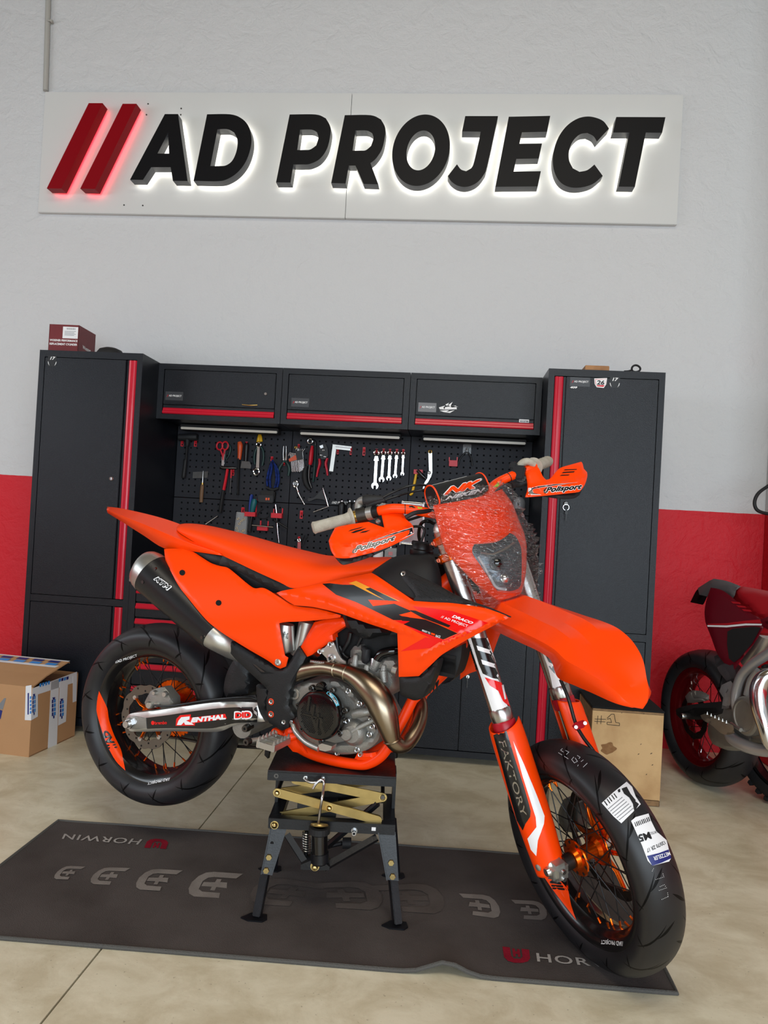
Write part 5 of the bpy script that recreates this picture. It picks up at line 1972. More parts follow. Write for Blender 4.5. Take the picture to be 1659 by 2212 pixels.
def decal(name, poly, tgt, m, lift=0.0009, step=7, sm=True, corner=32, label=None):
    tgt = tgt if isinstance(tgt, (list, tuple)) else [tgt]
    bv = bvh_of(tgt)
    O = dens(smooth_poly(poly, n=4, corner=corner) if sm else poly, step)
    V2, Fc = cdt_fill(O, step)
    P = [cast(bv, p[0], p[1], lift) for p in V2]
    return _finish_decal(name, P, Fc, tgt[0], m, label)


def _finish_decal(name, P, Fc, tgt, m, label=None):
    fs = [t for t in Fc if all(P[i] is not None for i in t)]
    # drop slivers that jump between surfaces
    fs = [t for t in fs if max(np.linalg.norm(P[t[i]]-P[t[i-1]]) for i in range(len(t))) < 0.12]
    vs = [p if p is not None else (0, 0, 0) for p in P]
    p = tgt
    M = Matrix.Identity(4)
    if tgt is not bike:
        chain = []
        while p is not None and p is not bike:
            chain.append(p)
            p = p.parent
        for q in reversed(chain):
            M = M @ q.matrix_basis
    Mi = M.inverted()
    par = tgt
    if tgt.parent is not None and tgt.parent is not bike:     # keep three levels
        par = tgt.parent
        Mi = tgt.matrix_basis @ Mi
    used = sorted({i for t in fs for i in t})
    mp = {i: k for k, i in enumerate(used)}
    o = build(name, [tuple(Mi @ Vector(vs[i])) for i in used], [tuple(mp[i] for i in t) for t in fs], m, par, smooth=True, angle=60)
    if label:
        o['label'] = label
    return o


def decal_text(s, quad, tgt, m, bold=0.0, shear=0.0, lift=0.0014, name='lettering', spacing=1.0, spread=0.0):
    tgt = tgt if isinstance(tgt, (list, tuple)) else [tgt]
    bv = bvh_of(tgt)
    v, f, w = text2d(s, bold, shear, spacing=spacing)
    fn = quad_map(quad)
    P, F2 = [], []
    offs = [(0, 0)]+([(spread*math.cos(a), spread*math.sin(a)) for a in np.linspace(0, 2*PI, 8, endpoint=False)] if spread else [])
    for k, (dx, dy) in enumerate(offs):
        F2 += [tuple(i+len(P) for i in t) for t in f]
        for x, y in v:
            u = fn(x/w, y)
            P.append(cast(bv, u[0]+dx, u[1]+dy, lift+0.00002*k))
    return _finish_decal(name, P, F2, tgt[0], m)


def Q(cv, *pts):
    return [cv(*p) for p in pts]


# ------------------------------------------------------------------ bike materials
mat('orange', (255, 68, 0), 0.36, coat=0.10, spec=0.28)
mat('orange_matte', (255, 70, 0), 0.5, bump=0.12, bscale=700, spec=0.25)
mat('orange_anod', (236, 96, 10), 0.22, metal=0.85)
mat('orange_frame', (255, 62, 0), 0.38, coat=0.05, spec=0.3)
mat('red_gfx', (238, 14, 12), 0.22, coat=0.3)
mat('black_gfx', (20, 20, 21), 0.25, coat=0.3)
mat('yellow_gfx', (250, 160, 12), 0.25, coat=0.3)
mat('white_gfx', (240, 240, 242), 0.3, coat=0.3)
mat('lime', (150, 205, 40), 0.4)
mat('plastic_black', (22, 23, 25), 0.5, bump=0.2, bscale=260)
mat('titanium', (150, 136, 116), 0.30, metal=1.0, var=0.6, vscale=9, var_rgb=(112, 92, 72))
mat('muffler_black', (24, 24, 26), 0.34, bump=0.05, bscale=300)
mat('carbon', (26, 26, 28), 0.18, coat=0.6)
mat('fork_alu', (186, 184, 180), 0.27, metal=1.0)
mat('seal_red', (170, 16, 34), 0.35)
mat('grip_white', (190, 184, 170), 0.75, bump=0.7, bscale=600, var=0.5, vscale=40, var_rgb=(150, 138, 118))
mat('cable', (14, 14, 15), 0.4)
mat('disc', (120, 116, 110), 0.35, metal=1.0)
mat('blue_tag', (96, 186, 214), 0.35)
mat('glass_lens', (120, 126, 130), 0.04, spec=0.6, alpha=0.16)
mat('lamp_inner', (60, 64, 68), 0.25, metal=0.6)
mat('rim_black', (13, 13, 14), 0.26, coat=0.25)


def tyre_material(name, N, wear):
    m = bpy.data.materials.new(name)
    m.use_nodes = True
    nt = m.node_tree
    b = nt.nodes['Principled BSDF']
    b.inputs['Roughness'].default_value = 0.46
    b.inputs['Specular IOR Level'].default_value = 0.5
    uv = nt.nodes.new('ShaderNodeUVMap')
    sp = nt.nodes.new('ShaderNodeSeparateXYZ')
    nt.links.new(uv.outputs[0], sp.inputs[0])

    def M(op, a, b_=None, c=None):
        n = nt.nodes.new('ShaderNodeMath')
        n.operation = op
        for i, x in enumerate((a, b_, c)):
            if x is None:
                continue
            if isinstance(x, (int, float)):
                n.inputs[i].default_value = x
            else:
                nt.links.new(x, n.inputs[i])
        return n.outputs[0]
    av = M('ABSOLUTE', sp.outputs[1])

    def groove(phase, slope, lo, hi, w, shift):
        sg = M('MULTIPLY', M('SIGN', sp.outputs[1]), shift)
        a = M('ADD', M('MULTIPLY_ADD', sp.outputs[0], float(N), phase), M('ADD', M('MULTIPLY', av, slope), sg))
        d = M('ABSOLUTE', M('SUBTRACT', M('FRACT', a), 0.5))
        mid, half = (lo+hi)/2, (hi-lo)/2
        e = M('DIVIDE', M('ABSOLUTE', M('SUBTRACT', av, mid)), half)       # 0 in the middle, 1 at the ends
        ww = M('MULTIPLY', M('SUBTRACT', 1.0, M('MULTIPLY', e, e)), w)
        return M('LESS_THAN', d, ww)
    g = M('MAXIMUM', M('MAXIMUM', groove(0.0, 1.5, 0.20, 0.78, 0.036, 0.0), groove(0.52, 0.9, 0.02, 0.40, 0.042, 0.25)), groove(0.30, -0.5, 0.60, 0.86, 0.03, 0.0))
    tc = nt.nodes.new('ShaderNodeTexCoord')
    ns = nt.nodes.new('ShaderNodeTexNoise')
    ns.inputs['Scale'].default_value = 22
    ns.inputs['Detail'].default_value = 6
    nt.links.new(tc.outputs['Object'], ns.inputs['Vector'])
    mx = nt.nodes.new('ShaderNodeMix')
    mx.data_type = 'RGBA'
    mx.inputs[6].default_value = (s2l(18), s2l(18), s2l(21), 1)
    mx.inputs[7].default_value = (s2l(20+wear), s2l(20+wear), s2l(23+wear), 1)
    nt.links.new(ns.outputs['Fac'], mx.inputs[0])
    m2 = nt.nodes.new('ShaderNodeMix')
    m2.data_type = 'RGBA'
    nt.links.new(mx.outputs[2], m2.inputs[6])
    m2.inputs[7].default_value = (s2l(4), s2l(4), s2l(5), 1)
    nt.links.new(g, m2.inputs[0])
    nt.links.new(m2.outputs[2], b.inputs['Base Color'])
    nt.links.new(M('MULTIPLY_ADD', g, -0.36, 0.5), b.inputs['Specular IOR Level'])
    bp = nt.nodes.new('ShaderNodeBump')
    bp.invert = True
    bp.inputs['Strength'].default_value = 1.0
    bp.inputs['Distance'].default_value = 0.003
    nt.links.new(g, bp.inputs['Height'])
    nt.links.new(bp.outputs[0], b.inputs['Normal'])
    MATS[name] = m


tyre_material('tyre_rear', 13, 16)
tyre_material('tyre_front', 15, 8)


def make_tyre(prof, m, parent, seg=96):
    """prof: half profile (r, y>=0) from bead to crown; UV: angle, -1..1 across"""
    full = [(r, -y) for r, y in prof]+[(r, y) for r, y in reversed(prof[:-1])]
    # resample smoothly
    pts = spline([np.array((r, y, 0.0)) for r, y in full], 3)
    n = len(pts)
    vs, fs, uvs = [], [], []
    for k in range(seg):
        a = 2*PI*k/seg
        for p in pts:
            vs.append((p[0]*math.cos(a), p[1], p[0]*math.sin(a)))
    s = np.cumsum([0]+[np.linalg.norm(pts[i+1]-pts[i]) for i in range(n-1)])
    s = s/s[-1]*2-1
    for k in range(seg):
        for j in range(n-1):
            k2 = (k+1) % seg
            fs.append((k*n+j, k*n+j+1, k2*n+j+1, k2*n+j))
            uvs += [(k/seg, s[j]), (k/seg, s[j+1]), ((k+1)/seg, s[j+1]), ((k+1)/seg, s[j])]
    me = bpy.data.meshes.new('tyre')
    me.from_pydata(vs, [], fs)
    me.uv_layers.new(name='UVMap')
    me.uv_layers[0].data.foreach_set('uv', [c for q in uvs for c in q])
    me.materials.append(MATS[m])
    me.polygons.foreach_set('use_smooth', [True]*len(me.polygons))
    me.flip_normals()
    o = bpy.data.objects.new('tyre', me)
    return link(o, parent)


def wheel(name, M, tyre_prof, tyre_m, rim_w, label, spoke_m='black', rim_m='rim_black', hub_m='orange_anod', nip_m='orange_anod', par=None, seg=96, nsp=36, phase=0.0):
    rim = MB()
    w = rim_w
    rim.lathe([(0.2215, -w), (0.2315, -w), (0.2325, -w+0.003), (0.2305, -w+0.006), (0.218, -w+0.010), (0.208, -w+0.022), (0.2045, -w*0.35), (0.198, -0.012), (0.198, 0.012), (0.2045, w*0.35), (0.208, w-0.022), (0.218, w-0.010), (0.2305, w-0.006), (0.2325, w-0.003), (0.2315, w), (0.2215, w),
               (0.2120, w-0.004), (0.2000, w-0.018), (0.1965, w*0.38), (0.1905, 0.012), (0.1905, -0.012), (0.1965, -w*0.38), (0.2000, -w+0.018), (0.2120, -w+0.004), (0.2215, -w)], seg=seg)
    r = rim.obj(name, rim_m, par or bike, smooth=True, angle=30)
    r.matrix_basis = M
    r['label'] = label
    t = make_tyre(tyre_prof, tyre_m, r, seg=seg)
    # hub with drilled flanges
    hb = MB()
    hb.lathe([(0.012, -0.052), (0.026, -0.052), (0.028, -0.046), (0.030, -0.040), (0.047, -0.039), (0.049, -0.036), (0.047, -0.033), (0.030, -0.031), (0.022, -0.022), (0.020, 0), (0.022, 0.022), (0.030, 0.031), (0.047, 0.033), (0.049, 0.036), (0.047, 0.039), (0.030, 0.040), (0.028, 0.046), (0.026, 0.052), (0.012, 0.052)], seg=40)
    hub = hb.obj('hub', hub_m, r, smooth=True, angle=30)
    # spokes: two meshes per side, shared between copies
    for side in (-1, 1):
        for lean in (-1, 1):
            mb = MB()
            fr = 0.044
            fa = lean*math.radians(62)
            p0 = np.array((fr*math.cos(fa), side*(0.0365+0.002*lean), fr*math.sin(fa)))
            p1 = np.array((0.1945, side*0.006, 0.0))
            d = (p1-p0)/np.linalg.norm(p1-p0)
            mb.tube([p0, p1], 0.0016, seg=6, mi=0)
            mb.tube([p1-d*0.019, p1-d*0.006, p1+d*0.001], [0.0028, 0.0030, 0.0046], seg=6, mi=1)
            me = None
            cnt = nsp//4
            for k in range(cnt):
                a = 2*PI*(k+(0.25 if lean > 0 else -0.0)+(0.5 if side > 0 else 0.0)*0.25+(0.125 if side > 0 else 0))/cnt+phase
                if me is None:
                    o = mb.obj('spoke', [spoke_m, nip_m], r, smooth=True)
                    me = o.data
                else:
                    o = link(bpy.data.objects.new('spoke', me), r)
                o.rotation_euler = (0, -a, 0)
    return r, t, hub


def wavy_disc(parent, r0, r1, y, th, m, waves=10, label=None, seg=120):
    vs, fs = [], []
    for k in range(seg):
        a = 2*PI*k/seg
        ro = r0*(1-0.045*(0.5+0.5*math.cos(waves*a))**2)
        ri = r1*(1+0.05*(0.5+0.5*math.cos(waves*a+1.0)))
        for (r, yy) in ((ro, y-th/2), (ro, y+th/2), (ri, y+th/2), (ri, y-th/2)):
            vs.append((r*math.cos(a), yy, r*math.sin(a)))
    for k in range(seg):
        for j in range(4):
            k2, j2 = (k+1) % seg, (j+1) % 4
            fs.append((k*4+j, k*4+j2, k2*4+j2, k2*4+j))
    o = build('brake_disc', vs, fs, m, parent, smooth=True, angle=30)
    # slots read as dark recesses
    mb = MB()
    for k in range(20):
        a = 2*PI*k/20
        rr = (r0+r1)/2+(0.008 if k % 2 else -0.006)
        c = np.array((rr*math.cos(a), y, rr*math.sin(a)))
        mb.cyl(c+np.array([0, -th/2-0.0004, 0]), c+np.array([0, th/2+0.0004, 0]), 0.0035, seg=8)
    tag(mb.obj('disc_holes', 'hole', parent), kind='stuff')
    return o


# ------------------------------------------------------------------ rear wheel
REAR_PROF = [(0.2225, 0.057), (0.236, 0.071), (0.252, 0.0795), (0.268, 0.081), (0.283, 0.076), (0.295, 0.063), (0.304, 0.043), (0.3095, 0.020), (0.311, 0.0)]
rw, rty, rhub = wheel('rear_wheel', Matrix.Translation((0, 0, 0)) @ Matrix.Rotation(math.radians(5), 4, 'Y'), REAR_PROF, 'tyre_rear', 0.062, 'black spoked rear wheel with orange hub and nipples')
wavy_disc(rw, 0.110, 0.077, -0.066, 0.004, 'disc')
mb = MB()
for k in range(6):
    a = 2*PI*k/6+0.3
    mb.tube([(0.030*math.cos(a), -0.050, 0.030*math.sin(a)), (0.052*math.cos(a+0.15), -0.060, 0.052*math.sin(a+0.15)), (0.080*math.cos(a+0.1), -0.066, 0.080*math.sin(a+0.1))], [0.011, 0.008, 0.007], seg=8, flat=0.5)
mb.obj('disc_carrier', 'orange_anod', rw, smooth=True)
for k in range(6):
    a = 2*PI*k/6+0.4
    MB().cyl((0.081*math.cos(a), -0.071, 0.081*math.sin(a)), (0.081*math.cos(a), -0.060, 0.081*math.sin(a)), 0.0075, seg=10).obj('disc_bolt', 'alu', rw, smooth=True)
# sprocket and chain on the far side
mb = MB()
NT = 42
out = []
for k in range(NT*2):
    rr = 0.103 if k % 2 == 0 else 0.095
    out.append((rr*math.cos(PI*k/NT), 0.072, rr*math.sin(PI*k/NT)))
mb.prism(out, (0, 0.006, 0))
mb.obj('rear_sprocket', 'orange_anod', rw)
chain_pts = [(0.105*math.cos(a), 0.075, 0.105*math.sin(a)) for a in np.linspace(math.radians(95), math.radians(268), 18)]+[(0.2, 0.075, -0.085), (0.45, 0.075, -0.035), (0.60, 0.075, 0.03), (0.625, 0.075, 0.065), (0.60, 0.075, 0.095), (0.4, 0.075, 0.10), (0.2, 0.075, 0.103)]
MB().tube(chain_pts, 0.0085, seg=6, closed=True, flat=0.7).obj('drive_chain', 'dark_steel', bike, smooth=True)

rimt = rw
decal('rim_sticker', Q(cF, (178, 632), (205, 692), (236, 762), (250, 850), (285, 955), (333, 1055), (352, 1135), (369, 1210), (300, 1140), (238, 1025), (190, 890), (163, 780), (163, 700)), rw, 'orange', 0.0012, 5, label='orange rim sticker')
decal_text('//AD PROJECT', [cF(301, 446), cF(456, 394), cF(451, 373), cF(295, 424)], rw, 'white_gfx', 0.015, lift=0.0016)
decal_text('//AD PROJECT', [cF(692, 1253), cF(527, 1290), cF(529, 1310), cF(686, 1280)], rw, 'white_gfx', 0.015, lift=0.0016)
decal_text('//AD', [cF(306, 1046), cF(240, 922), cF(207, 932), cF(250, 1066)], rw, 'black_gfx', 0.01, lift=0.0022, spread=1.0)

# ------------------------------------------------------------------ swingarm, axle, brake
arm_o = Q(cF, (370, 862), (374, 832), (392, 808), (430, 797), (600, 778), (800, 748), (1000, 722), (1150, 716), (1312, 722), (1330, 790), (1368, 858), (1240, 870), (1150, 885), (1060, 925), (960, 933), (700, 928), (430, 931), (388, 908))
sw = panel('swingarm', arm_o, [cF(400, 860)+(0.120,), cF(900, 830)+(0.122,), cF(1320, 800)+(0.110,)], 'alu', th=0.034, step=12, rw=7, rh=0.006, mirror=True)
decal('swingarm_sticker', Q(cF, (516, 832), (700, 808), (900, 778), (1100, 758), (1310, 754), (1318, 800), (1312, 862), (1160, 868), (1060, 892), (960, 908), (700, 905), (524, 910)), sw, 'black_gfx', 0.0010, 10, label='black sponsor sticker panel')
decal_text('brembo', [cF(582, 880), cF(668, 876), cF(668, 852), cF(582, 856)], sw, 'red_gfx', 0.02, lift=0.002)
o_ = cF(567, 867)
decal('brembo_ring', [(o_[0]+3.6*math.cos(a), o_[1]+4.4*math.sin(a)) for a in np.linspace(0, 2*PI, 16, endpoint=False)], sw, 'red_gfx', 0.002, 3)
decal('renthal_outline', Q(cF, (730, 888), (735, 838), (762, 812), (840, 806), (838, 830), (1085, 802), (1097, 836), (870, 868), (868, 886)), sw, 'red_gfx', 0.0016, 8, sm=False)
decal('renthal_mark', Q(cF, (740, 882), (752, 850), (772, 826), (832, 820), (830, 842), (806, 850), (848, 868), (862, 880), (800, 880), (790, 862), (772, 882)), sw, 'white_gfx', 0.0024, 6, sm=False)
decal_text('ENTHAL', [cF(842, 862), cF(1090, 838), cF(1080, 808), cF(846, 832)], sw, 'white_gfx', 0.015, 0.2, lift=0.0026, spread=0.9)
decal_text('DID', [cF(1154, 836), cF(1276, 832), cF(1272, 784), cF(1156, 790)], sw, 'white_gfx', 0.01, lift=0.002, spread=2.0)
decal_text('DID', [cF(1160, 830), cF(1270, 826), cF(1266, 790), cF(1162, 796)], sw, 'red_gfx', 0.01, lift=0.0028, spread=1.0)
# cross brace of the swingarm behind the tyre front, and front pivot lug
MB().tube([(0.40, -0.105, 0.07), (0.40, 0.105, 0.07)], 0.035, seg=16).obj('swingarm_bridge', 'alu_cast', bike, smooth=True)
pz = Bp(*cF(1235, 905), 0.115)
MB().lathe([(0.004, -0.126), (0.010, -0.126), (0.012, -0.118), (0.012, -0.09)], (pz[0], 0, pz[2]), seg=18).obj('linkage_bolt', 'dark_steel', bike, smooth=True)
ax0 = Bp(*cF(405, 868), 0.125)
adj = panel('axle_block', Q(cF, (376, 862), (385, 830), (430, 822), (515, 835), (520, 905), (430, 915), (388, 898)), [cF(450, 870)+(0.128,)], 'alu_cast', th=0.02, step=10, rw=6, rh=0.004)
MB().lathe([(0.0005, -0.150), (0.011, -0.150), (0.0115, -0.146), (0.013, -0.145), (0.013, -0.128)], (ax0[0], 0, ax0[2]), seg=24).lathe([(0.0115, -0.138), (0.018, -0.138), (0.018, -0.128), (0.0115, -0.128)], (ax0[0], 0, ax0[2]), seg=6).obj('axle_nut', 'steel', bike, smooth=True, angle=25)
MB().tube([(0, -0.128, 0), (0, 0.13, 0)], 0.010, seg=14).obj('rear_axle', 'steel', bike, smooth=True)
cal = panel('rear_caliper', Q(cF, (505, 722), (520, 690), (548, 640), (600, 618), (650, 612), (672, 640), (712, 690), (716, 760), (640, 772), (600, 750), (560, 768), (516, 758)), [cF(600, 700)+(0.088,)], 'alu_cast', th=0.035, step=8, rw=9, rh=0.012)
for p, r in (((548, 738), 0.013), ((600, 735), 0.009), ((660, 660), 0.010), ((585, 650), 0.008)):
    q = Bp(*cF(*p), 0.086)
    MB().lathe([(0.0005, -0.012), (r*0.75, -0.012), (r, -0.007), (r, 0.0)], tuple(q), seg=16).obj('caliper_bolt', 'alu', cal, smooth=True)
pts = [Bp(*cF(*p), l) for p, l in (((575, 742), 0.10), (((660, 748)), 0.105), ((775, 735), 0.105), ((900, 715), 0.112), ((1060, 695), 0.112), ((1240, 685), 0.108), ((1310, 700), 0.10))]
MB().tube(spline(pts, 5), 0.0035, seg=8).obj('brake_hose', 'cable', bike, smooth=True)
panel('chain_guard', Q(cF, (720, 745), (900, 712), (1015, 695), (1300, 668), (1312, 700), (1200, 712), (1020, 722), (900, 735)), [cF(1000, 700)+(0.105,)], 'plastic_black', th=0.012, step=12, rw=4, rh=0.003)

# ------------------------------------------------------------------ tail, seat, side panels
loft('rear_fender', [[cA(34, 133)+(0.035,), cA(29, 112)+(0.05,), cA(33, 95)+(0.0,)],
                     [cA(130, 192)+(0.060,), cA(122, 150)+(0.072,), cA(130, 108)+(0.0,)],
                     [cA(250, 268)+(0.075,), cA(262, 205)+(0.084,), cA(300, 147)+(0.0,)],
                     [cA(375, 345)+(0.090,), cA(400, 262)+(0.092,), cA(430, 186)+(0.0,)],
                     [cA(530, 361)+(0.100,), cA(525, 312)+(0.098,), cA(520, 225)+(0.0,)],
                     [cA(722, 388)+(0.106,), cA(705, 372)+(0.104,), cA(650, 300)+(0.0,)]], 'orange', th=0.003, nv=1, ang=14, label='orange rear mudguard')
seat = loft('seat', [[cA(447, 236)+(0.050,), cA(446, 230)+(0.052,), cA(449, 220)+(0.040,), cA(456, 210)+(0.0,)],
                     [cA(480, 262)+(0.068,), cA(480, 245)+(0.070,), cA(485, 215)+(0.052,), cA(492, 196)+(0.0,)],
                     [cA(600, 332)+(0.088,), cA(598, 290)+(0.092,), cA(592, 242)+(0.072,), cA(600, 202)+(0.0,)],
                     [cA(760, 406)+(0.102,), cA(752, 348)+(0.108,), cA(745, 285)+(0.082,), cA(760, 237)+(0.0,)],
                     [cA(900, 473)+(0.110,), cA(900, 402)+(0.116,), cA(895, 330)+(0.088,), cA(900, 276)+(0.0,)],
                     [cA(1060, 546)+(0.116,), cA(1060, 470)+(0.120,), cA(1060, 388)+(0.092,), cA(1060, 321)+(0.0,)],
                     [cA(1150, 583)+(0.120,), cA(1180, 502)+(0.120,), cA(1195, 415)+(0.092,), cA(1200, 356)+(0.0,)],
                     [cA(1300, 557)+(0.118,), cA(1305, 492)+(0.118,), cA(1315, 432)+(0.090,), cA(1320, 383)+(0.0,)],
                     [cA(1450, 523)+(0.104,), cA(1455, 480)+(0.106,), cA(1460, 436)+(0.082,), cA(1465, 393)+(0.0,)],
                     [cA(1600, 492)+(0.088,), cA(1605, 466)+(0.090,), cA(1612, 430)+(0.068,), cA(1615, 397)+(0.0,)],
                     [cB(440, 706)+(0.066,), cB(445, 690)+(0.066,), cB(450, 668)+(0.05,), cB(455, 650)+(0.0,)],
                     [cB(498, 664)+(0.040,), cB(498, 660)+(0.040,), cB(497, 655)+(0.03,), cB(497, 651)+(0.0,)]], 'orange_matte', nv=4, label='orange textured seat')
sp_o = Q(cA, (372, 349), (400, 346), (470, 346), (535, 361), (590, 395), (650, 432), (705, 450), (748, 460), (795, 495), (870, 558), (912, 583), (970, 583), (1060, 636), (1150, 686), (1290, 706), (1426, 743), (1424, 757), (1300, 772), (1180, 781), (1105, 784), (1058, 792), (1066, 850), (1078, 915), (1092, 985), (1112, 998), (1098, 1050), (1066, 1063), (1038, 1050), (990, 1014), (880, 950), (760, 876), (690, 828), (620, 768), (520, 648), (430, 530), (384, 430))
holeA = [(cA(481, 490)[0]+7*math.cos(a), cA(481, 490)[1]+6.5*math.sin(a)) for a in np.linspace(0, 2*PI, 16)]
holeB = [(cA(698, 670)[0]+7*math.cos(a), cA(698, 670)[1]+6.5*math.sin(a)) for a in np.linspace(0, 2*PI, 16)]
side = panel('side_panel', sp_o, [cA(372, 348)+(0.105,), cA(430, 530)+(0.158,), cA(560, 400)+(0.118,), cA(700, 830)+(0.168,), cA(800, 700)+(0.158,), cA(970, 583)+(0.125,), cA(1066, 1060)+(0.126,), cA(1425, 750)+(0.128,), cA(1060, 800)+(0.142,), cA(640, 600)+(0.155,)], 'orange', step=7, rw=5, rh=0.004, mirror=True, label='orange number-plate side panel')
for p in ((481, 490), (698, 670)):
    u, v = cA(*p)
    decal('panel_hole', [(u+6.4*math.cos(a), v+6.2*math.sin(a)) for a in np.linspace(0, 2*PI, 18, endpoint=False)], side, 'hole', 0.0008, 4, sm=False)
q = cA(1053, 1025)
bv_ = bvh_of([side])
c = cast(bv_, q[0], q[1], 0.0)
MB().lathe([(0.003, -0.004), (0.0075, -0.005), (0.0105, -0.003), (0.011, 0.002)], tuple(c), seg=18).lathe([(0.0005, -0.0028), (0.0035, -0.0028)], tuple(c), seg=6).obj('panel_screw', 'alu', side, smooth=True)
panel('subframe_cover', Q(cA, (540, 364), (640, 374), (722, 389), (860, 450), (1000, 520), (1148, 584), (1046, 612), (965, 590), (905, 592), (860, 566), (790, 502), (745, 468), (700, 458), (640, 436)), [cA(800, 480)+(0.098,)], 'plastic_black', th=0.02, step=10, rw=5, rh=0.006, mirror=True)
panel('seat_rail', Q(cA, (720, 389), (860, 451), (1000, 521), (1146, 584), (1070, 602), (960, 560), (830, 490), (700, 440)), [cA(800, 480)+(0.110,), cA(1100, 590)+(0.116,), cA(740, 410)+(0.106,)], 'plastic_black', th=0.012, step=10, rw=4, rh=0.005, mirror=True)

# ------------------------------------------------------------------ muffler and exhaust
lm = 0.128


def mpt(x, y, l=lm):
    return Bp(*cA(x, y), l)


muf = MB()
muf.tube(spline([mpt(300, 500), mpt(425, 622), mpt(565, 756), mpt(676, 860)], 5), [float(x) for x in np.linspace(0.0660, 0.0480, 16)], seg=32, flat=1.08)
muf = muf.obj('muffler', 'muffler_black', bike, smooth=True, angle=50)
cap = MB()
cp = [mpt(246, 452), mpt(252, 456), mpt(272, 474), mpt(300, 500)]
cap.tube(cp, [0.052, 0.058, 0.0640, 0.0667], seg=32, flat=1.08)
cap.obj('end_cap', 'alu', muf, smooth=True, angle=50)
ce = mpt(228, 448)
MB().tube([mpt(240, 446), mpt(254, 459)], 0.024, seg=20).obj('outlet', 'black_matte', muf, smooth=True)
MB().tube(spline([mpt(672, 856), mpt(708, 888), mpt(740, 915, 0.12), mpt(790, 950, 0.10), mpt(860, 985, 0.085)], 4), [float(x) for x in np.linspace(0.0485, 0.026, 17)], seg=28).obj('exhaust_cone', 'alu', muf, smooth=True, angle=50)
for p in ((318, 466), (245, 545), (598, 876)):
    c = cast(bvh_of([muf]), *cA(*p), 0.0)
    if c is not None:
        MB().tube([c+np.array([0, 0.004, 0]), c+np.array([0, -0.003, 0])], 0.0055, seg=10).obj('rivet', 'dark_steel', muf, smooth=True)
for s, q, b_ in (('K', ((316, 528), (352, 560), (372, 535), (330, 512)), 0), ):
    pass
decal_text('KTM', [cA(312, 530), cA(398, 600), cA(416, 574), cA(330, 512)], muf, 'white_gfx', 0.01, 0.25, lift=0.001, spread=1.3)
decal_text('KTM', [cA(316, 530), cA(396, 595), cA(412, 574), cA(332, 517)], muf, 'black', 0.0, 0.25, lift=0.0017, spread=0.4)
hp = [((1415, 935), 0.00, 0.0215), ((1445, 1010), 0.015, 0.0215), ((1440, 1120), 0.04, 0.0215), ((1400, 1240), 0.07, 0.0215), ((1330, 1340), 0.10, 0.022), ((1255, 1370), 0.125, 0.0225), ((1195, 1320), 0.14, 0.0245), ((1160, 1210), 0.148, 0.031),
      ((1120, 1080), 0.150, 0.0385), ((1070, 960), 0.148, 0.0405), ((985, 850), 0.144, 0.038), ((890, 772), 0.138, 0.031), ((790, 722), 0.130, 0.0245), ((690, 692), 0.122, 0.0222), ((580, 676), 0.112, 0.022), ((450, 692), 0.10, 0.023), ((330, 730), 0.09, 0.024)]
Pq = [np.append(Bp(*cG(*p), l), r) for p, l, r in hp]
Sq = spline(Pq, 5)
hdr = MB().tube([s[:3] for s in Sq], [s[3] for s in Sq], seg=24).obj('exhaust_header', 'titanium', bike, smooth=True, angle=60)
for i0, rr in ((6, 0.0268), (12, 0.0266), (13, 0.0244)):
    a, b = Pq[i0][:3], Pq[i0+1][:3]
    d = (b-a)/np.linalg.norm(b-a)
    MB().tube([a-d*0.003, a-d*0.001, a+d*0.001, a+d*0.003], [rr-0.002, rr, rr, rr-0.002], seg=24).obj('weld_ring', 'titanium', hdr, smooth=True)

# ------------------------------------------------------------------ frame
fr = [((1375, 960), 0.045), ((1310, 1090), 0.055), ((1235, 1230), 0.068), ((1160, 1370), 0.082), ((1090, 1465), 0.088), ((1000, 1522), 0.090), ((900, 1540), 0.090), ((700, 1512), 0.090), ((500, 1458), 0.088), ((370, 1395), 0.084), ((280, 1320), 0.082)]
for sg in (1, -1):
    pts = spline([Bp(*cG(*p), l)*np.array([1, sg, 1]) for p, l in fr], 5)
    fo = MB().tube(pts, 0.0158, seg=18).obj('frame_cradle', 'orange_frame', bike, smooth=True, angle=60)
MB().tube([(0.80, -0.09, 0.065), (0.80, 0.09, 0.065)], 0.012, seg=12).obj('cradle_cross_tube', 'orange_frame', bike, smooth=True)
panel('frame_spar', Q(cG, (372, 486), (420, 400), (492, 268), (600, 240), (742, 226), (768, 252), (772, 300), (700, 345), (655, 378), (662, 430), (600, 470), (540, 508), (470, 558), (430, 575)), [cG(560, 400)+(0.098,), cG(740, 260)+(0.105,), cG(420, 520)+(0.106,)], 'orange_frame', th=0.035, step=7, rw=6, rh=0.006, mirror=True, creases=[(Q(cG, (470, 470), (560, 390), (720, 290)), 4, 0.003), (Q(cG, (430, 420), (540, 300)), 3, 0.0025)])
for sg in (1, -1):
    MB().tube(spline([np.array((0.80, -0.075*sg, 0.46)), np.array((0.92, -0.06*sg, 0.55)), np.array((1.02, -0.03*sg, 0.66))], 5), 0.024, seg=12).obj('frame_spar_tube', 'orange_frame', bike, smooth=True)
    MB().tube(spline([Bp(*cG(1375, 960), 0.045)*np.array([1, sg, 1]), np.array((1.05, -0.03*sg, 0.44)), np.array((1.045, -0.02*sg, 0.60))], 5), 0.0158, seg=12).obj('down_tube', 'orange_frame', bike, smooth=True)
MB().tube([AX+kx*0.72, AX+kx*0.90], 0.030, seg=20).obj('steering_head', 'orange_frame', bike, smooth=True)
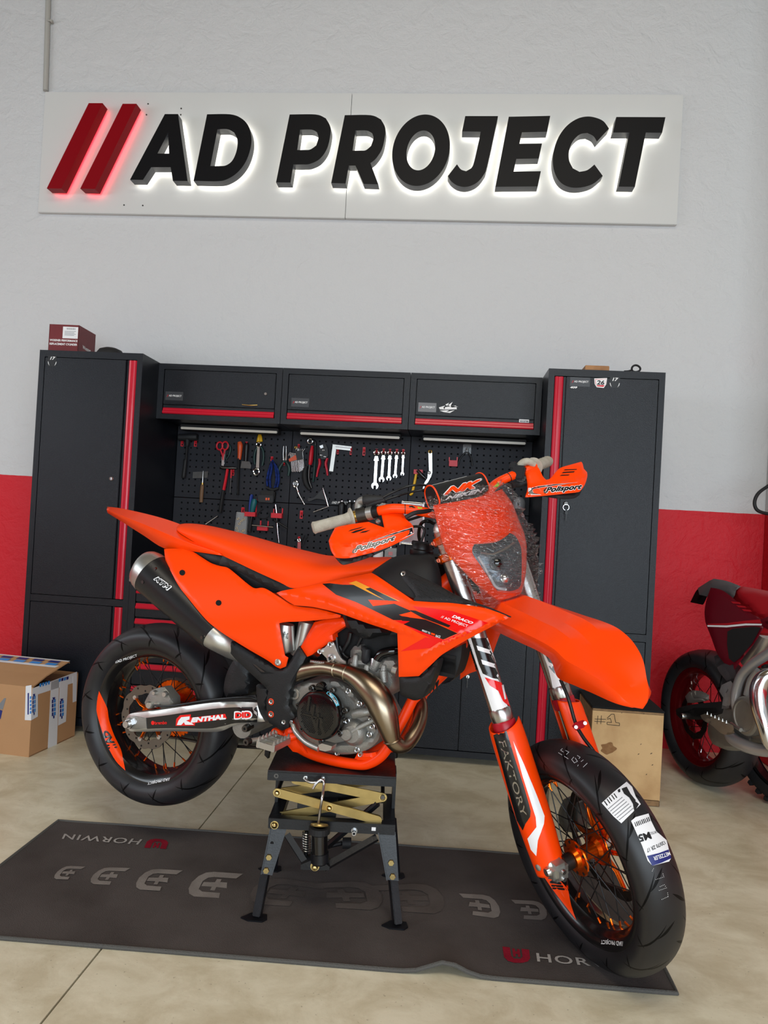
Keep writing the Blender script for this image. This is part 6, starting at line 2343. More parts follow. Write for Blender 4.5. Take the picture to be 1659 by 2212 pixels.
panel('pivot_bracket', Q(cG, (108, 1235), (125, 1218), (165, 1228), (222, 1268), (250, 1150), (275, 1160), (290, 1235), (335, 1300), (430, 1440), (380, 1440), (300, 1425), (235, 1352), (180, 1310), (125, 1290)), [cG(250, 1300)+(0.112,)], 'orange_frame', th=0.03, step=7, rw=6, rh=0.006)
c = Bp(*cG(133, 1262), 0.118)
MB().lathe([(0.0005, -0.004), (0.0068, -0.004), (0.0085, 0.0), (0.0085, 0.006)], tuple(c), seg=20).obj('pivot_cap', 'grip_white', bike, smooth=True)
for p, l in (((268, 1297), 0.118), ((905, 1452), 0.108)):
    c = Bp(*cG(*p), l)
    MB().lathe([(0.003, -0.003), (0.006, -0.004), (0.0075, 0.0), (0.0075, 0.006)], tuple(c), seg=16).obj('frame_bolt', 'alu', bike, smooth=True)
panel('engine_mount_lug', Q(cG, (860, 1478), (880, 1435), (915, 1425), (935, 1440), (985, 1440), (1040, 1430), (1060, 1470), (960, 1500), (880, 1500)), [cG(930, 1465)+(0.104,)], 'orange_frame', th=0.02, step=8, rw=5, rh=0.004)
# black frame guard that runs up under the side panel
fg = panel('frame_guard', Q(cF, (1062, 222), (1085, 240), (1140, 285), (1300, 385), (1440, 470), (1495, 486), (1522, 468), (1545, 430), (1600, 335), (1612, 318), (1662, 395), (1640, 440), (1600, 520), (1562, 600), (1545, 690), (1535, 745), (1572, 790), (1580, 830), (1548, 862), (1535, 905), (1490, 925), (1450, 900), (1400, 868), (1385, 830), (1378, 720), (1392, 640), (1360, 600), (1230, 480), (1130, 380), (1080, 290)),
           [cF(1100, 280)+(0.140,), cF(1300, 440)+(0.130,), cF(1500, 520)+(0.126,), cF(1620, 380)+(0.112,), cF(1470, 720)+(0.128,), cF(1500, 880)+(0.126,), cF(1400, 850)+(0.124,)], 'plastic_black', th=0.02, step=7, rw=6, rh=0.006, mirror=True)
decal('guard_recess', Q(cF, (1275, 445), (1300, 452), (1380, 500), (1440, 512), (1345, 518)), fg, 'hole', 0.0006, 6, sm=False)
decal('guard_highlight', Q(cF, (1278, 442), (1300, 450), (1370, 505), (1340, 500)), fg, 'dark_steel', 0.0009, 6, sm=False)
for p in ((1412, 716), (1412, 806), (1503, 862)):
    c = cast(bvh_of([fg]), *cF(*p), 0.0)
    MB().lathe([(0.0025, -0.0015), (0.006, -0.003), (0.0075, 0.0), (0.0075, 0.006)], tuple(c), seg=16).obj('guard_bolt', 'alu', fg, smooth=True)
    if p[0] < 1450:
        MB().lathe([(0.0078, -0.0012), (0.0098, -0.0006), (0.0098, 0.004)], tuple(c), seg=18).obj('bolt_collar', 'orange_frame', fg, smooth=True)
panel('brake_reservoir', Q(cF, (1305, 600), (1320, 588), (1375, 600), (1402, 618), (1400, 700), (1378, 780), (1320, 770), (1310, 700)), [cF(1350, 680)+(0.118,)], 'plastic_black', th=0.04, step=8, rw=8, rh=0.012)
panel('rear_mud_flap', Q(cF, (1165, 380), (1230, 440), (1262, 540), (1245, 660), (1090, 690), (1072, 620), (1098, 500)), [cF(1160, 540)+(0.075,)], 'plastic_black', th=0.15, step=10, rw=8, rh=0.01)

# foot peg and brake pedal (stand out to the right)
pg0, pg1 = Bp(*cF(1545, 985), 0.125), Bp(*cF(1330, 1015), 0.215)
px_, pz_ = Bp(*cF(1440, 1000), 0.17)[[0, 2]]
peg = MB()
L0 = np.array((Bp(*cF(1510, 995), 0.125)))
for sx in (-1, 1):
    peg.box((px_+sx*0.026-0.005, -0.225, pz_-0.012), (px_+sx*0.026+0.005, -0.13, pz_+0.010), 0.002)
    for k in range(5):
        y = -0.222+0.020*k
        peg.prism([(px_+sx*0.026-0.004, y, pz_+0.009), (px_+sx*0.026+0.004, y, pz_+0.009), (px_+sx*0.026, y+0.0005, pz_+0.021)], (0, 0.008, 0))
for y in (-0.222, -0.190, -0.158, -0.132):
    peg.box((px_-0.026, y, pz_-0.012), (px_+0.026, y+0.006, pz_+0.006), 0.001)
peg.obj('foot_peg', 'alu', bike)
MB().tube([(px_+0.01, -0.13, pz_), (px_+0.035, -0.11, pz_+0.01)], 0.012, seg=12).obj('peg_bracket', 'orange_frame', bike, smooth=True)
a, b = Bp(*cF(1240, 1003), 0.20), Bp(*cF(1335, 985), 0.16)
MB().tube([a, b, Bp(*cF(1450, 960), 0.125)], [0.009, 0.0075, 0.008], seg=12).obj('linkage_arm', 'alu', bike, smooth=True)
c = Bp(*cF(1238, 1005), 0.205)
MB().lathe([(0.004, -0.006), (0.0095, -0.006), (0.0115, 0.0), (0.0115, 0.012)], tuple(c), seg=20).obj('linkage_bolt', 'dark_steel', bike, smooth=True)
MB().tube(spline([Bp(*cG(300, 1190), 0.125), Bp(*cG(330, 1255), 0.135), Bp(*cG(420, 1345), 0.150), Bp(*cG(530, 1400), 0.158)], 5), 0.0068, seg=12, flat=1.3).obj('brake_pedal', 'alu', bike, smooth=True)
mb = MB().prism([Bp(*cG(*p), 0.172) for p in ((528, 1368), (560, 1352), (620, 1368), (652, 1378), (642, 1412), (590, 1424), (540, 1412))], (0, 0.03, 0))
mb.obj('pedal_tip', 'alu', bike)
c0_, c1_ = Bp(*cG(283, 1150), 0.128), Bp(*cG(312, 1240), 0.132)
MB().tube([c0_+(c1_-c0_)*t+np.array([0.005*math.cos(t*50), 0.005*math.sin(t*50), 0]) for t in np.linspace(0, 1, 60)], 0.0013, seg=6).obj('return_spring', 'steel', bike, smooth=True)
panel('side_stand_foot', Q(cF, (1368, 1052), (1400, 1058), (1388, 1125), (1364, 1100)), [cF(1380, 1080)+(0.05,)], 'black', th=0.012, step=6, rw=2, rh=0.001)

# shock absorber with reservoir, seen through the side panel opening
MB().tube([Bp(*cG(240, 282), 0.085), Bp(*cG(232, 330), 0.085), Bp(*cG(240, 520), 0.085), Bp(*cG(246, 545), 0.085)], [0.026, 0.029, 0.0265, 0.020], seg=22).obj('shock_reservoir', 'alu', bike, smooth=True)
MB().tube([Bp(*cG(430, 260), 0.05), Bp(*cG(400, 400), 0.05), Bp(*cG(350, 560), 0.05)], 0.026, seg=20).obj('shock_body', 'alu', bike, smooth=True)
sr = [o for o in bike.children if o.name.startswith('shock_reservoir')][0]
decal_text('WP', [cG(210, 408), cG(238, 400), cG(234, 346), cG(206, 356)], sr, 'black_gfx', 0.04, lift=0.001)
decal_text('XACT', [cG(232, 418), cG(262, 416), cG(258, 362), cG(240, 366)], sr, 'black_gfx', 0.02, lift=0.001)
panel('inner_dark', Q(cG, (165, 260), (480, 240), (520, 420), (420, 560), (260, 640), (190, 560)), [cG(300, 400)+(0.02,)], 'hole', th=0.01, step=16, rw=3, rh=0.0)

# ------------------------------------------------------------------ engine
case_o = Q(cG, (286, 890), (330, 830), (430, 790), (560, 768), (660, 770), (790, 812), (870, 880), (940, 960), (990, 1060), (1050, 1180), (1110, 1260), (1075, 1340), (1010, 1390), (930, 1430), (820, 1450), (700, 1452), (560, 1428), (450, 1390), (360, 1310), (300, 1180), (270, 1030))
crank = panel('crankcase', case_o, [cG(600, 1100)+(0.108,), cG(1000, 1200)+(0.100,), cG(350, 900)+(0.095,), cG(700, 1420)+(0.092,)], 'alu_cast', th=0.20, step=8, rw=10, rh=0.022)
# raised cover ridge on the right of the clutch
panel('cover_rim', Q(cG, (640, 800), (690, 800), (780, 850), (860, 930), (920, 1010), (905, 1030), (850, 980), (770, 900), (690, 845), (640, 830)), [cG(780, 880)+(0.122,)], 'alu_cast', th=0.02, step=7, rw=5, rh=0.006)
cc = cG(568, 1082)
c = Bp(*cc, 0.13)
R0 = 0.0735
clutch = MB().lathe([(R0, 0.0), (R0, -0.020), (R0*0.97, -0.028), (R0*0.90, -0.034), (R0*0.80, -0.036), (0.0005, -0.037)], tuple(c), seg=64).obj('clutch_cover', 'black_gloss', bike, smooth=True, angle=30)
# perforated-look face: small raised pips on the cover (too small to pick apart)
mb = MB()
for i in range(-22, 23):
    for j in range(-22, 23):
        x, z = (i+(0.5 if j % 2 else 0))*0.0052, j*0.0046
        if math.hypot(x, z) < R0*0.74 and not (abs(x*0.8+z*0.35+0.012) < 0.004) and not (abs(x*0.8+z*0.35-0.006) < 0.004):
            mb.add([(c[0]+x-0.0014, c[1]-0.0372, c[2]+z-0.0014), (c[0]+x+0.0014, c[1]-0.0372, c[2]+z-0.0014), (c[0]+x+0.0014, c[1]-0.0372, c[2]+z+0.0014), (c[0]+x-0.0014, c[1]-0.0372, c[2]+z+0.0014), (c[0]+x, c[1]-0.0392, c[2]+z)],
                   [(0, 1, 4), (1, 2, 4), (2, 3, 4), (3, 0, 4)])
tag(mb.obj('cover_pips', 'black', clutch), kind='stuff')
mb = MB()
for k, (dx, dz) in enumerate(((-0.030, 0.030), (-0.012, 0.010), (0.006, -0.012))):
    mb.box((c[0]+dx-0.004, c[1]-0.0405, c[2]+dz-0.022), (c[0]+dx+0.004, c[1]-0.0365, c[2]+dz+0.022), 0.001)
mb.box((c[0]-0.045, c[1]-0.0405, c[2]-0.006), (c[0]+0.02, c[1]-0.0365, c[2]+0.000), 0.001)
tag(mb.obj('cover_emblem', 'black_gloss', clutch), kind='stuff')
for k in range(7):
    a = 2*PI*k/7+0.35
    p = c+np.array([math.cos(a)*(R0+0.006), -0.012, math.sin(a)*(R0+0.006)])
    MB().lathe([(0.003, -0.004), (0.0055, -0.0045), (0.0062, 0.0), (0.009, 0.002), (0.009, 0.016)], tuple(p), seg=14).obj('cover_bolt', 'dark_steel', clutch, smooth=True)
p = Bp(*cG(562, 846), 0.135)
MB().lathe([(0.0005, -0.016), (0.012, -0.016), (0.015, -0.012), (0.0155, 0.004)], tuple(p), seg=24).box((p[0]-0.012, p[1]-0.021, p[2]-0.003), (p[0]+0.012, p[1]-0.014, p[2]+0.003), 0.001).obj('oil_filler_cap', 'black_gloss', bike, smooth=True)
decal('oil_sticker', Q(cG, (612, 888), (640, 898), (672, 925), (696, 960), (716, 1010), (690, 1022), (672, 985), (645, 945), (600, 905)), [clutch], 'blue_tag', 0.0008, 5)
decal_text('MOTOREX', [cG(622, 910), cG(692, 1008), cG(708, 1000), cG(640, 904)], [clutch], 'white_gfx', 0.02, lift=0.0014)
# water pump, hose spigots and cover bosses
p = Bp(*cG(862, 1250), 0.10)
MB().lathe([(0.0005, -0.030), (0.024, -0.030), (0.034, -0.022), (0.040, -0.006), (0.042, 0.01)], tuple(p), seg=36).obj('water_pump_cover', 'alu_cast', bike, smooth=True, angle=35)
p = Bp(*cG(792, 1268), 0.125)
MB().lathe([(0.0005, -0.014), (0.015, -0.014), (0.018, -0.010), (0.019, 0.01)], tuple(p), seg=24).obj('pump_boss', 'alu_cast', bike, smooth=True)
MB().tube([Bp(*cG(810, 1258), 0.125), Bp(*cG(900, 1205), 0.122), Bp(*cG(1030, 1140), 0.11)], [0.0085, 0.008, 0.008], seg=12).obj('pump_rib', 'alu_cast', bike, smooth=True)
MB().tube(spline([Bp(*cG(850, 1090), 0.12), Bp(*cG(930, 1075), 0.125), Bp(*cG(1000, 1060), 0.118)], 4), 0.013, seg=14).obj('coolant_spigot', 'alu_cast', bike, smooth=True)
panel('case_web', Q(cG, (600, 1380), (760, 1340), (900, 1330), (1010, 1290), (1060, 1210), (1085, 1260), (1060, 1330), (980, 1400), (860, 1440), (700, 1448)), [cG(850, 1380)+(0.112,)], 'alu_cast', th=0.02, step=8, rw=7, rh=0.008)
for p, l in (((797, 884), 0.118), ((898, 998), 0.118), ((790, 1152), 0.118), ((1000, 1134), 0.112), ((986, 1272), 0.110), ((876, 1410), 0.112), ((700, 1438), 0.104), ((1012, 1200), 0.108)):
    q = Bp(*cG(*p), l)
    MB().lathe([(0.0025, -0.005), (0.0055, -0.006), (0.006, -0.001), (0.008, 0.0), (0.008, 0.012)], tuple(q), seg=14).obj('case_bolt', 'steel', crank, smooth=True)
# gearbox detail left of the clutch
p = Bp(*cG(330, 905), 0.09)
MB().lathe([(0.010, -0.012), (0.016, -0.012), (0.020, -0.006), (0.021, 0.02)], tuple(p), seg=24).obj('countershaft_boss', 'alu', bike, smooth=True)
# cylinder and head
cyl = panel('cylinder', Q(cG, (820, 790), (800, 700), (830, 640), (1180, 640), (1235, 700), (1230, 860), (1150, 940), (1000, 900), (900, 830)), [cG(1000, 760)+(0.085,), cG(1200, 760)+(0.085,), cG(850, 720)+(0.085,)], 'alu_cast', th=0.17, step=10, rw=8, rh=0.015)
panel('cylinder_head', Q(cG, (790, 640), (800, 600), (840, 575), (880, 560), (960, 600), (1040, 620), (1110, 590), (1170, 575), (1240, 610), (1245, 740), (1190, 745), (1100, 700), (980, 690), (880, 680), (800, 670)), [cG(1000, 650)+(0.092,)], 'alu_cast', th=0.18, step=9, rw=7, rh=0.012)
panel('cam_cover', Q(cG, (815, 580), (818, 520), (850, 480), (910, 468), (945, 500), (950, 560), (900, 585)), [cG(880, 530)+(0.080,)], 'alu_cast', th=0.15, step=8, rw=8, rh=0.012)
MB().tube([Bp(*cG(935, 500), 0.085), Bp(*cG(960, 520), 0.09), Bp(*cG(955, 600), 0.092), Bp(*cG(945, 622), 0.09)], [0.010, 0.0135, 0.0135, 0.010], seg=14).obj('sensor_boot', 'rubber', bike, smooth=True)
MB().tube(spline([Bp(*cG(1250, 520), 0.07), Bp(*cG(1180, 525), 0.08), Bp(*cG(1100, 545), 0.085), Bp(*cG(1060, 590), 0.085), Bp(*cG(1035, 640), 0.085)], 5), 0.0135, seg=16).obj('coolant_hose', 'black_gloss', bike, smooth=True)
MB().tube([Bp(*cG(1060, 605), 0.088), Bp(*cG(1035, 660), 0.088), Bp(*cG(1020, 690), 0.088)], [0.0135, 0.0145, 0.013], seg=16).obj('thermostat_neck', 'alu_cast', bike, smooth=True)
for p in ((868, 565), (1120, 655), (835, 640), (968, 655)):
    q = Bp(*cG(*p), 0.092)
    MB().tube([q+np.array([0, 0, -0.035]), q+np.array([0, 0, 0.0]), q+np.array([0, 0, 0.003])], [0.011, 0.0085, 0.006], seg=12).obj('head_stud', 'alu_cast', bike, smooth=True)
q = Bp(*cG(1016, 590), 0.092)
MB().tube([q, q+np.array([0.004, -0.004, -0.02])], 0.0055, seg=10).obj('hose_clamp', 'steel', bike, smooth=True)
MB().tube([Bp(*cG(1110, 700), 0.098), Bp(*cG(1115, 800), 0.098)], 0.0125, seg=16).obj('stud_tower', 'alu_cast', bike, smooth=True)
MB().tube([Bp(*cG(1200, 690), 0.095), Bp(*cG(1240, 705), 0.095)], 0.016, seg=16).obj('exhaust_port_boss', 'alu', bike, smooth=True)
panel('intake_dark', Q(cG, (640, 400), (770, 300), (900, 330), (1235, 340), (1240, 620), (1050, 640), (800, 660), (660, 560)), [cG(900, 450)+(0.045,)], 'black_matte', th=0.09, step=14, rw=6, rh=0.01)
for pts, r in (([(720, 480), (760, 560), (800, 590)], 0.006), ([(820, 360), (800, 440), (740, 540)], 0.007), ([(930, 380), (900, 440), (880, 480)], 0.005), ([(690, 400), (700, 500), (730, 590)], 0.008)):
    MB().tube(spline([Bp(*cG(*p), 0.07) for p in pts], 5), r, seg=10).obj('wiring', 'cable', bike, smooth=True)
# silver engine mount plate with rollers
mp = panel('mount_plate', Q(cG, (532, 528), (552, 508), (585, 495), (625, 450), (650, 440), (672, 460), (700, 530), (735, 590), (768, 615), (775, 655), (735, 660), (690, 620), (620, 605), (560, 545)), [cG(640, 550)+(0.112,)], 'alu', th=0.006, step=6, rw=3, rh=0.001)
for p, r in (((640, 462), 0.0075), ((548, 526), 0.0075), ((645, 588), 0.0125)):
    q = Bp(*cG(*p), 0.113)
    MB().lathe([(0.003, -0.004), (r*0.45, -0.012 if r > 0.01 else -0.005), (r*0.55, -0.012 if r > 0.01 else -0.005), (r*0.6, -0.006 if r > 0.01 else -0.004), (r, -0.005), (r, 0.002)], tuple(q), seg=20).obj('plate_bolt', 'steel', mp, smooth=True)
a, b = Bp(*cG(440, 612), 0.12), Bp(*cG(600, 632), 0.125)
MB().tube([a+(b-a)*t+np.array([0, 0.0035*math.cos(t*110), 0.0035*math.sin(t*110)]) for t in np.linspace(0.1, 0.9, 120)]+[b], 0.0011, seg=5).obj('exhaust_spring', 'steel', bike, smooth=True)

# ------------------------------------------------------------------ tank and shrouds
panel('airbox', Q(cG, (745, 195), (800, 205), (1000, 280), (1235, 350), (1232, 372), (1130, 385), (1060, 395), (990, 420), (900, 400), (780, 310)), [cG(950, 320)+(0.118,)], 'plastic_black', th=0.2, step=10, rw=8, rh=0.02)
tank = loft('fuel_tank', [[cB(372, 745)+(0.115,), cB(385, 738)+(0.10,), cB(420, 700)+(0.06,), cB(440, 690)+(0.0,)],
                          [cB(470, 800)+(0.140,), cB(470, 745)+(0.120,), cB(480, 680)+(0.075,), cB(500, 655)+(0.0,)],
                          [cB(560, 860)+(0.150,), cB(570, 760)+(0.128,), cB(570, 670)+(0.09,), cB(560, 640)+(0.0,)],
                          [cB(660, 900)+(0.150,), cB(660, 760)+(0.130,), cB(650, 660)+(0.09,), cB(640, 632)+(0.0,)],
                          [cB(740, 900)+(0.130,), cB(740, 760)+(0.110,), cB(735, 660)+(0.075,), cB(715, 628)+(0.0,)],
                          [cB(790, 900)+(0.090,), cB(785, 780)+(0.075,), cB(765, 690)+(0.05,), cB(750, 650)+(0.0,)]], 'black_matte', nv=4)
capc = Bp(*cB(672, 612), 0.0)
MB().lathe([(0.0005, 0.022), (0.026, 0.022), (0.031, 0.016), (0.032, 0.004), (0.036, 0.0), (0.036, -0.012), (0.03, -0.02)], tuple(capc), axis='z', seg=24).box((capc[0]-0.034, capc[1]-0.006, capc[2]+0.012), (capc[0]+0.034, capc[1]+0.006, capc[2]+0.026), 0.002).obj('fuel_cap', 'black', bike, smooth=True)
MB().tube(spline([capc+np.array([-0.005, 0, 0.022]), capc+np.array([-0.01, 0, 0.07]), Fp(*cI(1480, 720), 0.02)+np.array([0, 0, 0.0]), ST(AX+kx*1.0)], 6), 0.0042, seg=10).obj('vent_hose', 'cable', bike, smooth=True)

sh_o = [(597.2, 1280.6), (615, 1275), (660, 1267.2), (730, 1252), (802, 1237.3), (817, 1245.9), (858, 1273.9), (893.6, 1298.2), (935, 1301), (977.6, 1303), (1037.4, 1312), (1070, 1321), (1101.8, 1333), (1075, 1347), (1040, 1365.3), (1005, 1384), (965.1, 1407.6), (950, 1418), (930, 1437), (904.8, 1460.3), (880, 1461.8), (861.4, 1462), (860, 1415), (858.3, 1368), (830, 1358), (801, 1348.7), (765, 1336), (728.8, 1323.4), (675.7, 1311.3), (635.9, 1307.7), (617, 1296)]
shroud = panel('radiator_shroud', sh_o, [(600, 1281, .128), (680, 1290, .148), (760, 1270, .150), (802, 1240, .135), (860, 1320, .185), (900, 1300, .175), (980, 1305, .195), (1040, 1320, .215), (1100, 1333, .228), (1000, 1380, .205), (930, 1430, .185), (862, 1460, .170), (862, 1380, .178), (760, 1330, .165)], 'orange', step=7, rw=5, rh=0.004, th=0.0035, mirror=True, corner=26,
               creases=[([(620, 1283), (700, 1300), (800, 1338), (900, 1372)], 8, 0.006), ([(905, 1421), (940, 1400), (1000, 1370), (1090, 1335)], 7, 0.007)], label='orange radiator shroud with graphics')
g = shroud
decal('shroud_graphic', Q(cK, (-190, 268), (-120, 262), (0, 276), (110, 278), (220, 330), (490, 455), (640, 520), (640, 545), (535, 560), (560, 572), (780, 604), (900, 650), (1086, 735), (950, 792), (780, 730), (580, 650), (560, 610), (480, 608), (300, 520), (130, 440), (-60, 370)), g, 'black_gfx', 0.0009, 8, sm=False, label='black shroud graphic')
decal('shroud_graphic', Q(cK, (60, 262), (130, 240), (320, 330), (545, 432), (500, 428), (420, 430), (250, 350), (110, 280)), g, 'yellow_gfx', 0.0014, 8, sm=False)
decal('shroud_graphic', Q(cK, (218, 314), (262, 304), (420, 380), (524, 430), (410, 426)), g, 'black_gfx', 0.0019, 7, sm=False)
decal('shroud_graphic', Q(cK, (245, 418), (430, 425), (490, 455), (290, 478)), g, 'orange', 0.0020, 7, sm=False)
decal('shroud_graphic', Q(cK, (535, 560), (650, 530), (780, 602), (640, 585)), g, 'orange', 0.0021, 7, sm=False)
decal('shroud_graphic', Q(cK, (660, 478), (720, 485), (860, 500), (1040, 525), (1376, 636), (1150, 750), (1000, 690), (1022, 662), (760, 545)), g, 'red_gfx', 0.0011, 8, sm=False, label='red shroud graphic')
decal('shroud_graphic', Q(cK, (640, 515), (690, 520), (1022, 660), (1000, 678), (760, 590), (650, 545)), g, 'black_gfx', 0.0016, 8, sm=False)
decal('shroud_graphic', Q(cK, (495, 612), (636, 620), (585, 645), (560, 640)), g, 'red_gfx', 0.0017, 6, sm=False)
decal('shroud_graphic', Q(cK, (550, 902), (780, 772), (940, 796), (830, 872), (700, 885)), g, 'red_gfx', 0.0010, 8, sm=False)
decal('shroud_graphic', Q(cK, (585, 652), (960, 800), (1095, 740), (1150, 752), (960, 835), (880, 800), (700, 720)), g, 'red_gfx', 0.0007, 8, sm=False)
decal_text('// AD PROJECT', [cK(925, 592), cK(1178, 685), cK(1188, 655), cK(940, 565)], g, 'white_gfx', 0.01, lift=0.0022)
decal_text('DRACO', [cK(1032, 582), cK(1225, 648), cK(1240, 628), cK(1045, 556)], g, 'white_gfx', 0.04, 0.3, lift=0.0022)
decal_text('READY TO', [cK(752, 712), cK(828, 742), cK(832, 724), cK(756, 696)], g, 'white_gfx', 0.02, lift=0.0022)
decal('shroud_chip', Q(cK, (836, 742), (874, 754), (876, 738), (840, 726)), g, 'orange', 0.0022, 5, sm=False)
decal_text('RACE', [cK(880, 768), cK(922, 778), cK(928, 756), cK(884, 745)], g, 'white_gfx', 0.02, lift=0.0022)
# black shroud insert with grip pattern
ins = panel('shroud_insert', Q(cK, (540, 165), (560, 142), (600, 136), (650, 160), (760, 215), (900, 280), (1050, 365), (1220, 435), (1350, 478), (1500, 540), (1588, 578), (1560, 578), (1340, 488), (1180, 462), (960, 445), (700, 438), (668, 418), (690, 385), (660, 330), (580, 240)), [cK(570, 160)+(0.135,), cK(720, 400)+(0.172,), cK(800, 260)+(0.140,), cK(1100, 420)+(0.186,), cK(1580, 578)+(0.232,)], 'plastic_black', step=7, rw=4, rh=0.004, th=0.006, mirror=True)
c = cast(bvh_of([ins]), *cK(573, 172), 0.0)
MB().lathe([(0.003, -0.002), (0.006, -0.004), (0.0075, -0.001), (0.0075, 0.004)], tuple(c), seg=16).obj('insert_bolt', 'alu', ins, smooth=True)
mb = MB()
bi = bvh_of([ins])
for x, y in ((640, 205), (640, 255), (660, 215), (700, 225), (700, 280), (665, 300), (740, 260), (790, 285), (730, 320), (760, 340), (780, 370), (830, 400), (880, 410), (930, 410), (980, 415), (730, 390), (860, 330), (910, 350), (960, 375), (1020, 400), (1070, 425), (800, 320)):
    pp = [cast(bi, *cK(x+dx, y+dy), 0.0012) for dx, dy in ((-16, -8), (14, 8), (12, 12))]
    if all(p is not None for p in pp):
        mb.prism(pp, (0, 0.002, 0))
tag(mb.obj('grip_pattern', 'dark_steel', ins), kind='stuff')
# radiators and lower guard
rg_ = panel('radiator_guard', Q(cG, (1252, 765), (1300, 758), (1440, 750), (1520, 690), (1590, 605), (1596, 640), (1560, 760), (1500, 900), (1450, 955), (1380, 965), (1262, 915)), [cG(1400, 820)+(0.165,), cG(1580, 640)+(0.18,), cG(1270, 900)+(0.150,)], 'plastic_black', th=0.05, step=8, rw=7, rh=0.008, mirror=True)
for k in range(4):
    panel('radiator_louvre', Q(cC, (60+22*k, 690-8*k), (135+18*k, 560-14*k), (150+18*k, 560-14*k), (80+22*k, 740-10*k), (66+22*k, 800-6*k)), [cC(100, 650)+(0.11-0.02*k,)], 'black', th=0.006, step=8, rw=2, rh=0.001)
panel('radiator', Q(cC, (120, 560), (150, 545), (300, 470), (292, 560), (262, 660), (240, 690), (130, 670)), [cC(200, 590)+(0.085,)], 'black_matte', th=0.09, step=9, rw=4, rh=0.003)
for k in range(5):
    MB().box(Bp(*cC(140, 580+20*k), 0.0895)+np.array([0, 0, -0.001]), Bp(*cC(262, 548+22*k), 0.0895)+np.array([0, -0.002, 0.001])).obj('radiator_fin', 'black', bike)
# far-side shroud lower tip seen between the fork legs
panel('shroud_tip', Q(cC, (300, 480), (345, 420), (360, 390), (400, 440), (410, 560), (405, 640), (340, 665), (288, 700)), [cC(350, 560)+(-0.16,)], 'orange', th=0.004, step=8, rw=4, rh=0.003)
panel('shroud_tip', Q(cC, (480, 330), (555, 395), (540, 430), (500, 540), (460, 470), (440, 400)), [cC(500, 430)+(-0.19,)], 'orange', th=0.004, step=8, rw=4, rh=0.003)

# ------------------------------------------------------------------ steered front end
def FK(s, t, n=0.022, lat=0.102):
    return AX+nx_*n+np.array([0, -s*lat, 0])+kx*t


def mb_steer(mb):
    mb.v = [tuple(ST(v)) for v in mb.v]
    return mb


M0 = np.eye(4)
ex, ey, ez = axr((1, 0, 0), -STEER), axr((0, 1, 0), -STEER), axr((0, 0, 1), -STEER)
fc = ST(FA)
MW = Matrix([[ex[0], ey[0], ez[0], fc[0]], [ex[1], ey[1], ez[1], fc[1]], [ex[2], ey[2], ez[2], fc[2]], [0, 0, 0, 1]])
FRONT_PROF = [(0.2225, 0.047), (0.236, 0.056), (0.250, 0.0605), (0.264, 0.0605), (0.277, 0.055), (0.288, 0.043), (0.295, 0.028), (0.2985, 0.013), (0.2995, 0.0)]
fwh, fty, fhub = wheel('front_wheel', MW, FRONT_PROF, 'tyre_front', 0.050, 'black spoked front wheel with orange hub, turned to the right', phase=0.1)
wavy_disc(fwh, 0.150, 0.118, 0.062, 0.0045, 'disc', waves=9)
mb = MB()
for k in range(6):
    a = 2*PI*k/6
    mb.tube([(0.032*math.cos(a), 0.050, 0.032*math.sin(a)), (0.070*math.cos(a+0.2), 0.058, 0.070*math.sin(a+0.2)), (0.121*math.cos(a+0.12), 0.062, 0.121*math.sin(a+0.12))], [0.011, 0.008, 0.007], seg=8, flat=0.5)
mb.obj('disc_carrier', 'orange_anod', fwh, smooth=True)
mb = MB()
for sd in (-1, 1):
    for k in range(9):
        a = 2*PI*k/9
        mb.cyl((0.041*math.cos(a), sd*0.0355, 0.041*math.sin(a)), (0.041*math.cos(a), sd*0.0402, 0.041*math.sin(a)), 0.0042, seg=10)
tag(mb.obj('flange_holes', 'hole', fwh), kind='stuff')
decal('rim_sticker', Q(cD, (412, 1062), (470, 1085), (560, 1170), (640, 1265), (678, 1320), (700, 1430), (742, 1545), (660, 1440), (560, 1310), (480, 1190)), fwh, 'orange', 0.0012, 5, label='orange rim sticker')
decal_text('//AD', [cD(648, 1306), cD(562, 1150), cD(505, 1172), cD(566, 1312)], fwh, 'black_gfx', 0.01, lift=0.0022, spread=1.2)
decal_text('//AD PROJECT', [cD(1106, 1700), cD(932, 1690), cD(935, 1728), cD(1108, 1745)], fwh, 'white_gfx', 0.015, lift=0.0016)
# paper labels stuck on the tread
lb1 = decal('tyre_label', Q(cD, (938, 630), (1030, 545), (1130, 465), (1172, 505), (1200, 580), (1240, 640), (1180, 700), (1090, 788), (1030, 735)), fty, 'label', 0.0008, 6, sm=False, label='white barcode label, partly torn')
mb_l = [((955, 618), 14), ((975, 602), 10), ((990, 588), 16), ((1010, 572), 9), ((1028, 560), 14)]
for k, (p, w) in enumerate(mb_l):
    decal('barcode_bar', Q(cD, (p[0], p[1]), (p[0]+6, p[1]-5), (p[0]+30, p[1]+28), (p[0]+24, p[1]+34)), fty, 'black', 0.0013, 6, sm=False)
for k in range(6):
    x, y = 985+k*17, 676+k*17
    decal('label_line', Q(cD, (x, y), (x+110, y-92), (x+114, y-88), (x+4, y+4)), fty, 'grey_print', 0.0013, 8, sm=False)
for poly in ([(1090, 520), (1130, 505), (1160, 560), (1200, 610), (1185, 650), (1150, 590), (1110, 560)], [(1060, 530), (1078, 520), (1082, 545), (1066, 550)], [(1175, 600), (1225, 640), (1190, 700), (1180, 650)]):
    decal('label_tear', Q(cD, *poly), fty, 'rubber', 0.0014, 5, sm=False)
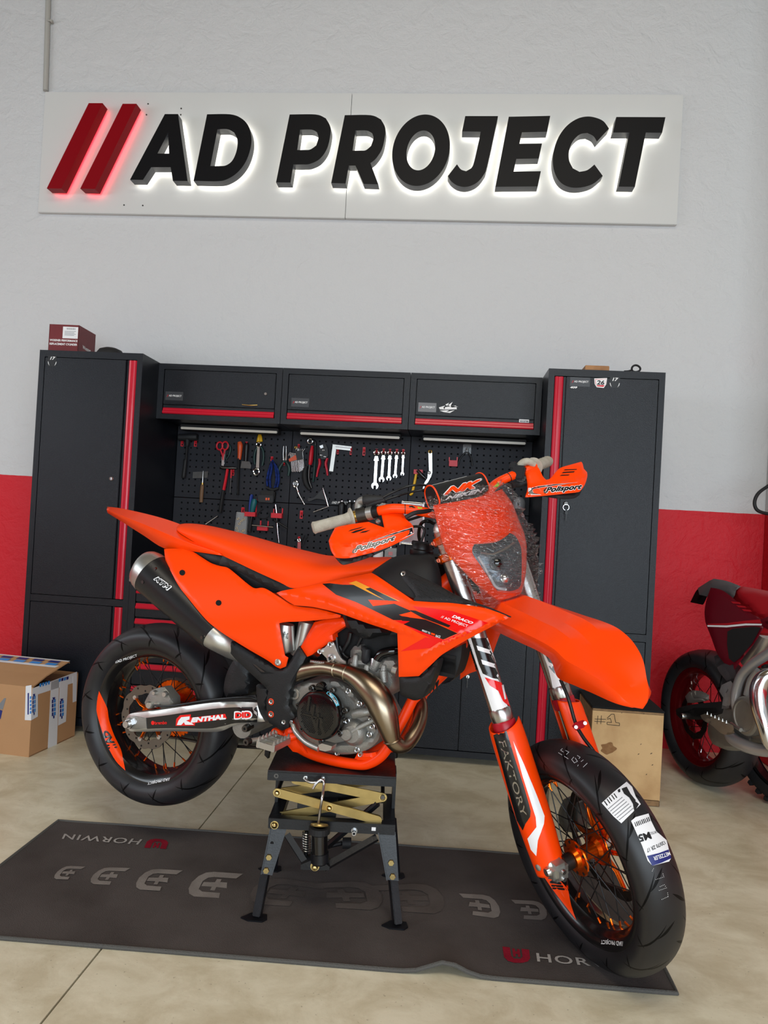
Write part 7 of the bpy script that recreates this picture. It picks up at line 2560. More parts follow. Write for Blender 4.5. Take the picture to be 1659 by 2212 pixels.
decal('tyre_label', Q(cD, (1165, 770), (1200, 740), (1300, 712), (1320, 770), (1360, 850), (1440, 920), (1475, 1060), (1460, 1085), (1330, 1118), (1295, 1080), (1250, 960)), fty, 'label', 0.0008, 6, sm=False, label='white and blue tyre size label')
decal('tyre_label_band', Q(cD, (1288, 1042), (1380, 1020), (1455, 992), (1475, 1060), (1400, 1095), (1328, 1118)), fty, 'tape_navy', 0.0014, 6, sm=False)
for k in range(11):
    x = 1190+k*13
    decal('barcode_bar', Q(cD, (x, 782-k*5), (x+(7 if k % 3 else 4), 780-k*5), (x+18, 812-k*5), (x+11, 815-k*5)), fty, 'black', 0.0013, 6, sm=False)
decal_text('M5', Q(cD, (1302, 856), (1218, 880), (1236, 932), (1324, 906)), fty, 'black', 0.01, lift=0.0014, spread=0.7)
decal_text('SPORTEC', Q(cD, (1384, 838), (1306, 860), (1312, 880), (1394, 856)), fty, 'black', 0.0, lift=0.0014)
decal_text('120/70 ZR 17', Q(cD, (1418, 926), (1284, 986), (1292, 1016), (1434, 950)), fty, 'black', 0.015, lift=0.0014)
decal_text('METZELER', Q(cD, (1458, 1008), (1334, 1048), (1342, 1078), (1470, 1036)), fty, 'white_gfx', 0.015, lift=0.0020)
# dotted mould numbers on the tread (too small to pick apart)
mb = MB()
bt = bvh_of([fty])
cT = crop(1190, 1600, 7.323)
for cv, lines in ((cT, ([(180, 128), (155, 152), (205, 186)], [(122, 192), (185, 232)], [(235, 156), (285, 182), (240, 225)], [(216, 250), (282, 292)], [(360, 262), (330, 300), (372, 352), (420, 328), (380, 268)], [(420, 236), (462, 262), (440, 290)], [(425, 400), (442, 372)], [(480, 330), (520, 300)], [(515, 415), (582, 352)])),
                  (cD, ([(1330, 1160), (1345, 1130)], [(1360, 1225), (1420, 1205), (1410, 1170)], [(1385, 1310), (1440, 1290), (1425, 1265), (1380, 1285)], [(1405, 1380), (1460, 1355)], [(1450, 1330), (1455, 1370)]))):
    for ln in lines:
        for p, q in zip(ln[:-1], ln[1:]):
            k = max(2, int(math.hypot(q[0]-p[0], q[1]-p[1])/11))
            for i in range(k):
                c_ = cast(bt, *cv(p[0]+(q[0]-p[0])*i/k, p[1]+(q[1]-p[1])*i/k), 0.0004)
                if c_ is not None:
                    mb.box(c_-0.0005, c_+0.0005)
Mi_ = MW.inverted()
mb.v = [tuple(Mi_ @ Vector(v)) for v in mb.v]
tag(mb.obj('mould_dots', 'white_gfx', fwh), kind='stuff')

# fork legs
for s in (1, -1):
    leg_ = mb_steer(MB().tube([FK(s, 0.405), FK(s, 0.93)], 0.0288, seg=28)).obj('fork_tube', 'fork_alu', bike, smooth=True, angle=50)
    if s == 1:
        ftR = leg_
    else:
        ftL = leg_
    mb_steer(MB().tube([FK(s, 0.388), FK(s, 0.392), FK(s, 0.418), FK(s, 0.423)], [0.0300, 0.0312, 0.0312, 0.0292], seg=28)).obj('fork_collar', 'fork_alu', leg_, smooth=True, angle=30)
    mb_steer(MB().tube([FK(s, 0.357), FK(s, 0.360), FK(s, 0.384), FK(s, 0.388)], [0.0300, 0.0325, 0.0325, 0.0305], seg=28)).obj('wiper_seal', 'seal_red', leg_, smooth=True, angle=30)
    mb_steer(MB().tube([FK(s, 0.02), FK(s, 0.36)], 0.0238, seg=24)).obj('fork_slider', 'chrome', leg_, smooth=True)
    mb_steer(MB().tube([FK(s, 0.93), FK(s, 0.945), FK(s, 0.957)], [0.027, 0.026, 0.016], seg=20)).obj('fork_cap', 'alu', leg_, smooth=True)
    # guard: open shell around the slider
    vs, fs = [], []
    prof = [(0.385, 0.043), (0.36, 0.0455), (0.28, 0.0465), (0.18, 0.0465), (0.10, 0.045), (0.05, 0.0425), (0.012, 0.040), (-0.015, 0.038)]
    na = 26
    for i, (t, r) in enumerate(spline([np.array((t, r)) for t, r in prof], 4)):
        for j in range(na+1):
            a = math.radians(-105+250*j/na)
            tt = t-0.035*(math.cos(a-0.6)*0.5-0.5)*(1 if t > 0.34 else 0)-0.02*(1 if t > 0.34 else 0)
            p = FK(s, tt)+np.array([0, -s, 0])*r*math.cos(a)+nx_*r*math.sin(a)
            vs.append(ST(p))
    n_ = len(vs)//(na+1)
    fs = [(i*(na+1)+j, i*(na+1)+j+1, (i+1)*(na+1)+j+1, (i+1)*(na+1)+j) for i in range(n_-1) for j in range(na)]
    gd = build('fork_guard', vs, fs, 'orange', bike, smooth=True, angle=50)
    md = gd.modifiers.new('thickness', 'SOLIDIFY')
    md.thickness = 0.003
    md.offset = 0
    if s == 1:
        gR = gd
    else:
        gL = gd
    # axle lug
    mb = MB().tube([FK(s, 0.035), FK(s, 0.0), FK(s, -0.005, 0.04), FK(s, 0.0, 0.055)-kx*0.012], [0.027, 0.030, 0.028, 0.024], seg=20)
    mb_steer(mb).obj('axle_lug', 'alu_cast', bike, smooth=True, angle=50)
    mb = MB().box((FA[0]-0.024, -s*0.078 if s < 0 else -0.128, FA[2]-0.026), (FA[0]+0.030, 0.128 if s < 0 else -0.078, FA[2]+0.024), 0.011)
    lug = mb_steer(mb).obj('axle_clamp', 'alu', bike, smooth=True, angle=40)
    for dz in (-0.012, 0.010):
        c_ = FA+np.array([0.030, -s*0.103, dz])
        mb_steer(MB().tube([c_-np.array([0.002, 0, 0]), c_+np.array([0.005, 0, 0])], 0.0062, seg=12)).obj('clamp_bolt', 'steel', lug, smooth=True)
    for a_ in (0.3, 1.2):
        c_ = FK(s, 0.012)+np.array([0, -s, 0])*0.041*math.cos(a_)+nx_*0.041*math.sin(a_)
        d_ = np.array([0, -s, 0])*math.cos(a_)+nx_*math.sin(a_)
        mb_steer(MB().tube([c_-d_*0.003, c_+d_*0.002, c_+d_*0.0035], [0.0085, 0.0085, 0.005], seg=14)).obj('guard_bolt', 'alu', gd, smooth=True)
    # triple clamps
    for t0, nm in ((0.855, 'triple_clamp'), (0.905, 'triple_clamp')):
        cl = mb_steer(MB().tube([FK(s, t0-0.012), FK(s, t0-0.010), FK(s, t0+0.010), FK(s, t0+0.012)], [0.034, 0.037, 0.037, 0.034], seg=24)).obj(nm, 'orange_anod', bike, smooth=True, angle=30)
        mb_steer(MB().box((-0.018, -0.10, -0.009), (0.018, 0.0, 0.009), 0.003, M=Matrix.Translation(Vector(AX+kx*t0+nx_*0.012+np.array([0, 0.0 if s > 0 else 0.10, 0]))) @ Matrix.Rotation(-RK, 4, 'Y'))).obj('clamp_bridge', 'orange_anod', cl)
        c_ = FK(s, t0)+np.array([0, -s*0.036, 0])-nx_*0.012
        mb_steer(MB().tube([c_, c_-nx_*0.012], 0.006, seg=10)).obj('clamp_bolt', 'steel', cl, smooth=True)
mb_steer(MB().tube([FA+np.array([0, -0.136, 0]), FA+np.array([0, -0.13, 0]), FA+np.array([0, 0.13, 0])], [0.010, 0.0125, 0.0125], seg=18)).obj('front_axle', 'steel', bike, smooth=True)
mb_steer(MB().tube([FA+np.array([0, -0.054, 0]), FA+np.array([0, -0.079, 0])], 0.021, seg=24)).obj('axle_spacer', 'dark_steel', bike, smooth=True)
W_ = 'white_gfx'
decal('fork_sticker', Q(cC, (340, 425), (470, 425), (560, 690), (628, 880), (570, 905), (512, 938), (440, 720)), ftR, W_, 0.0008, 6, sm=False, label='white and black fork sticker')
decal('fork_graphic', Q(cC, (362, 425), (480, 425), (520, 560), (562, 702), (500, 690), (440, 660), (415, 600)), ftR, 'black_gfx', 0.0013, 6, sm=False)
decal('fork_graphic', Q(cC, (398, 474), (505, 512), (512, 540), (408, 506)), ftR, W_, 0.0018, 6, sm=False)
decal('fork_graphic', Q(cC, (428, 566), (535, 604), (542, 632), (438, 598)), ftR, W_, 0.0018, 6, sm=False)
decal('fork_graphic', Q(cC, (453, 684), (558, 720), (590, 800), (618, 884), (572, 845), (540, 775), (486, 738)), ftR, 'red_gfx', 0.0018, 6, sm=False)
decal('fork_graphic', Q(cC, (560, 738), (572, 735), (590, 830), (580, 832)), ftR, W_, 0.0023, 6, sm=False)
decal_text('XPLOR 48', [cC(346, 470), cC(398, 640), cC(408, 632), cC(358, 462)], ftR, 'black_gfx', 0.01, lift=0.0020)
decal('fork_sticker', Q(cM, (440, 720), (520, 790), (550, 860), (640, 1010), (640, 1060), (545, 1080), (500, 880), (480, 820)), ftL, W_, 0.0008, 6, sm=False)
decal('fork_graphic', Q(cM, (460, 720), (530, 790), (545, 830), (500, 805)), ftL, 'black_gfx', 0.0013, 6, sm=False)
decal('fork_graphic', Q(cM, (497, 845), (550, 850), (565, 930), (520, 880)), ftL, 'black_gfx', 0.0013, 6, sm=False)
decal('guard_sticker', Q(cD, (97, 101), (192, 52), (250, 250), (330, 500), (384, 690), (380, 735), (345, 790), (326, 842), (281, 764), (206, 502), (141, 262)), gR, 'black_gfx', 0.0022, 4, sm=False, label='black guard sticker')
decal('guard_graphic', Q(cD, (245, 145), (330, 330), (430, 575), (488, 730), (484, 790), (440, 920), (430, 1040), (388, 990), (362, 905), (428, 815), (422, 740), (390, 640), (320, 420)), gR, W_, 0.0022, 6, sm=False, label='white guard swoosh')
decal_text('FAKTORY', [cD(138, 148), cD(318, 735), cD(356, 722), cD(186, 140)], gR, 'fork_alu', 0.0, lift=0.0027)
# brake hose and its clamp on the far guard
hz_ = [(620, 985, -0.060), (700, 1180, -0.056), (760, 1390, -0.054), (800, 1500, -0.053)]
pts = [ST(Fp(*cM(*p[:2]), p[2])) for p in hz_]+[ST(Fp(*cC(1060, 1010), -0.053)), ST(Fp(*cC(1110, 1090), -0.054)), ST(Fp(*cC(1170, 1170), -0.060)), ST(Fp(*cC(1188, 1215), -0.075)), ST(Fp(*cC(1180, 1300), -0.09))]
MB().tube(spline(pts, 5), 0.0048, seg=10).obj('brake_hose', 'cable', bike, smooth=True)
pc = [ST(Fp(*cC(x, y), -0.046)) for x, y in ((1030, 1010), (1050, 985), (1105, 968), (1135, 985), (1110, 1020), (1055, 1038))]
hc = MB().prism(pc, ST(Fp(*cC(1080, 1000), -0.060))-ST(Fp(*cC(1080, 1000), -0.046))).obj('hose_clamp', 'red_plastic', bike)
for x, y in ((1058, 1016), (1118, 990)):
    p = ST(Fp(*cC(x, y), -0.0455))
    dq = ST(Fp(*cC(x, y), -0.042))-p
    MB().tube([p, p+dq], 0.0048, seg=12).obj('clamp_screw', 'alu', hc, smooth=True)
cal2 = panel('front_caliper', Q(cD, (600, 700), (640, 600), (700, 585), (780, 620), (830, 700), (820, 830), (740, 860), (640, 850), (605, 780)), [cD(700, 720)+(-0.070,)], 'alu_cast', mapf=Fp, post=ST, th=0.05, step=9, rw=9, rh=0.012)
# mudguard
loft('front_fender', [[cM(-110, 455)+(0.082,), cM(-110, 360)+(0.086,), cM(-20, 185)+(0.040,), cM(110, 150)+(0.0,)],
                      [cM(70, 545)+(0.088,), cM(90, 440)+(0.089,), cM(215, 288)+(0.042,), cM(330, 250)+(0.0,)],
                      [cM(250, 628)+(0.090,), cM(290, 530)+(0.091,), cM(420, 388)+(0.043,), cM(540, 345)+(0.0,)],
                      [cM(400, 700)+(0.095,), cM(430, 600)+(0.094,), cM(570, 458)+(0.043,), cM(690, 420)+(0.0,)],
                      [cM(522, 790)+(0.098,), cM(560, 680)+(0.096,), cM(690, 545)+(0.043,), cM(810, 500)+(0.0,)],
                      [cM(592, 965)+(0.100,), cM(680, 790)+(0.096,), cM(800, 645)+(0.040,), cM(920, 605)+(0.0,)],
                      [cM(760, 1045)+(0.092,), cM(840, 880)+(0.084,), cM(960, 795)+(0.036,), cM(1085, 760)+(0.0,)],
                      [cM(930, 1118)+(0.077,), cM(1005, 975)+(0.068,), cM(1115, 935)+(0.028,), cM(1215, 912)+(0.0,)],
                      [cM(1120, 1205)+(0.058,), cM(1180, 1100)+(0.047,), cM(1265, 1072)+(0.020,), cM(1335, 1058)+(0.0,)],
                      [cM(1235, 1246)+(0.046,), cM(1275, 1195)+(0.036,), cM(1345, 1168)+(0.015,), cM(1398, 1155)+(0.0,)],
                      [cM(1350, 1274)+(0.024,), cM(1385, 1272)+(0.018,), cM(1430, 1278)+(0.008,), cM(1465, 1283)+(0.0,)]], 'orange', mapf=Fp, post=ST, nu=5, nv=1, th=0.003, ang=13, label='orange front mudguard')

# headlight mask: rows (height along the fork, half width, n at the edge, n at the centre)
MASK = [(1.006, .116, .043, .072), (1.0036, .119, .043, .075), (.96, .129, .053, .095), (.913, .132, .054, .108), (.88, .133, .056, .116), (.865, .132, .059, .118), (.83, .120, .070, .122), (.797, .104, .075, .122), (.763, .087, .079, .118), (.73, .065, .083, .112), (.705, .045, .084, .100), (.698, .036, .084, .098)]


def mask_surface(name, rows, m, grow=0.0, off=0.0, crinkle=0.0, ncol=24, nu=4, edge=0.0):
    S_ = spline([np.array(r) for r in rows], nu)
    vs, fs = [], []
    rnd = random.Random(5)
    for i, (t, w, ne, nc) in enumerate(S_):
        dip = 0.012*math.exp(-((t-1.005)/0.03)**2)
        for j in range(ncol+1):
            x = -1+2*j/ncol
            nn = ne+(nc-ne)*(1-abs(x)**2.4)+off
            g_ = grow*(0.35+0.65*min(1, max(0, (0.93-t)/0.2)))
            cr = (rnd.uniform(-1, 1)*crinkle*(0.4+1.6*max(0, abs(x)-0.6))) if crinkle else 0
            ct = rnd.uniform(-1, 1)*crinkle*(1.2 if i in (0, len(S_)-1) else 0.2) if crinkle else 0
            p = AX+kx*(t-dip*(1-x*x)+ct)+nx_*(nn+cr)+np.array([0, -(w+g_)*x, 0])
            if crinkle and abs(x) > 0.95:
                p = p+np.array([0, cr*1.5, 0])
            vs.append(ST(p))
    n_ = len(S_)
    fs = [(i*(ncol+1)+j, i*(ncol+1)+j+1, (i+1)*(ncol+1)+j+1, (i+1)*(ncol+1)+j) for i in range(n_-1) for j in range(ncol)]
    return build(name, vs, fs, m, bike, smooth=True, angle=50)


mask = mask_surface('headlight_mask', MASK, 'orange')
md = mask.modifiers.new('thickness', 'SOLIDIFY')
md.thickness = 0.003
mask['label'] = 'orange headlight mask'
lens_px = Q(cH, (668, 1010), (690, 972), (800, 966), (950, 945), (1050, 890), (1110, 838), (1170, 870), (1225, 960), (1250, 1080), (1246, 1420), (1212, 1500), (1120, 1530), (960, 1520), (880, 1400), (760, 1220), (672, 1090))
decal('lamp_housing', lens_px, mask, 'lamp_dark' if mat('lamp_dark', (84, 90, 96), 0.2, metal=0.8, bump=0.5, bscale=45, var=0.9, vscale=22, var_rgb=(24, 26, 30)) else '', 0.001, 7)
bm_ = bvh_of([mask])


def mk(x, y, lift):
    c = cast(bm_, *cH(x, y), lift)
    return c if c is not None else ST(Np(*cH(x, y), 0.12))


MB().tube(spline([mk(735, 1120, 0.004), mk(800, 1230, 0.005), mk(880, 1370, 0.005), mk(950, 1480, 0.004), mk(1060, 1508, 0.004)], 5), 0.0055, seg=10, flat=0.7).obj('light_guide', 'glass_white' if mat('glass_white', (214, 220, 224), 0.2) else '', mask, smooth=True)
MB().tube([mk(760, 1080, 0.002), mk(900, 1100, 0.006), mk(1050, 1030, 0.006), mk(1150, 960, 0.002)], 0.007, seg=8, flat=0.5).obj('brow_reflector', 'steel', mask, smooth=True)
for x, y, r, m_ in ((950, 1200, 0.019, 'black_gloss'), (1048, 1380, 0.0125, 'chrome')):
    c_ = mk(x, y, 0.0)
    vs_ = MB()
    for (rr, hh) in ((1.0, 0.0),):
        pass
    M_ = Matrix.Translation(Vector(c_)) @ Vector(ST(AX+nx_)-ST(AX)).to_track_quat('Z', 'Y').to_matrix().to_4x4()
    vs_.lathe([(r*1.12, -0.004), (r*1.12, 0.004), (r, 0.005), (r*0.92, r*0.45), (r*0.7, r*0.75), (r*0.4, r*0.92), (0.0004, r)], axis='z', seg=24, M=M_)
    vs_.obj('projector_lens', m_, mask, smooth=True)
decal('lamp_glass', lens_px, mask, 'glass_lens', 0.016, 7)


# clear film wrapped over the mask
def film_material():
    m = bpy.data.materials.new('cling_film')
    m.use_nodes = True
    nt = m.node_tree
    nt.nodes.clear()
    out = nt.nodes.new('ShaderNodeOutputMaterial')
    tr = nt.nodes.new('ShaderNodeBsdfTransparent')
    tr.inputs[0].default_value = (0.97, 0.97, 0.98, 1)
    gl = nt.nodes.new('ShaderNodeBsdfGlossy')
    gl.inputs['Roughness'].default_value = 0.10
    mx = nt.nodes.new('ShaderNodeMixShader')
    lw = nt.nodes.new('ShaderNodeFresnel')
    lw.inputs[0].default_value = 1.5
    tc = nt.nodes.new('ShaderNodeTexCoord')
    mp = nt.nodes.new('ShaderNodeMapping')
    mp.inputs['Rotation'].default_value = (0.5, 0.4, 0.3)
    mp.inputs['Scale'].default_value = (1, 2.2, 6)
    nt.links.new(tc.outputs['Object'], mp.inputs[0])
    n1 = nt.nodes.new('ShaderNodeTexNoise')
    n1.inputs['Scale'].default_value = 17
    n1.inputs['Detail'].default_value = 4
    n1.inputs['Distortion'].default_value = 1.4
    nt.links.new(mp.outputs[0], n1.inputs['Vector'])
    bp = nt.nodes.new('ShaderNodeBump')
    bp.inputs['Strength'].default_value = 0.85
    bp.inputs['Distance'].default_value = 0.014
    nt.links.new(n1.outputs['Fac'], bp.inputs['Height'])
    nt.links.new(bp.outputs[0], gl.inputs['Normal'])
    nt.links.new(bp.outputs[0], lw.inputs['Normal'])
    # fine wrinkles catch more light
    vo = nt.nodes.new('ShaderNodeTexVoronoi')
    vo.feature = 'DISTANCE_TO_EDGE'
    vo.inputs['Scale'].default_value = 26
    nt.links.new(mp.outputs[0], vo.inputs['Vector'])
    wr = nt.nodes.new('ShaderNodeMapRange')
    wr.inputs[1].default_value = 0.0
    wr.inputs[2].default_value = 0.03
    wr.inputs[3].default_value = 0.55
    wr.inputs[4].default_value = 0.02
    nt.links.new(vo.outputs[0], wr.inputs[0])
    ad = nt.nodes.new('ShaderNodeMath')
    ad.operation = 'MULTIPLY_ADD'
    ad.inputs[1].default_value = 0.8
    nt.links.new(lw.outputs[0], ad.inputs[0])
    nt.links.new(wr.outputs[0], ad.inputs[2])
    nt.links.new(ad.outputs[0], mx.inputs[0])
    nt.links.new(tr.outputs[0], mx.inputs[1])
    nt.links.new(gl.outputs[0], mx.inputs[2])
    nt.links.new(mx.outputs[0], out.inputs[0])
    MATS['film'] = m


film_material()
FILM = [(1.032, .112, .036, .064), (1.012, .122, .046, .076)]+[(t, w, a+0.006, c+0.005) for t, w, a, c in MASK[2:-1]]+[(0.690, 0.050, 0.078, 0.096), (0.670, 0.060, 0.062, 0.075)]
fl_ = mask_surface('film_wrap', FILM, 'film', grow=0.046, off=0.003, crinkle=0.006, ncol=40, nu=5)
fl_['label'] = 'clear crinkled film wrapped over the headlight mask'

# ------------------------------------------------------------------ handlebar and controls
def fs(cv, x, y, lat):
    return ST(Fp(*cv(x, y), lat))


bar = [fs(cI, 200, 748, 0.393), fs(cI, 600, 638, 0.300), fs(cI, 790, 590, 0.262), fs(cI, 940, 556, 0.238), fs(cI, 1100, 525, 0.208), fs(cI, 1270, 530, 0.175), fs(cI, 1450, 555, 0.142), fs(cI, 1610, 585, 0.108), ST(AX+kx*0.985+nx_*-0.02+np.array([0, -0.06, 0])), ST(AX+kx*0.985+nx_*-0.02+np.array([0, 0.06, 0])),
       fs(cH, 900, 295, -0.135), fs(cJ, 120, 560, -0.172), fs(cJ, 290, 480, -0.212), fs(cJ, 420, 430, -0.246), fs(cJ, 640, 335, -0.300), fs(cJ, 800, 275, -0.385)]
hb_ = MB().tube(spline(bar, 5), 0.0140, seg=16).obj('handlebar', 'orange', bike, smooth=True)
decal('bar_mark', Q(cI, (1320, 495), (1365, 490), (1412, 515), (1385, 520), (1350, 505), (1335, 518)), hb_, 'black_gfx', 0.0008, 4, sm=False)
decal('bar_mark', Q(cI, (1432, 500), (1462, 515), (1520, 505), (1490, 528), (1440, 525)), hb_, 'lime', 0.0008, 4, sm=False)
decal('bar_mark', Q(cJ, (70, 610), (115, 560), (120, 600), (145, 590), (90, 640), (35, 635)), hb_, 'lime', 0.0008, 4, sm=False)
MB().tube([fs(cI, 1268, 530, 0.1754), fs(cI, 1278, 530, 0.1734)], 0.0147, seg=16).obj('bar_band', 'black', hb_, smooth=True)
MB().tube([fs(cJ, 266, 491, -0.2063), fs(cJ, 276, 486, -0.2087)], 0.0147, seg=16).obj('bar_band', 'black', hb_, smooth=True)
# crossbar pad
pa, pb = fs(cH, 185, 415, 0.105), fs(cH, 775, 255, -0.105)
pd_ = (pb-pa)/np.linalg.norm(pb-pa)
nS, kS = ST(AX+nx_)-ST(AX), ST(AX+kx)-ST(AX)
sec = [(0.030, -0.026), (0.034, 0.0), (0.026, 0.022), (0.006, 0.034), (-0.018, 0.034), (-0.034, 0.020), (-0.036, -0.010), (-0.024, -0.028)]
sec = smooth_poly(sec, n=3, corner=400)
mb = MB()
vs_ = [p+nS*x+kS*y for p in (pa, pb) for x, y in sec]
n_ = len(sec)
mb.add(vs_, [(i, (i+1) % n_, n_+(i+1) % n_, n_+i) for i in range(n_)]+[tuple(range(n_)), tuple(range(2*n_-1, n_-1, -1))])
pad = mb.obj('crossbar_pad', 'black_matte', bike, smooth=True, angle=50)
for p in (pa, pb):
    MB().tube([p+nS*x*1.03+kS*y*1.03 for x, y in sec], 0.0024, seg=8, closed=True).obj('pad_piping', 'orange', pad, smooth=True)
MB().tube([pa+nS*-0.004+kS*0.0345+pd_*0.004, pb+nS*-0.004+kS*0.0345-pd_*0.05], 0.005, seg=6, flat=0.4).obj('pad_seam', 'label', pad)
decal_text('NK', [cH(322, 385), cH(740, 290), cH(775, 195), cH(345, 305)], pad, 'white_gfx', 0.02, 0.35, lift=0.001, spread=2.2)
decal_text('NK', [cH(332, 383), cH(730, 292), cH(760, 203), cH(352, 308)], pad, 'orange', 0.02, 0.35, lift=0.0018, spread=1.2)
decal_text('NEKEN', [cH(340, 440), cH(800, 345), cH(810, 298), cH(360, 402)], pad, 'white_gfx', 0.015, 0.3, lift=0.001, spread=0.5)
# grips
g0, g1 = fs(cI, 105, 772, 0.415), fs(cI, 600, 638, 0.300)
gd_ = (g1-g0)/np.linalg.norm(g1-g0)
gr = MB().tube([g0-gd_*0.004, g0, g0+gd_*0.008, g1-gd_*0.02, g1-gd_*0.010, g1-gd_*0.004, g1], [0.013, 0.0185, 0.0172, 0.0165, 0.019, 0.029, 0.030], seg=22).obj('throttle_grip', 'grip_white', bike, smooth=True, angle=40)
gr['label'] = 'worn off-white throttle grip'
h0, h1 = fs(cJ, 640, 335, -0.300), fs(cJ, 862, 250, -0.415)
hd_ = (h1-h0)/np.linalg.norm(h1-h0)
gl_ = MB().tube([h0, h0+hd_*0.004, h0+hd_*0.010, h0+hd_*0.02, h1-hd_*0.006, h1, h1+hd_*0.004], [0.030, 0.029, 0.019, 0.0172, 0.0178, 0.0165, 0.010], seg=22).obj('bar_grip', 'grip_white', bike, smooth=True, angle=40)
for k in range(5):
    c_ = h0+hd_*(0.03+0.022*k)
    MB().tube([c_+(nS*math.cos(a)+kS*math.sin(a))*0.0180 for a in np.linspace(0, 2*PI, 18, endpoint=False)], 0.0010, seg=5, closed=True).obj('grip_rib', 'grip_white', gl_, smooth=True)
MB().tube(spline([fs(cJ, 640, 300, -0.295), fs(cJ, 560, 255, -0.275), fs(cJ, 480, 270, -0.26), fs(cJ, 420, 330, -0.25)], 5), 0.011, seg=12).obj('clutch_perch', 'grip_white', bike, smooth=True)
# throttle housing
MB().tube([fs(cI, 612, 632, 0.297), fs(cI, 665, 618, 0.286)], 0.0175, seg=18).obj('throttle_collar', 'brass', bike, smooth=True)
MB().tube([fs(cI, 670, 615, 0.285), fs(cI, 790, 590, 0.262)], 0.0240, seg=20).obj('throttle_drum', 'dark_steel', bike, smooth=True)
MB().tube(spline([fs(cI, 705, 690, 0.280), fs(cI, 690, 600, 0.280), fs(cI, 680, 510, 0.278), fs(cI, 700, 440, 0.272), fs(cI, 770, 415, 0.262)], 5), 0.0125, seg=14).obj('throttle_elbow', 'alu_cast', bike, smooth=True)
MB().tube([fs(cI, 745, 420, 0.266), fs(cI, 800, 415, 0.256), fs(cI, 990, 395, 0.215), fs(cI, 1000, 393, 0.213)], [0.0155, 0.0165, 0.0085, 0.006], seg=16).obj('cable_boot', 'rubber', bike, smooth=True)
MB().tube([fs(cI, 770, 455, 0.262), fs(cI, 830, 450, 0.25), fs(cI, 1010, 420, 0.212), fs(cI, 1020, 418, 0.21)], [0.014, 0.015, 0.0075, 0.005], seg=16).obj('cable_boot', 'rubber', bike, smooth=True)
for pts in ([(985, 385, 0.216), (1130, 310, 0.18), (1300, 243, 0.145), (1450, 222, 0.11), (1560, 232, 0.07), (1660, 262, 0.04)], [(1005, 420, 0.212), (1180, 360, 0.17), (1350, 312, 0.14), (1500, 285, 0.11), (1640, 282, 0.07)]):
    MB().tube(spline([fs(cI, *p) for p in pts], 6), 0.0034, seg=10).obj('throttle_cable', 'cable', bike, smooth=True)
MB().tube([fs(cI, 800, 590, 0.262), fs(cI, 870, 575, 0.25)], 0.0205, seg=18).obj('perch_clamp', 'alu', bike, smooth=True)
MB().tube([fs(cI, 870, 575, 0.25), fs(cI, 940, 560, 0.238)], 0.018, seg=18).obj('bar_sleeve', 'black', bike, smooth=True)
MB().box((-0.024, -0.018, -0.016), (0.026, 0.018, 0.018), 0.006, M=Matrix.Translation(Vector(fs(cI, 960, 545, 0.225)+kS*0.004))).obj('brake_master_cylinder', 'alu_cast', bike, smooth=True)
MB().tube(spline([fs(cI, 930, 500, 0.22), fs(cI, 980, 485, 0.205), fs(cI, 1040, 500, 0.19), fs(cI, 1060, 530, 0.185)], 5), 0.004, seg=8).obj('brake_line', 'cable', bike, smooth=True)
MB().tube(spline([fs(cI, 1280, 640, 0.20), fs(cI, 1400, 580, 0.17), fs(cI, 1540, 560, 0.13), fs(cI, 1650, 545, 0.10)], 5), 0.0062, seg=10).obj('front_brake_hose', 'rubber', bike, smooth=True)
MB().tube(spline([fs(cI, 1475, 985, 0.06), fs(cI, 1450, 850, 0.08), fs(cI, 1480, 720, 0.09), fs(cI, 1560, 680, 0.08), fs(cI, 1640, 715, 0.06)], 6), 0.0055, seg=10).obj('vent_hose', 'cable', bike, smooth=True)
# left switch cluster
for lo, hi, c_, m_ in (((-0.020, -0.022, -0.022), (0.022, 0.022, 0.024), fs(cJ, 420, 430, -0.245), 'black'), ((-0.016, -0.020, -0.012), (0.016, 0.018, 0.012), fs(cJ, 460, 510, -0.25), 'dark_steel'), ((-0.012, -0.014, -0.010), (0.012, 0.014, 0.014), fs(cJ, 345, 330, -0.235), 'black')):
    MB().box(lo, hi, 0.005, M=Matrix.Translation(Vector(c_))).obj('switch_block', m_, bike, smooth=True)
c_ = fs(cJ, 348, 295, -0.237)
MB().tube([c_, c_+kS*0.006], 0.0055, seg=12).obj('kill_button', 'red_plastic', bike, smooth=True)
MB().tube(spline([fs(cJ, 300, 620, -0.20), fs(cJ, 360, 600, -0.22), fs(cJ, 440, 590, -0.24), fs(cJ, 560, 560, -0.26)], 4), 0.010, seg=12).obj('clutch_line_boot', 'rubber', bike, smooth=True)
# handguards
gp = dict(mapf=Np, post=ST, step=6, th=0.0035)
hgR = panel('hand_guard', Q(cI, (968, 576), (1080, 552), (1208, 532), (1240, 550), (1262, 610), (1285, 660), (1340, 705), (1378, 748), (1388, 850), (1290, 905), (1180, 965), (1050, 1022), (900, 1075), (720, 1122), (575, 1155), (470, 1160), (385, 1150), (330, 1060), (300, 935), (332, 860), (378, 772), (440, 752), (600, 722), (790, 697), (830, 704), (900, 730), (1012, 770), (990, 660)),
            [cI(1385, 800)+(-0.012,), cI(1100, 560)+(-0.045,), cI(300, 935)+(-0.085,), cI(380, 775)+(-0.085,), cI(700, 1000)+(-0.020,), cI(520, 985)+(-0.025,), cI(400, 1150)+(-0.055,), cI(790, 700)+(-0.065,), cI(1180, 960)+(-0.015,), cI(1000, 800)+(-0.028,)], 'orange', rw=4, rh=0.004, corner=26,
            creases=[(Q(cI, (380, 960), (520, 985), (700, 950), (1040, 828), (1380, 745)), 5, 0.008), (Q(cI, (460, 800), (520, 985)), 4, 0.004)], label='orange hand guard with black lettering', **gp)
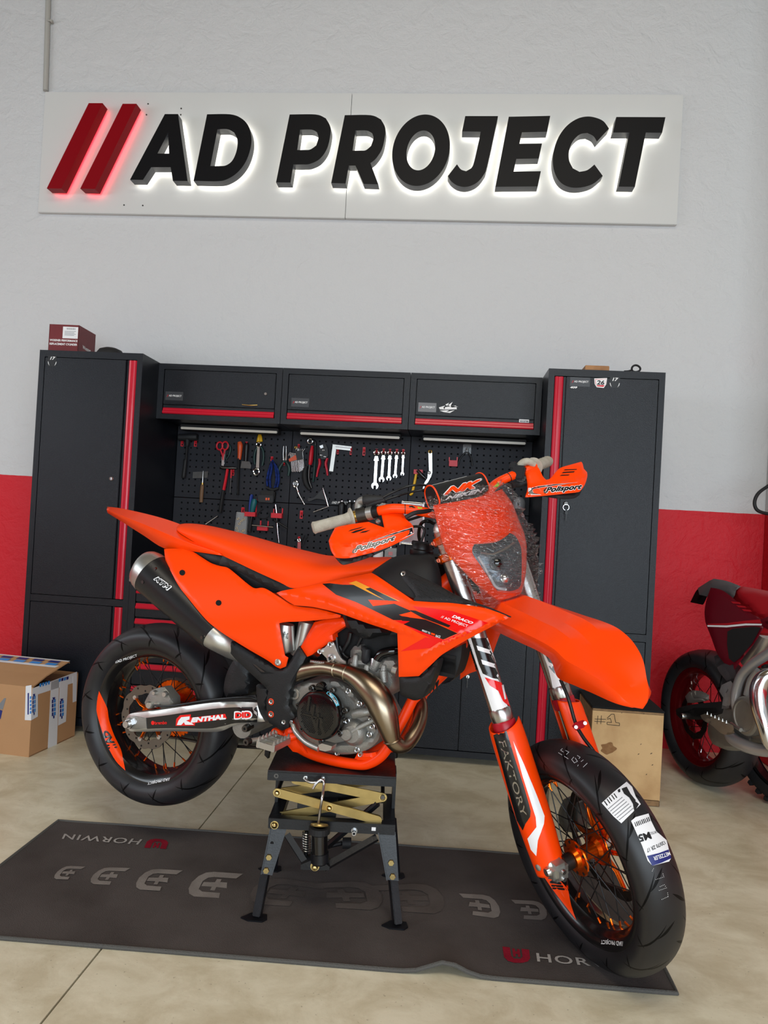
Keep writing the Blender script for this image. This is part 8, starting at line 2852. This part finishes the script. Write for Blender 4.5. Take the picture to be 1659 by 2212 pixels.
panel('guard_lip', Q(cI, (385, 1153), (470, 1162), (575, 1157), (720, 1124), (900, 1077), (1050, 1024), (1182, 966), (1100, 1012), (960, 1085), (760, 1170), (560, 1230), (490, 1244), (450, 1225)), [cI(500, 1200)+(-0.052,), cI(1100, 1010)+(-0.030,), cI(800, 1120)+(-0.036,)], 'plastic_black', hgR, rw=3, rh=0.003, **gp)
panel('guard_mount', Q(cI, (885, 680), (905, 635), (965, 612), (980, 680), (1010, 768), (950, 745), (885, 712)), [cI(940, 690)+(-0.060,)], 'black_matte', hgR, rw=3, rh=0.002, **gp)
c_ = ST(Np(*cI(925, 692), -0.058))
MB().tube([c_, c_+nS*0.004, c_+nS*0.007], [0.0075, 0.0075, 0.004], seg=16).obj('mount_bolt', 'steel', hgR, smooth=True)
panel('guard_clamp_cap', Q(cI, (990, 566), (1010, 545), (1190, 505), (1212, 520), (1208, 534), (1080, 553)), [cI(1100, 540)+(-0.05,)], 'black_matte', hgR, rw=3, rh=0.003, **gp)


def polisport(tg, cv, q, blob, stripe, edge, vents):
    decal('guard_graphic', Q(cv, *edge), tg, 'white_gfx', 0.0006, 5, sm=False)
    decal('guard_graphic', Q(cv, *stripe), tg, 'black_gfx', 0.0011, 5, sm=False)
    decal_text('Polisport', Q(cv, *q), tg, 'white_gfx', 0.01, 0.25, lift=0.0012, spread=1.7)
    decal_text('Polisport', Q(cv, *q), tg, 'black_gfx', 0.01, 0.25, lift=0.0020, spread=0.55)
    decal('lettering_swoosh', Q(cv, *blob), tg, 'black_gfx', 0.0014, 4)
    for vpoly in vents:
        decal('guard_vent', Q(cv, *vpoly), tg, 'hole', 0.0008, 4, sm=False)


polisport(hgR, cI, ((625, 1110), (1132, 948), (1150, 868), (640, 1016)), ((625, 1105), (596, 1092), (602, 1062), (640, 1035), (700, 1018), (640, 1048), (616, 1075), (622, 1092)),
          ((700, 985), (1100, 850), (1362, 768), (1378, 838), (1290, 880), (1326, 842), (1330, 796), (1100, 865)), ((690, 990), (1100, 846), (1366, 762), (1384, 844), (1200, 930), (1290, 882), (1326, 842), (1330, 796), (1100, 868)),
          ([(545, 820), (580, 798), (742, 756), (700, 778)], [(578, 838), (640, 808), (782, 774), (720, 808), (620, 840)], [(688, 842), (730, 820), (832, 800), (770, 830)]))
hgL = panel('hand_guard', Q(cJ, (510, 396), (600, 365), (700, 338), (722, 360), (748, 410), (782, 482), (828, 528), (870, 520), (910, 490), (980, 405), (1050, 346), (1200, 300), (1352, 258), (1372, 288), (1390, 362), (1438, 415), (1442, 480), (1405, 600), (1345, 685), (1300, 712), (1100, 735), (760, 770), (545, 786), (522, 778), (556, 660), (546, 520)),
            [cJ(520, 400)+(0.000,), cJ(540, 775)+(0.010,), cJ(700, 345)+(-0.010,), cJ(830, 528)+(0.010,), cJ(900, 680)+(0.045,), cJ(1200, 620)+(0.050,), cJ(1360, 270)+(0.000,), cJ(1440, 450)+(0.010,), cJ(1320, 700)+(0.035,), cJ(1050, 350)+(0.010,)], 'orange', rw=4, rh=0.004, corner=26,
            creases=[(Q(cJ, (570, 650), (830, 610), (1300, 540), (1440, 450)), 5, 0.008)], label='orange hand guard with black lettering', **gp)
panel('guard_lip', Q(cJ, (760, 772), (1100, 737), (1300, 714), (1372, 672), (1325, 758), (1240, 805), (1100, 812), (980, 802), (860, 785)), [cJ(1100, 775)+(0.022,)], 'plastic_black', hgL, rw=3, rh=0.003, **gp)
polisport(hgL, cJ, ((818, 744), (1342, 684), (1362, 598), (832, 646)), ((820, 735), (790, 722), (786, 690), (815, 658), (860, 640), (822, 672), (812, 700), (820, 722)),
          ((572, 660), (700, 632), (860, 608), (1310, 566), (900, 616), (640, 660), (618, 690), (640, 730), (740, 748), (575, 742)), ((560, 655), (700, 626), (870, 602), (1312, 564), (900, 622), (640, 664), (622, 690), (642, 728), (760, 752), (560, 752)),
          ([(1085, 390), (1110, 374), (1288, 368), (1278, 380)], [(1055, 432), (1085, 412), (1255, 402), (1240, 420)], [(1025, 472), (1060, 455), (1180, 452), (1160, 466)]))

# ================================================================== RED MOTORCYCLE at the right edge
mat('deep_red', (98, 9, 24), 0.3, coat=0.2)
mat('bright_red', (172, 18, 30), 0.45)
mat('red_rim', (104, 8, 16), 0.25, metal=0.5)
mat('grey_plastic', (78, 74, 76), 0.45)
mat('silver_frame', (180, 180, 182), 0.35, metal=0.6)
cZ = crop(1240, 1000, 2.9117)
RYAW = math.radians(-76)
rc0 = onZ(*cZ(820, 2012))
red = thing('motorcycle', 'dark red off-road motorcycle parked at the right edge of the picture', 'motorcycle', (rc0[0], rc0[1], 0.0), (0, 0, RYAW))
RR = np.array(Matrix.Rotation(RYAW, 3, 'Z'))
RO = np.array([rc0[0], rc0[1], 0.0])
cR = RR.T@(CAM-RO)


def Rp(u, v, lat):
    d = RR.T@ray(u, v)
    return cR+d*((-lat-cR[1])/d[1])


def rpanel(name, pts, lat, m, th=0.02, rh=0.004, rw=4, mirror=False, step=8):
    return panel(name, Q(cZ, *pts), [cZ(*pts[0])+(lat,)] if not isinstance(lat, list) else [cZ(x, y)+(l,) for x, y, l in lat], m, red, th=th, rh=rh, rw=rw, mapf=Rp, mirror=mirror, step=step)


def rtube(name, pts, r, m, seg=14):
    P = [np.append(Rp(*cZ(x, y), l), rr) for (x, y, l), rr in zip(pts, r if hasattr(r, '__len__') else [r]*len(pts))]
    S_ = spline(P, 5)
    return MB().tube([p[:3] for p in S_], [p[3] for p in S_], seg=seg).obj(name, m, red, smooth=True, angle=60)


rzc = 0.312
wheel('rear_wheel', Matrix.Translation((0, 0, rzc)), REAR_PROF, 'tyre_rear', 0.060, 'black tyre on a red spoked rim', rim_m='red_rim', hub_m='red_rim', nip_m='steel', par=red, seg=72, nsp=24)
rwh = [o for o in red.children if o.name.startswith('rear_wheel')][0]
wavy_disc(rwh, 0.105, 0.072, -0.070, 0.004, 'disc')
rpanel('swingarm', [(660, 1545), (690, 1530), (800, 1512), (930, 1500), (948, 1545), (940, 1580), (830, 1606), (690, 1602), (664, 1575)], 0.115, 'black_matte', th=0.03, rh=0.008)
MB().lathe([(0.0005, -0.135), (0.011, -0.135), (0.014, -0.128), (0.014, -0.11)], (0, 0, rzc), seg=18).obj('axle_nut', 'steel', red, smooth=True)
rpanel('rear_caliper', [(720, 1460), (745, 1430), (800, 1435), (850, 1460), (848, 1490), (780, 1500), (735, 1500)], 0.09, 'alu_cast', th=0.03, rh=0.01)
sp2 = rpanel('side_panel', [(862, 784), (836, 860), (824, 930), (828, 990), (840, 1030), (862, 1085), (885, 1150), (908, 1205), (948, 1258), (985, 1272), (1005, 1262), (1010, 1300), (1060, 1230), (1130, 1140), (1185, 1050), (1188, 1010), (1170, 978), (1120, 950), (1060, 905), (1000, 850), (930, 800)], [(862, 784, 0.10), (900, 1150, 0.150), (1000, 1000, 0.150), (1180, 1030, 0.135), (830, 960, 0.145)], 'deep_red', th=0.004, rh=0.006, mirror=True)


def rdecal(poly, m, nm, lift):
    V2, Fc = cdt_fill(dens(Q(cZ, *poly), 6), 6)
    f = lsq([cZ(862, 784)+(0.10,), cZ(900, 1150)+(0.150,), cZ(1000, 1000)+(0.150,), cZ(1180, 1030)+(0.135,), cZ(830, 960)+(0.145,)])
    return build(nm, [Rp(p[0], p[1], f(p[0], p[1])+lift) for p in V2], Fc, m, sp2, smooth=True)


rdecal([(838, 1020), (960, 1022), (1080, 1010), (1182, 1012), (1180, 1022), (1080, 1022), (960, 1034), (840, 1030)], 'white_gfx', 'panel_stripe', 0.002)
rdecal([(842, 1012), (960, 1008), (1080, 992), (1168, 985), (1180, 1008), (1080, 1008), (960, 1020), (842, 1018)], 'bright_red', 'panel_stripe', 0.002)
rdecal([(965, 1060), (1000, 1042), (1130, 1030), (1175, 1035), (1120, 1135), (1040, 1230), (1005, 1255), (975, 1230), (962, 1140)], 'black_matte', 'panel_insert', 0.002)
for k in range(3):
    rdecal([(985+34*k, 870+24*k), (1040+34*k, 876+24*k), (1052+34*k, 888+24*k), (1000+34*k, 884+24*k)], 'bright_red', 'panel_stripe', 0.002)
rpanel('tail_cowl', [(852, 740), (880, 728), (960, 742), (1050, 776), (1020, 800), (1012, 830), (1000, 850), (930, 800), (862, 782)], [(860, 740, 0.05), (1010, 840, 0.085), (1050, 776, 0.03)], 'grey_plastic', th=0.10, rh=0.006)
rpanel('plate_holder', [(738, 872), (775, 800), (812, 770), (838, 772), (860, 782), (838, 840), (815, 888)], 0.02, 'black', th=0.01, rh=0.001)
rpanel('seat', [(1012, 812), (1030, 790), (1060, 776), (1150, 792), (1300, 822), (1420, 860), (1420, 1010), (1300, 1000), (1172, 968), (1110, 910), (1050, 862)], [(1020, 800, 0.07), (1172, 968, 0.12), (1150, 792, 0.03), (1400, 900, 0.12)], 'bright_red', th=0.16, rh=0.02, rw=8)
rpanel('shroud', [(1175, 985), (1230, 962), (1420, 1010), (1420, 1150), (1230, 1050), (1190, 1015)], 0.14, 'deep_red', th=0.004, mirror=True)
rpanel('inner_guard', [(905, 1205), (950, 1258), (1008, 1275), (1020, 1330), (1000, 1380), (975, 1350), (930, 1290)], 0.12, 'grey_plastic', th=0.03)
rtube('shock', [(1200, 1080, 0.06), (1165, 1150, 0.06), (1090, 1260, 0.06)], 0.030, 'alu')
rtube('frame_spar', [(1330, 1120, 0.13), (1220, 1200, 0.13), (1130, 1260, 0.13), (1060, 1330, 0.13), (1025, 1420, 0.13), (1015, 1500, 0.13), (1030, 1570, 0.12)], 0.020, 'silver_frame')
rtube('frame_tube', [(1150, 1300, 0.11), (1110, 1370, 0.11), (1085, 1460, 0.11)], 0.013, 'silver_frame')
rpanel('pivot_plate', [(945, 1390), (985, 1370), (1008, 1400), (995, 1470), (975, 1540), (945, 1540), (955, 1470), (930, 1430)], 0.13, 'silver_frame', th=0.02, rh=0.004)
rpanel('crankcase', [(1020, 1530), (1050, 1480), (1120, 1450), (1220, 1440), (1330, 1480), (1360, 1640), (1280, 1760), (1150, 1760), (1040, 1720), (1005, 1640)], 0.11, 'alu_cast', th=0.2, rh=0.02, rw=8)
c_ = Rp(*cZ(1095, 1592), 0.13)
MB().lathe([(0.078, 0.02), (0.078, -0.012), (0.072, -0.020), (0.062, -0.022), (0.058, -0.018), (0.0005, -0.018)], tuple(c_), seg=48).obj('clutch_cover', 'alu_cast', red, smooth=True, angle=30)
rpanel('cylinder', [(1120, 1310), (1190, 1290), (1300, 1300), (1330, 1460), (1200, 1470), (1110, 1440)], 0.09, 'alu_cast', th=0.16, rh=0.015)
rtube('exhaust_header', [(1290, 1310, 0.11), (1200, 1345, 0.15), (1162, 1420, 0.165), (1165, 1530, 0.170), (1195, 1650, 0.165), (1225, 1760, 0.15), (1290, 1830, 0.12)], [0.020, 0.028, 0.033, 0.032, 0.027, 0.022, 0.020], 'chrome', 20)
rtube('skid_rail', [(965, 1680, 0.13), (1000, 1735, 0.13), (1080, 1780, 0.13), (1180, 1808, 0.12), (1300, 1815, 0.11)], [0.020, 0.026, 0.026, 0.024, 0.022], 'silver_frame')
fp2 = rpanel('foot_peg', [(826, 1576), (870, 1592), (940, 1622), (1000, 1650), (1010, 1700), (960, 1690), (900, 1640), (845, 1606)], 0.17, 'alu', th=0.04, rh=0.002)
for k in range(6):
    q = Rp(*cZ(838+24*k, 1582+11*k), 0.172)
    MB().tube([q, q+np.array([0, 0, 0.012])], [0.005, 0.001], seg=6).obj('peg_tooth', 'alu', fp2)
rtube('brake_lever', [(990, 1640, 0.14), (1020, 1660, 0.15), (1050, 1680, 0.155)], 0.008, 'alu')

# knobbly tyre of the next bike, only its edge inside the picture
kb = onZ(1690, 1745)
kw = thing('knobbly_wheel', 'black knobbly off-road tyre at the right edge below the red motorcycle', 'wheel', (kb[0], kb[1], 0.0), (0, 0, math.radians(-70)))
mb = MB()
mb.lathe([(0.235, -0.035), (0.262, -0.045), (0.285, -0.038), (0.296, -0.018), (0.298, 0.0), (0.296, 0.018), (0.285, 0.038), (0.262, 0.045), (0.235, 0.035)], (0, 0, 0.31), seg=64)
mb.obj('carcass', 'rubber', kw, smooth=True)
kme = None
for k in range(36):
    for y, tilt in ((-0.034, 0.5), (0.0, 0.0), (0.034, -0.5)):
        a = 2*PI*(k+(0.5 if y == 0 else 0))/36
        r = 0.303 if y == 0 else 0.294
        if kme is None:
            o = MB().box((-0.010, -0.012, -0.009), (0.010, 0.012, 0.009), 0.002).obj('knob', 'rubber', kw)
            kme = o.data
        else:
            o = link(bpy.data.objects.new('knob', kme), kw)
        o.location = (r*math.cos(a), y, 0.312+r*math.sin(a))
        o.rotation_euler = Matrix.Rotation(-a+PI/2, 3, 'Y').to_euler()
MB().lathe([(0.236, -0.026), (0.228, -0.020), (0.225, 0.0), (0.228, 0.020), (0.236, 0.026)], (0, 0, 0.31), seg=48).obj('rim', 'rim_black', kw, smooth=True)
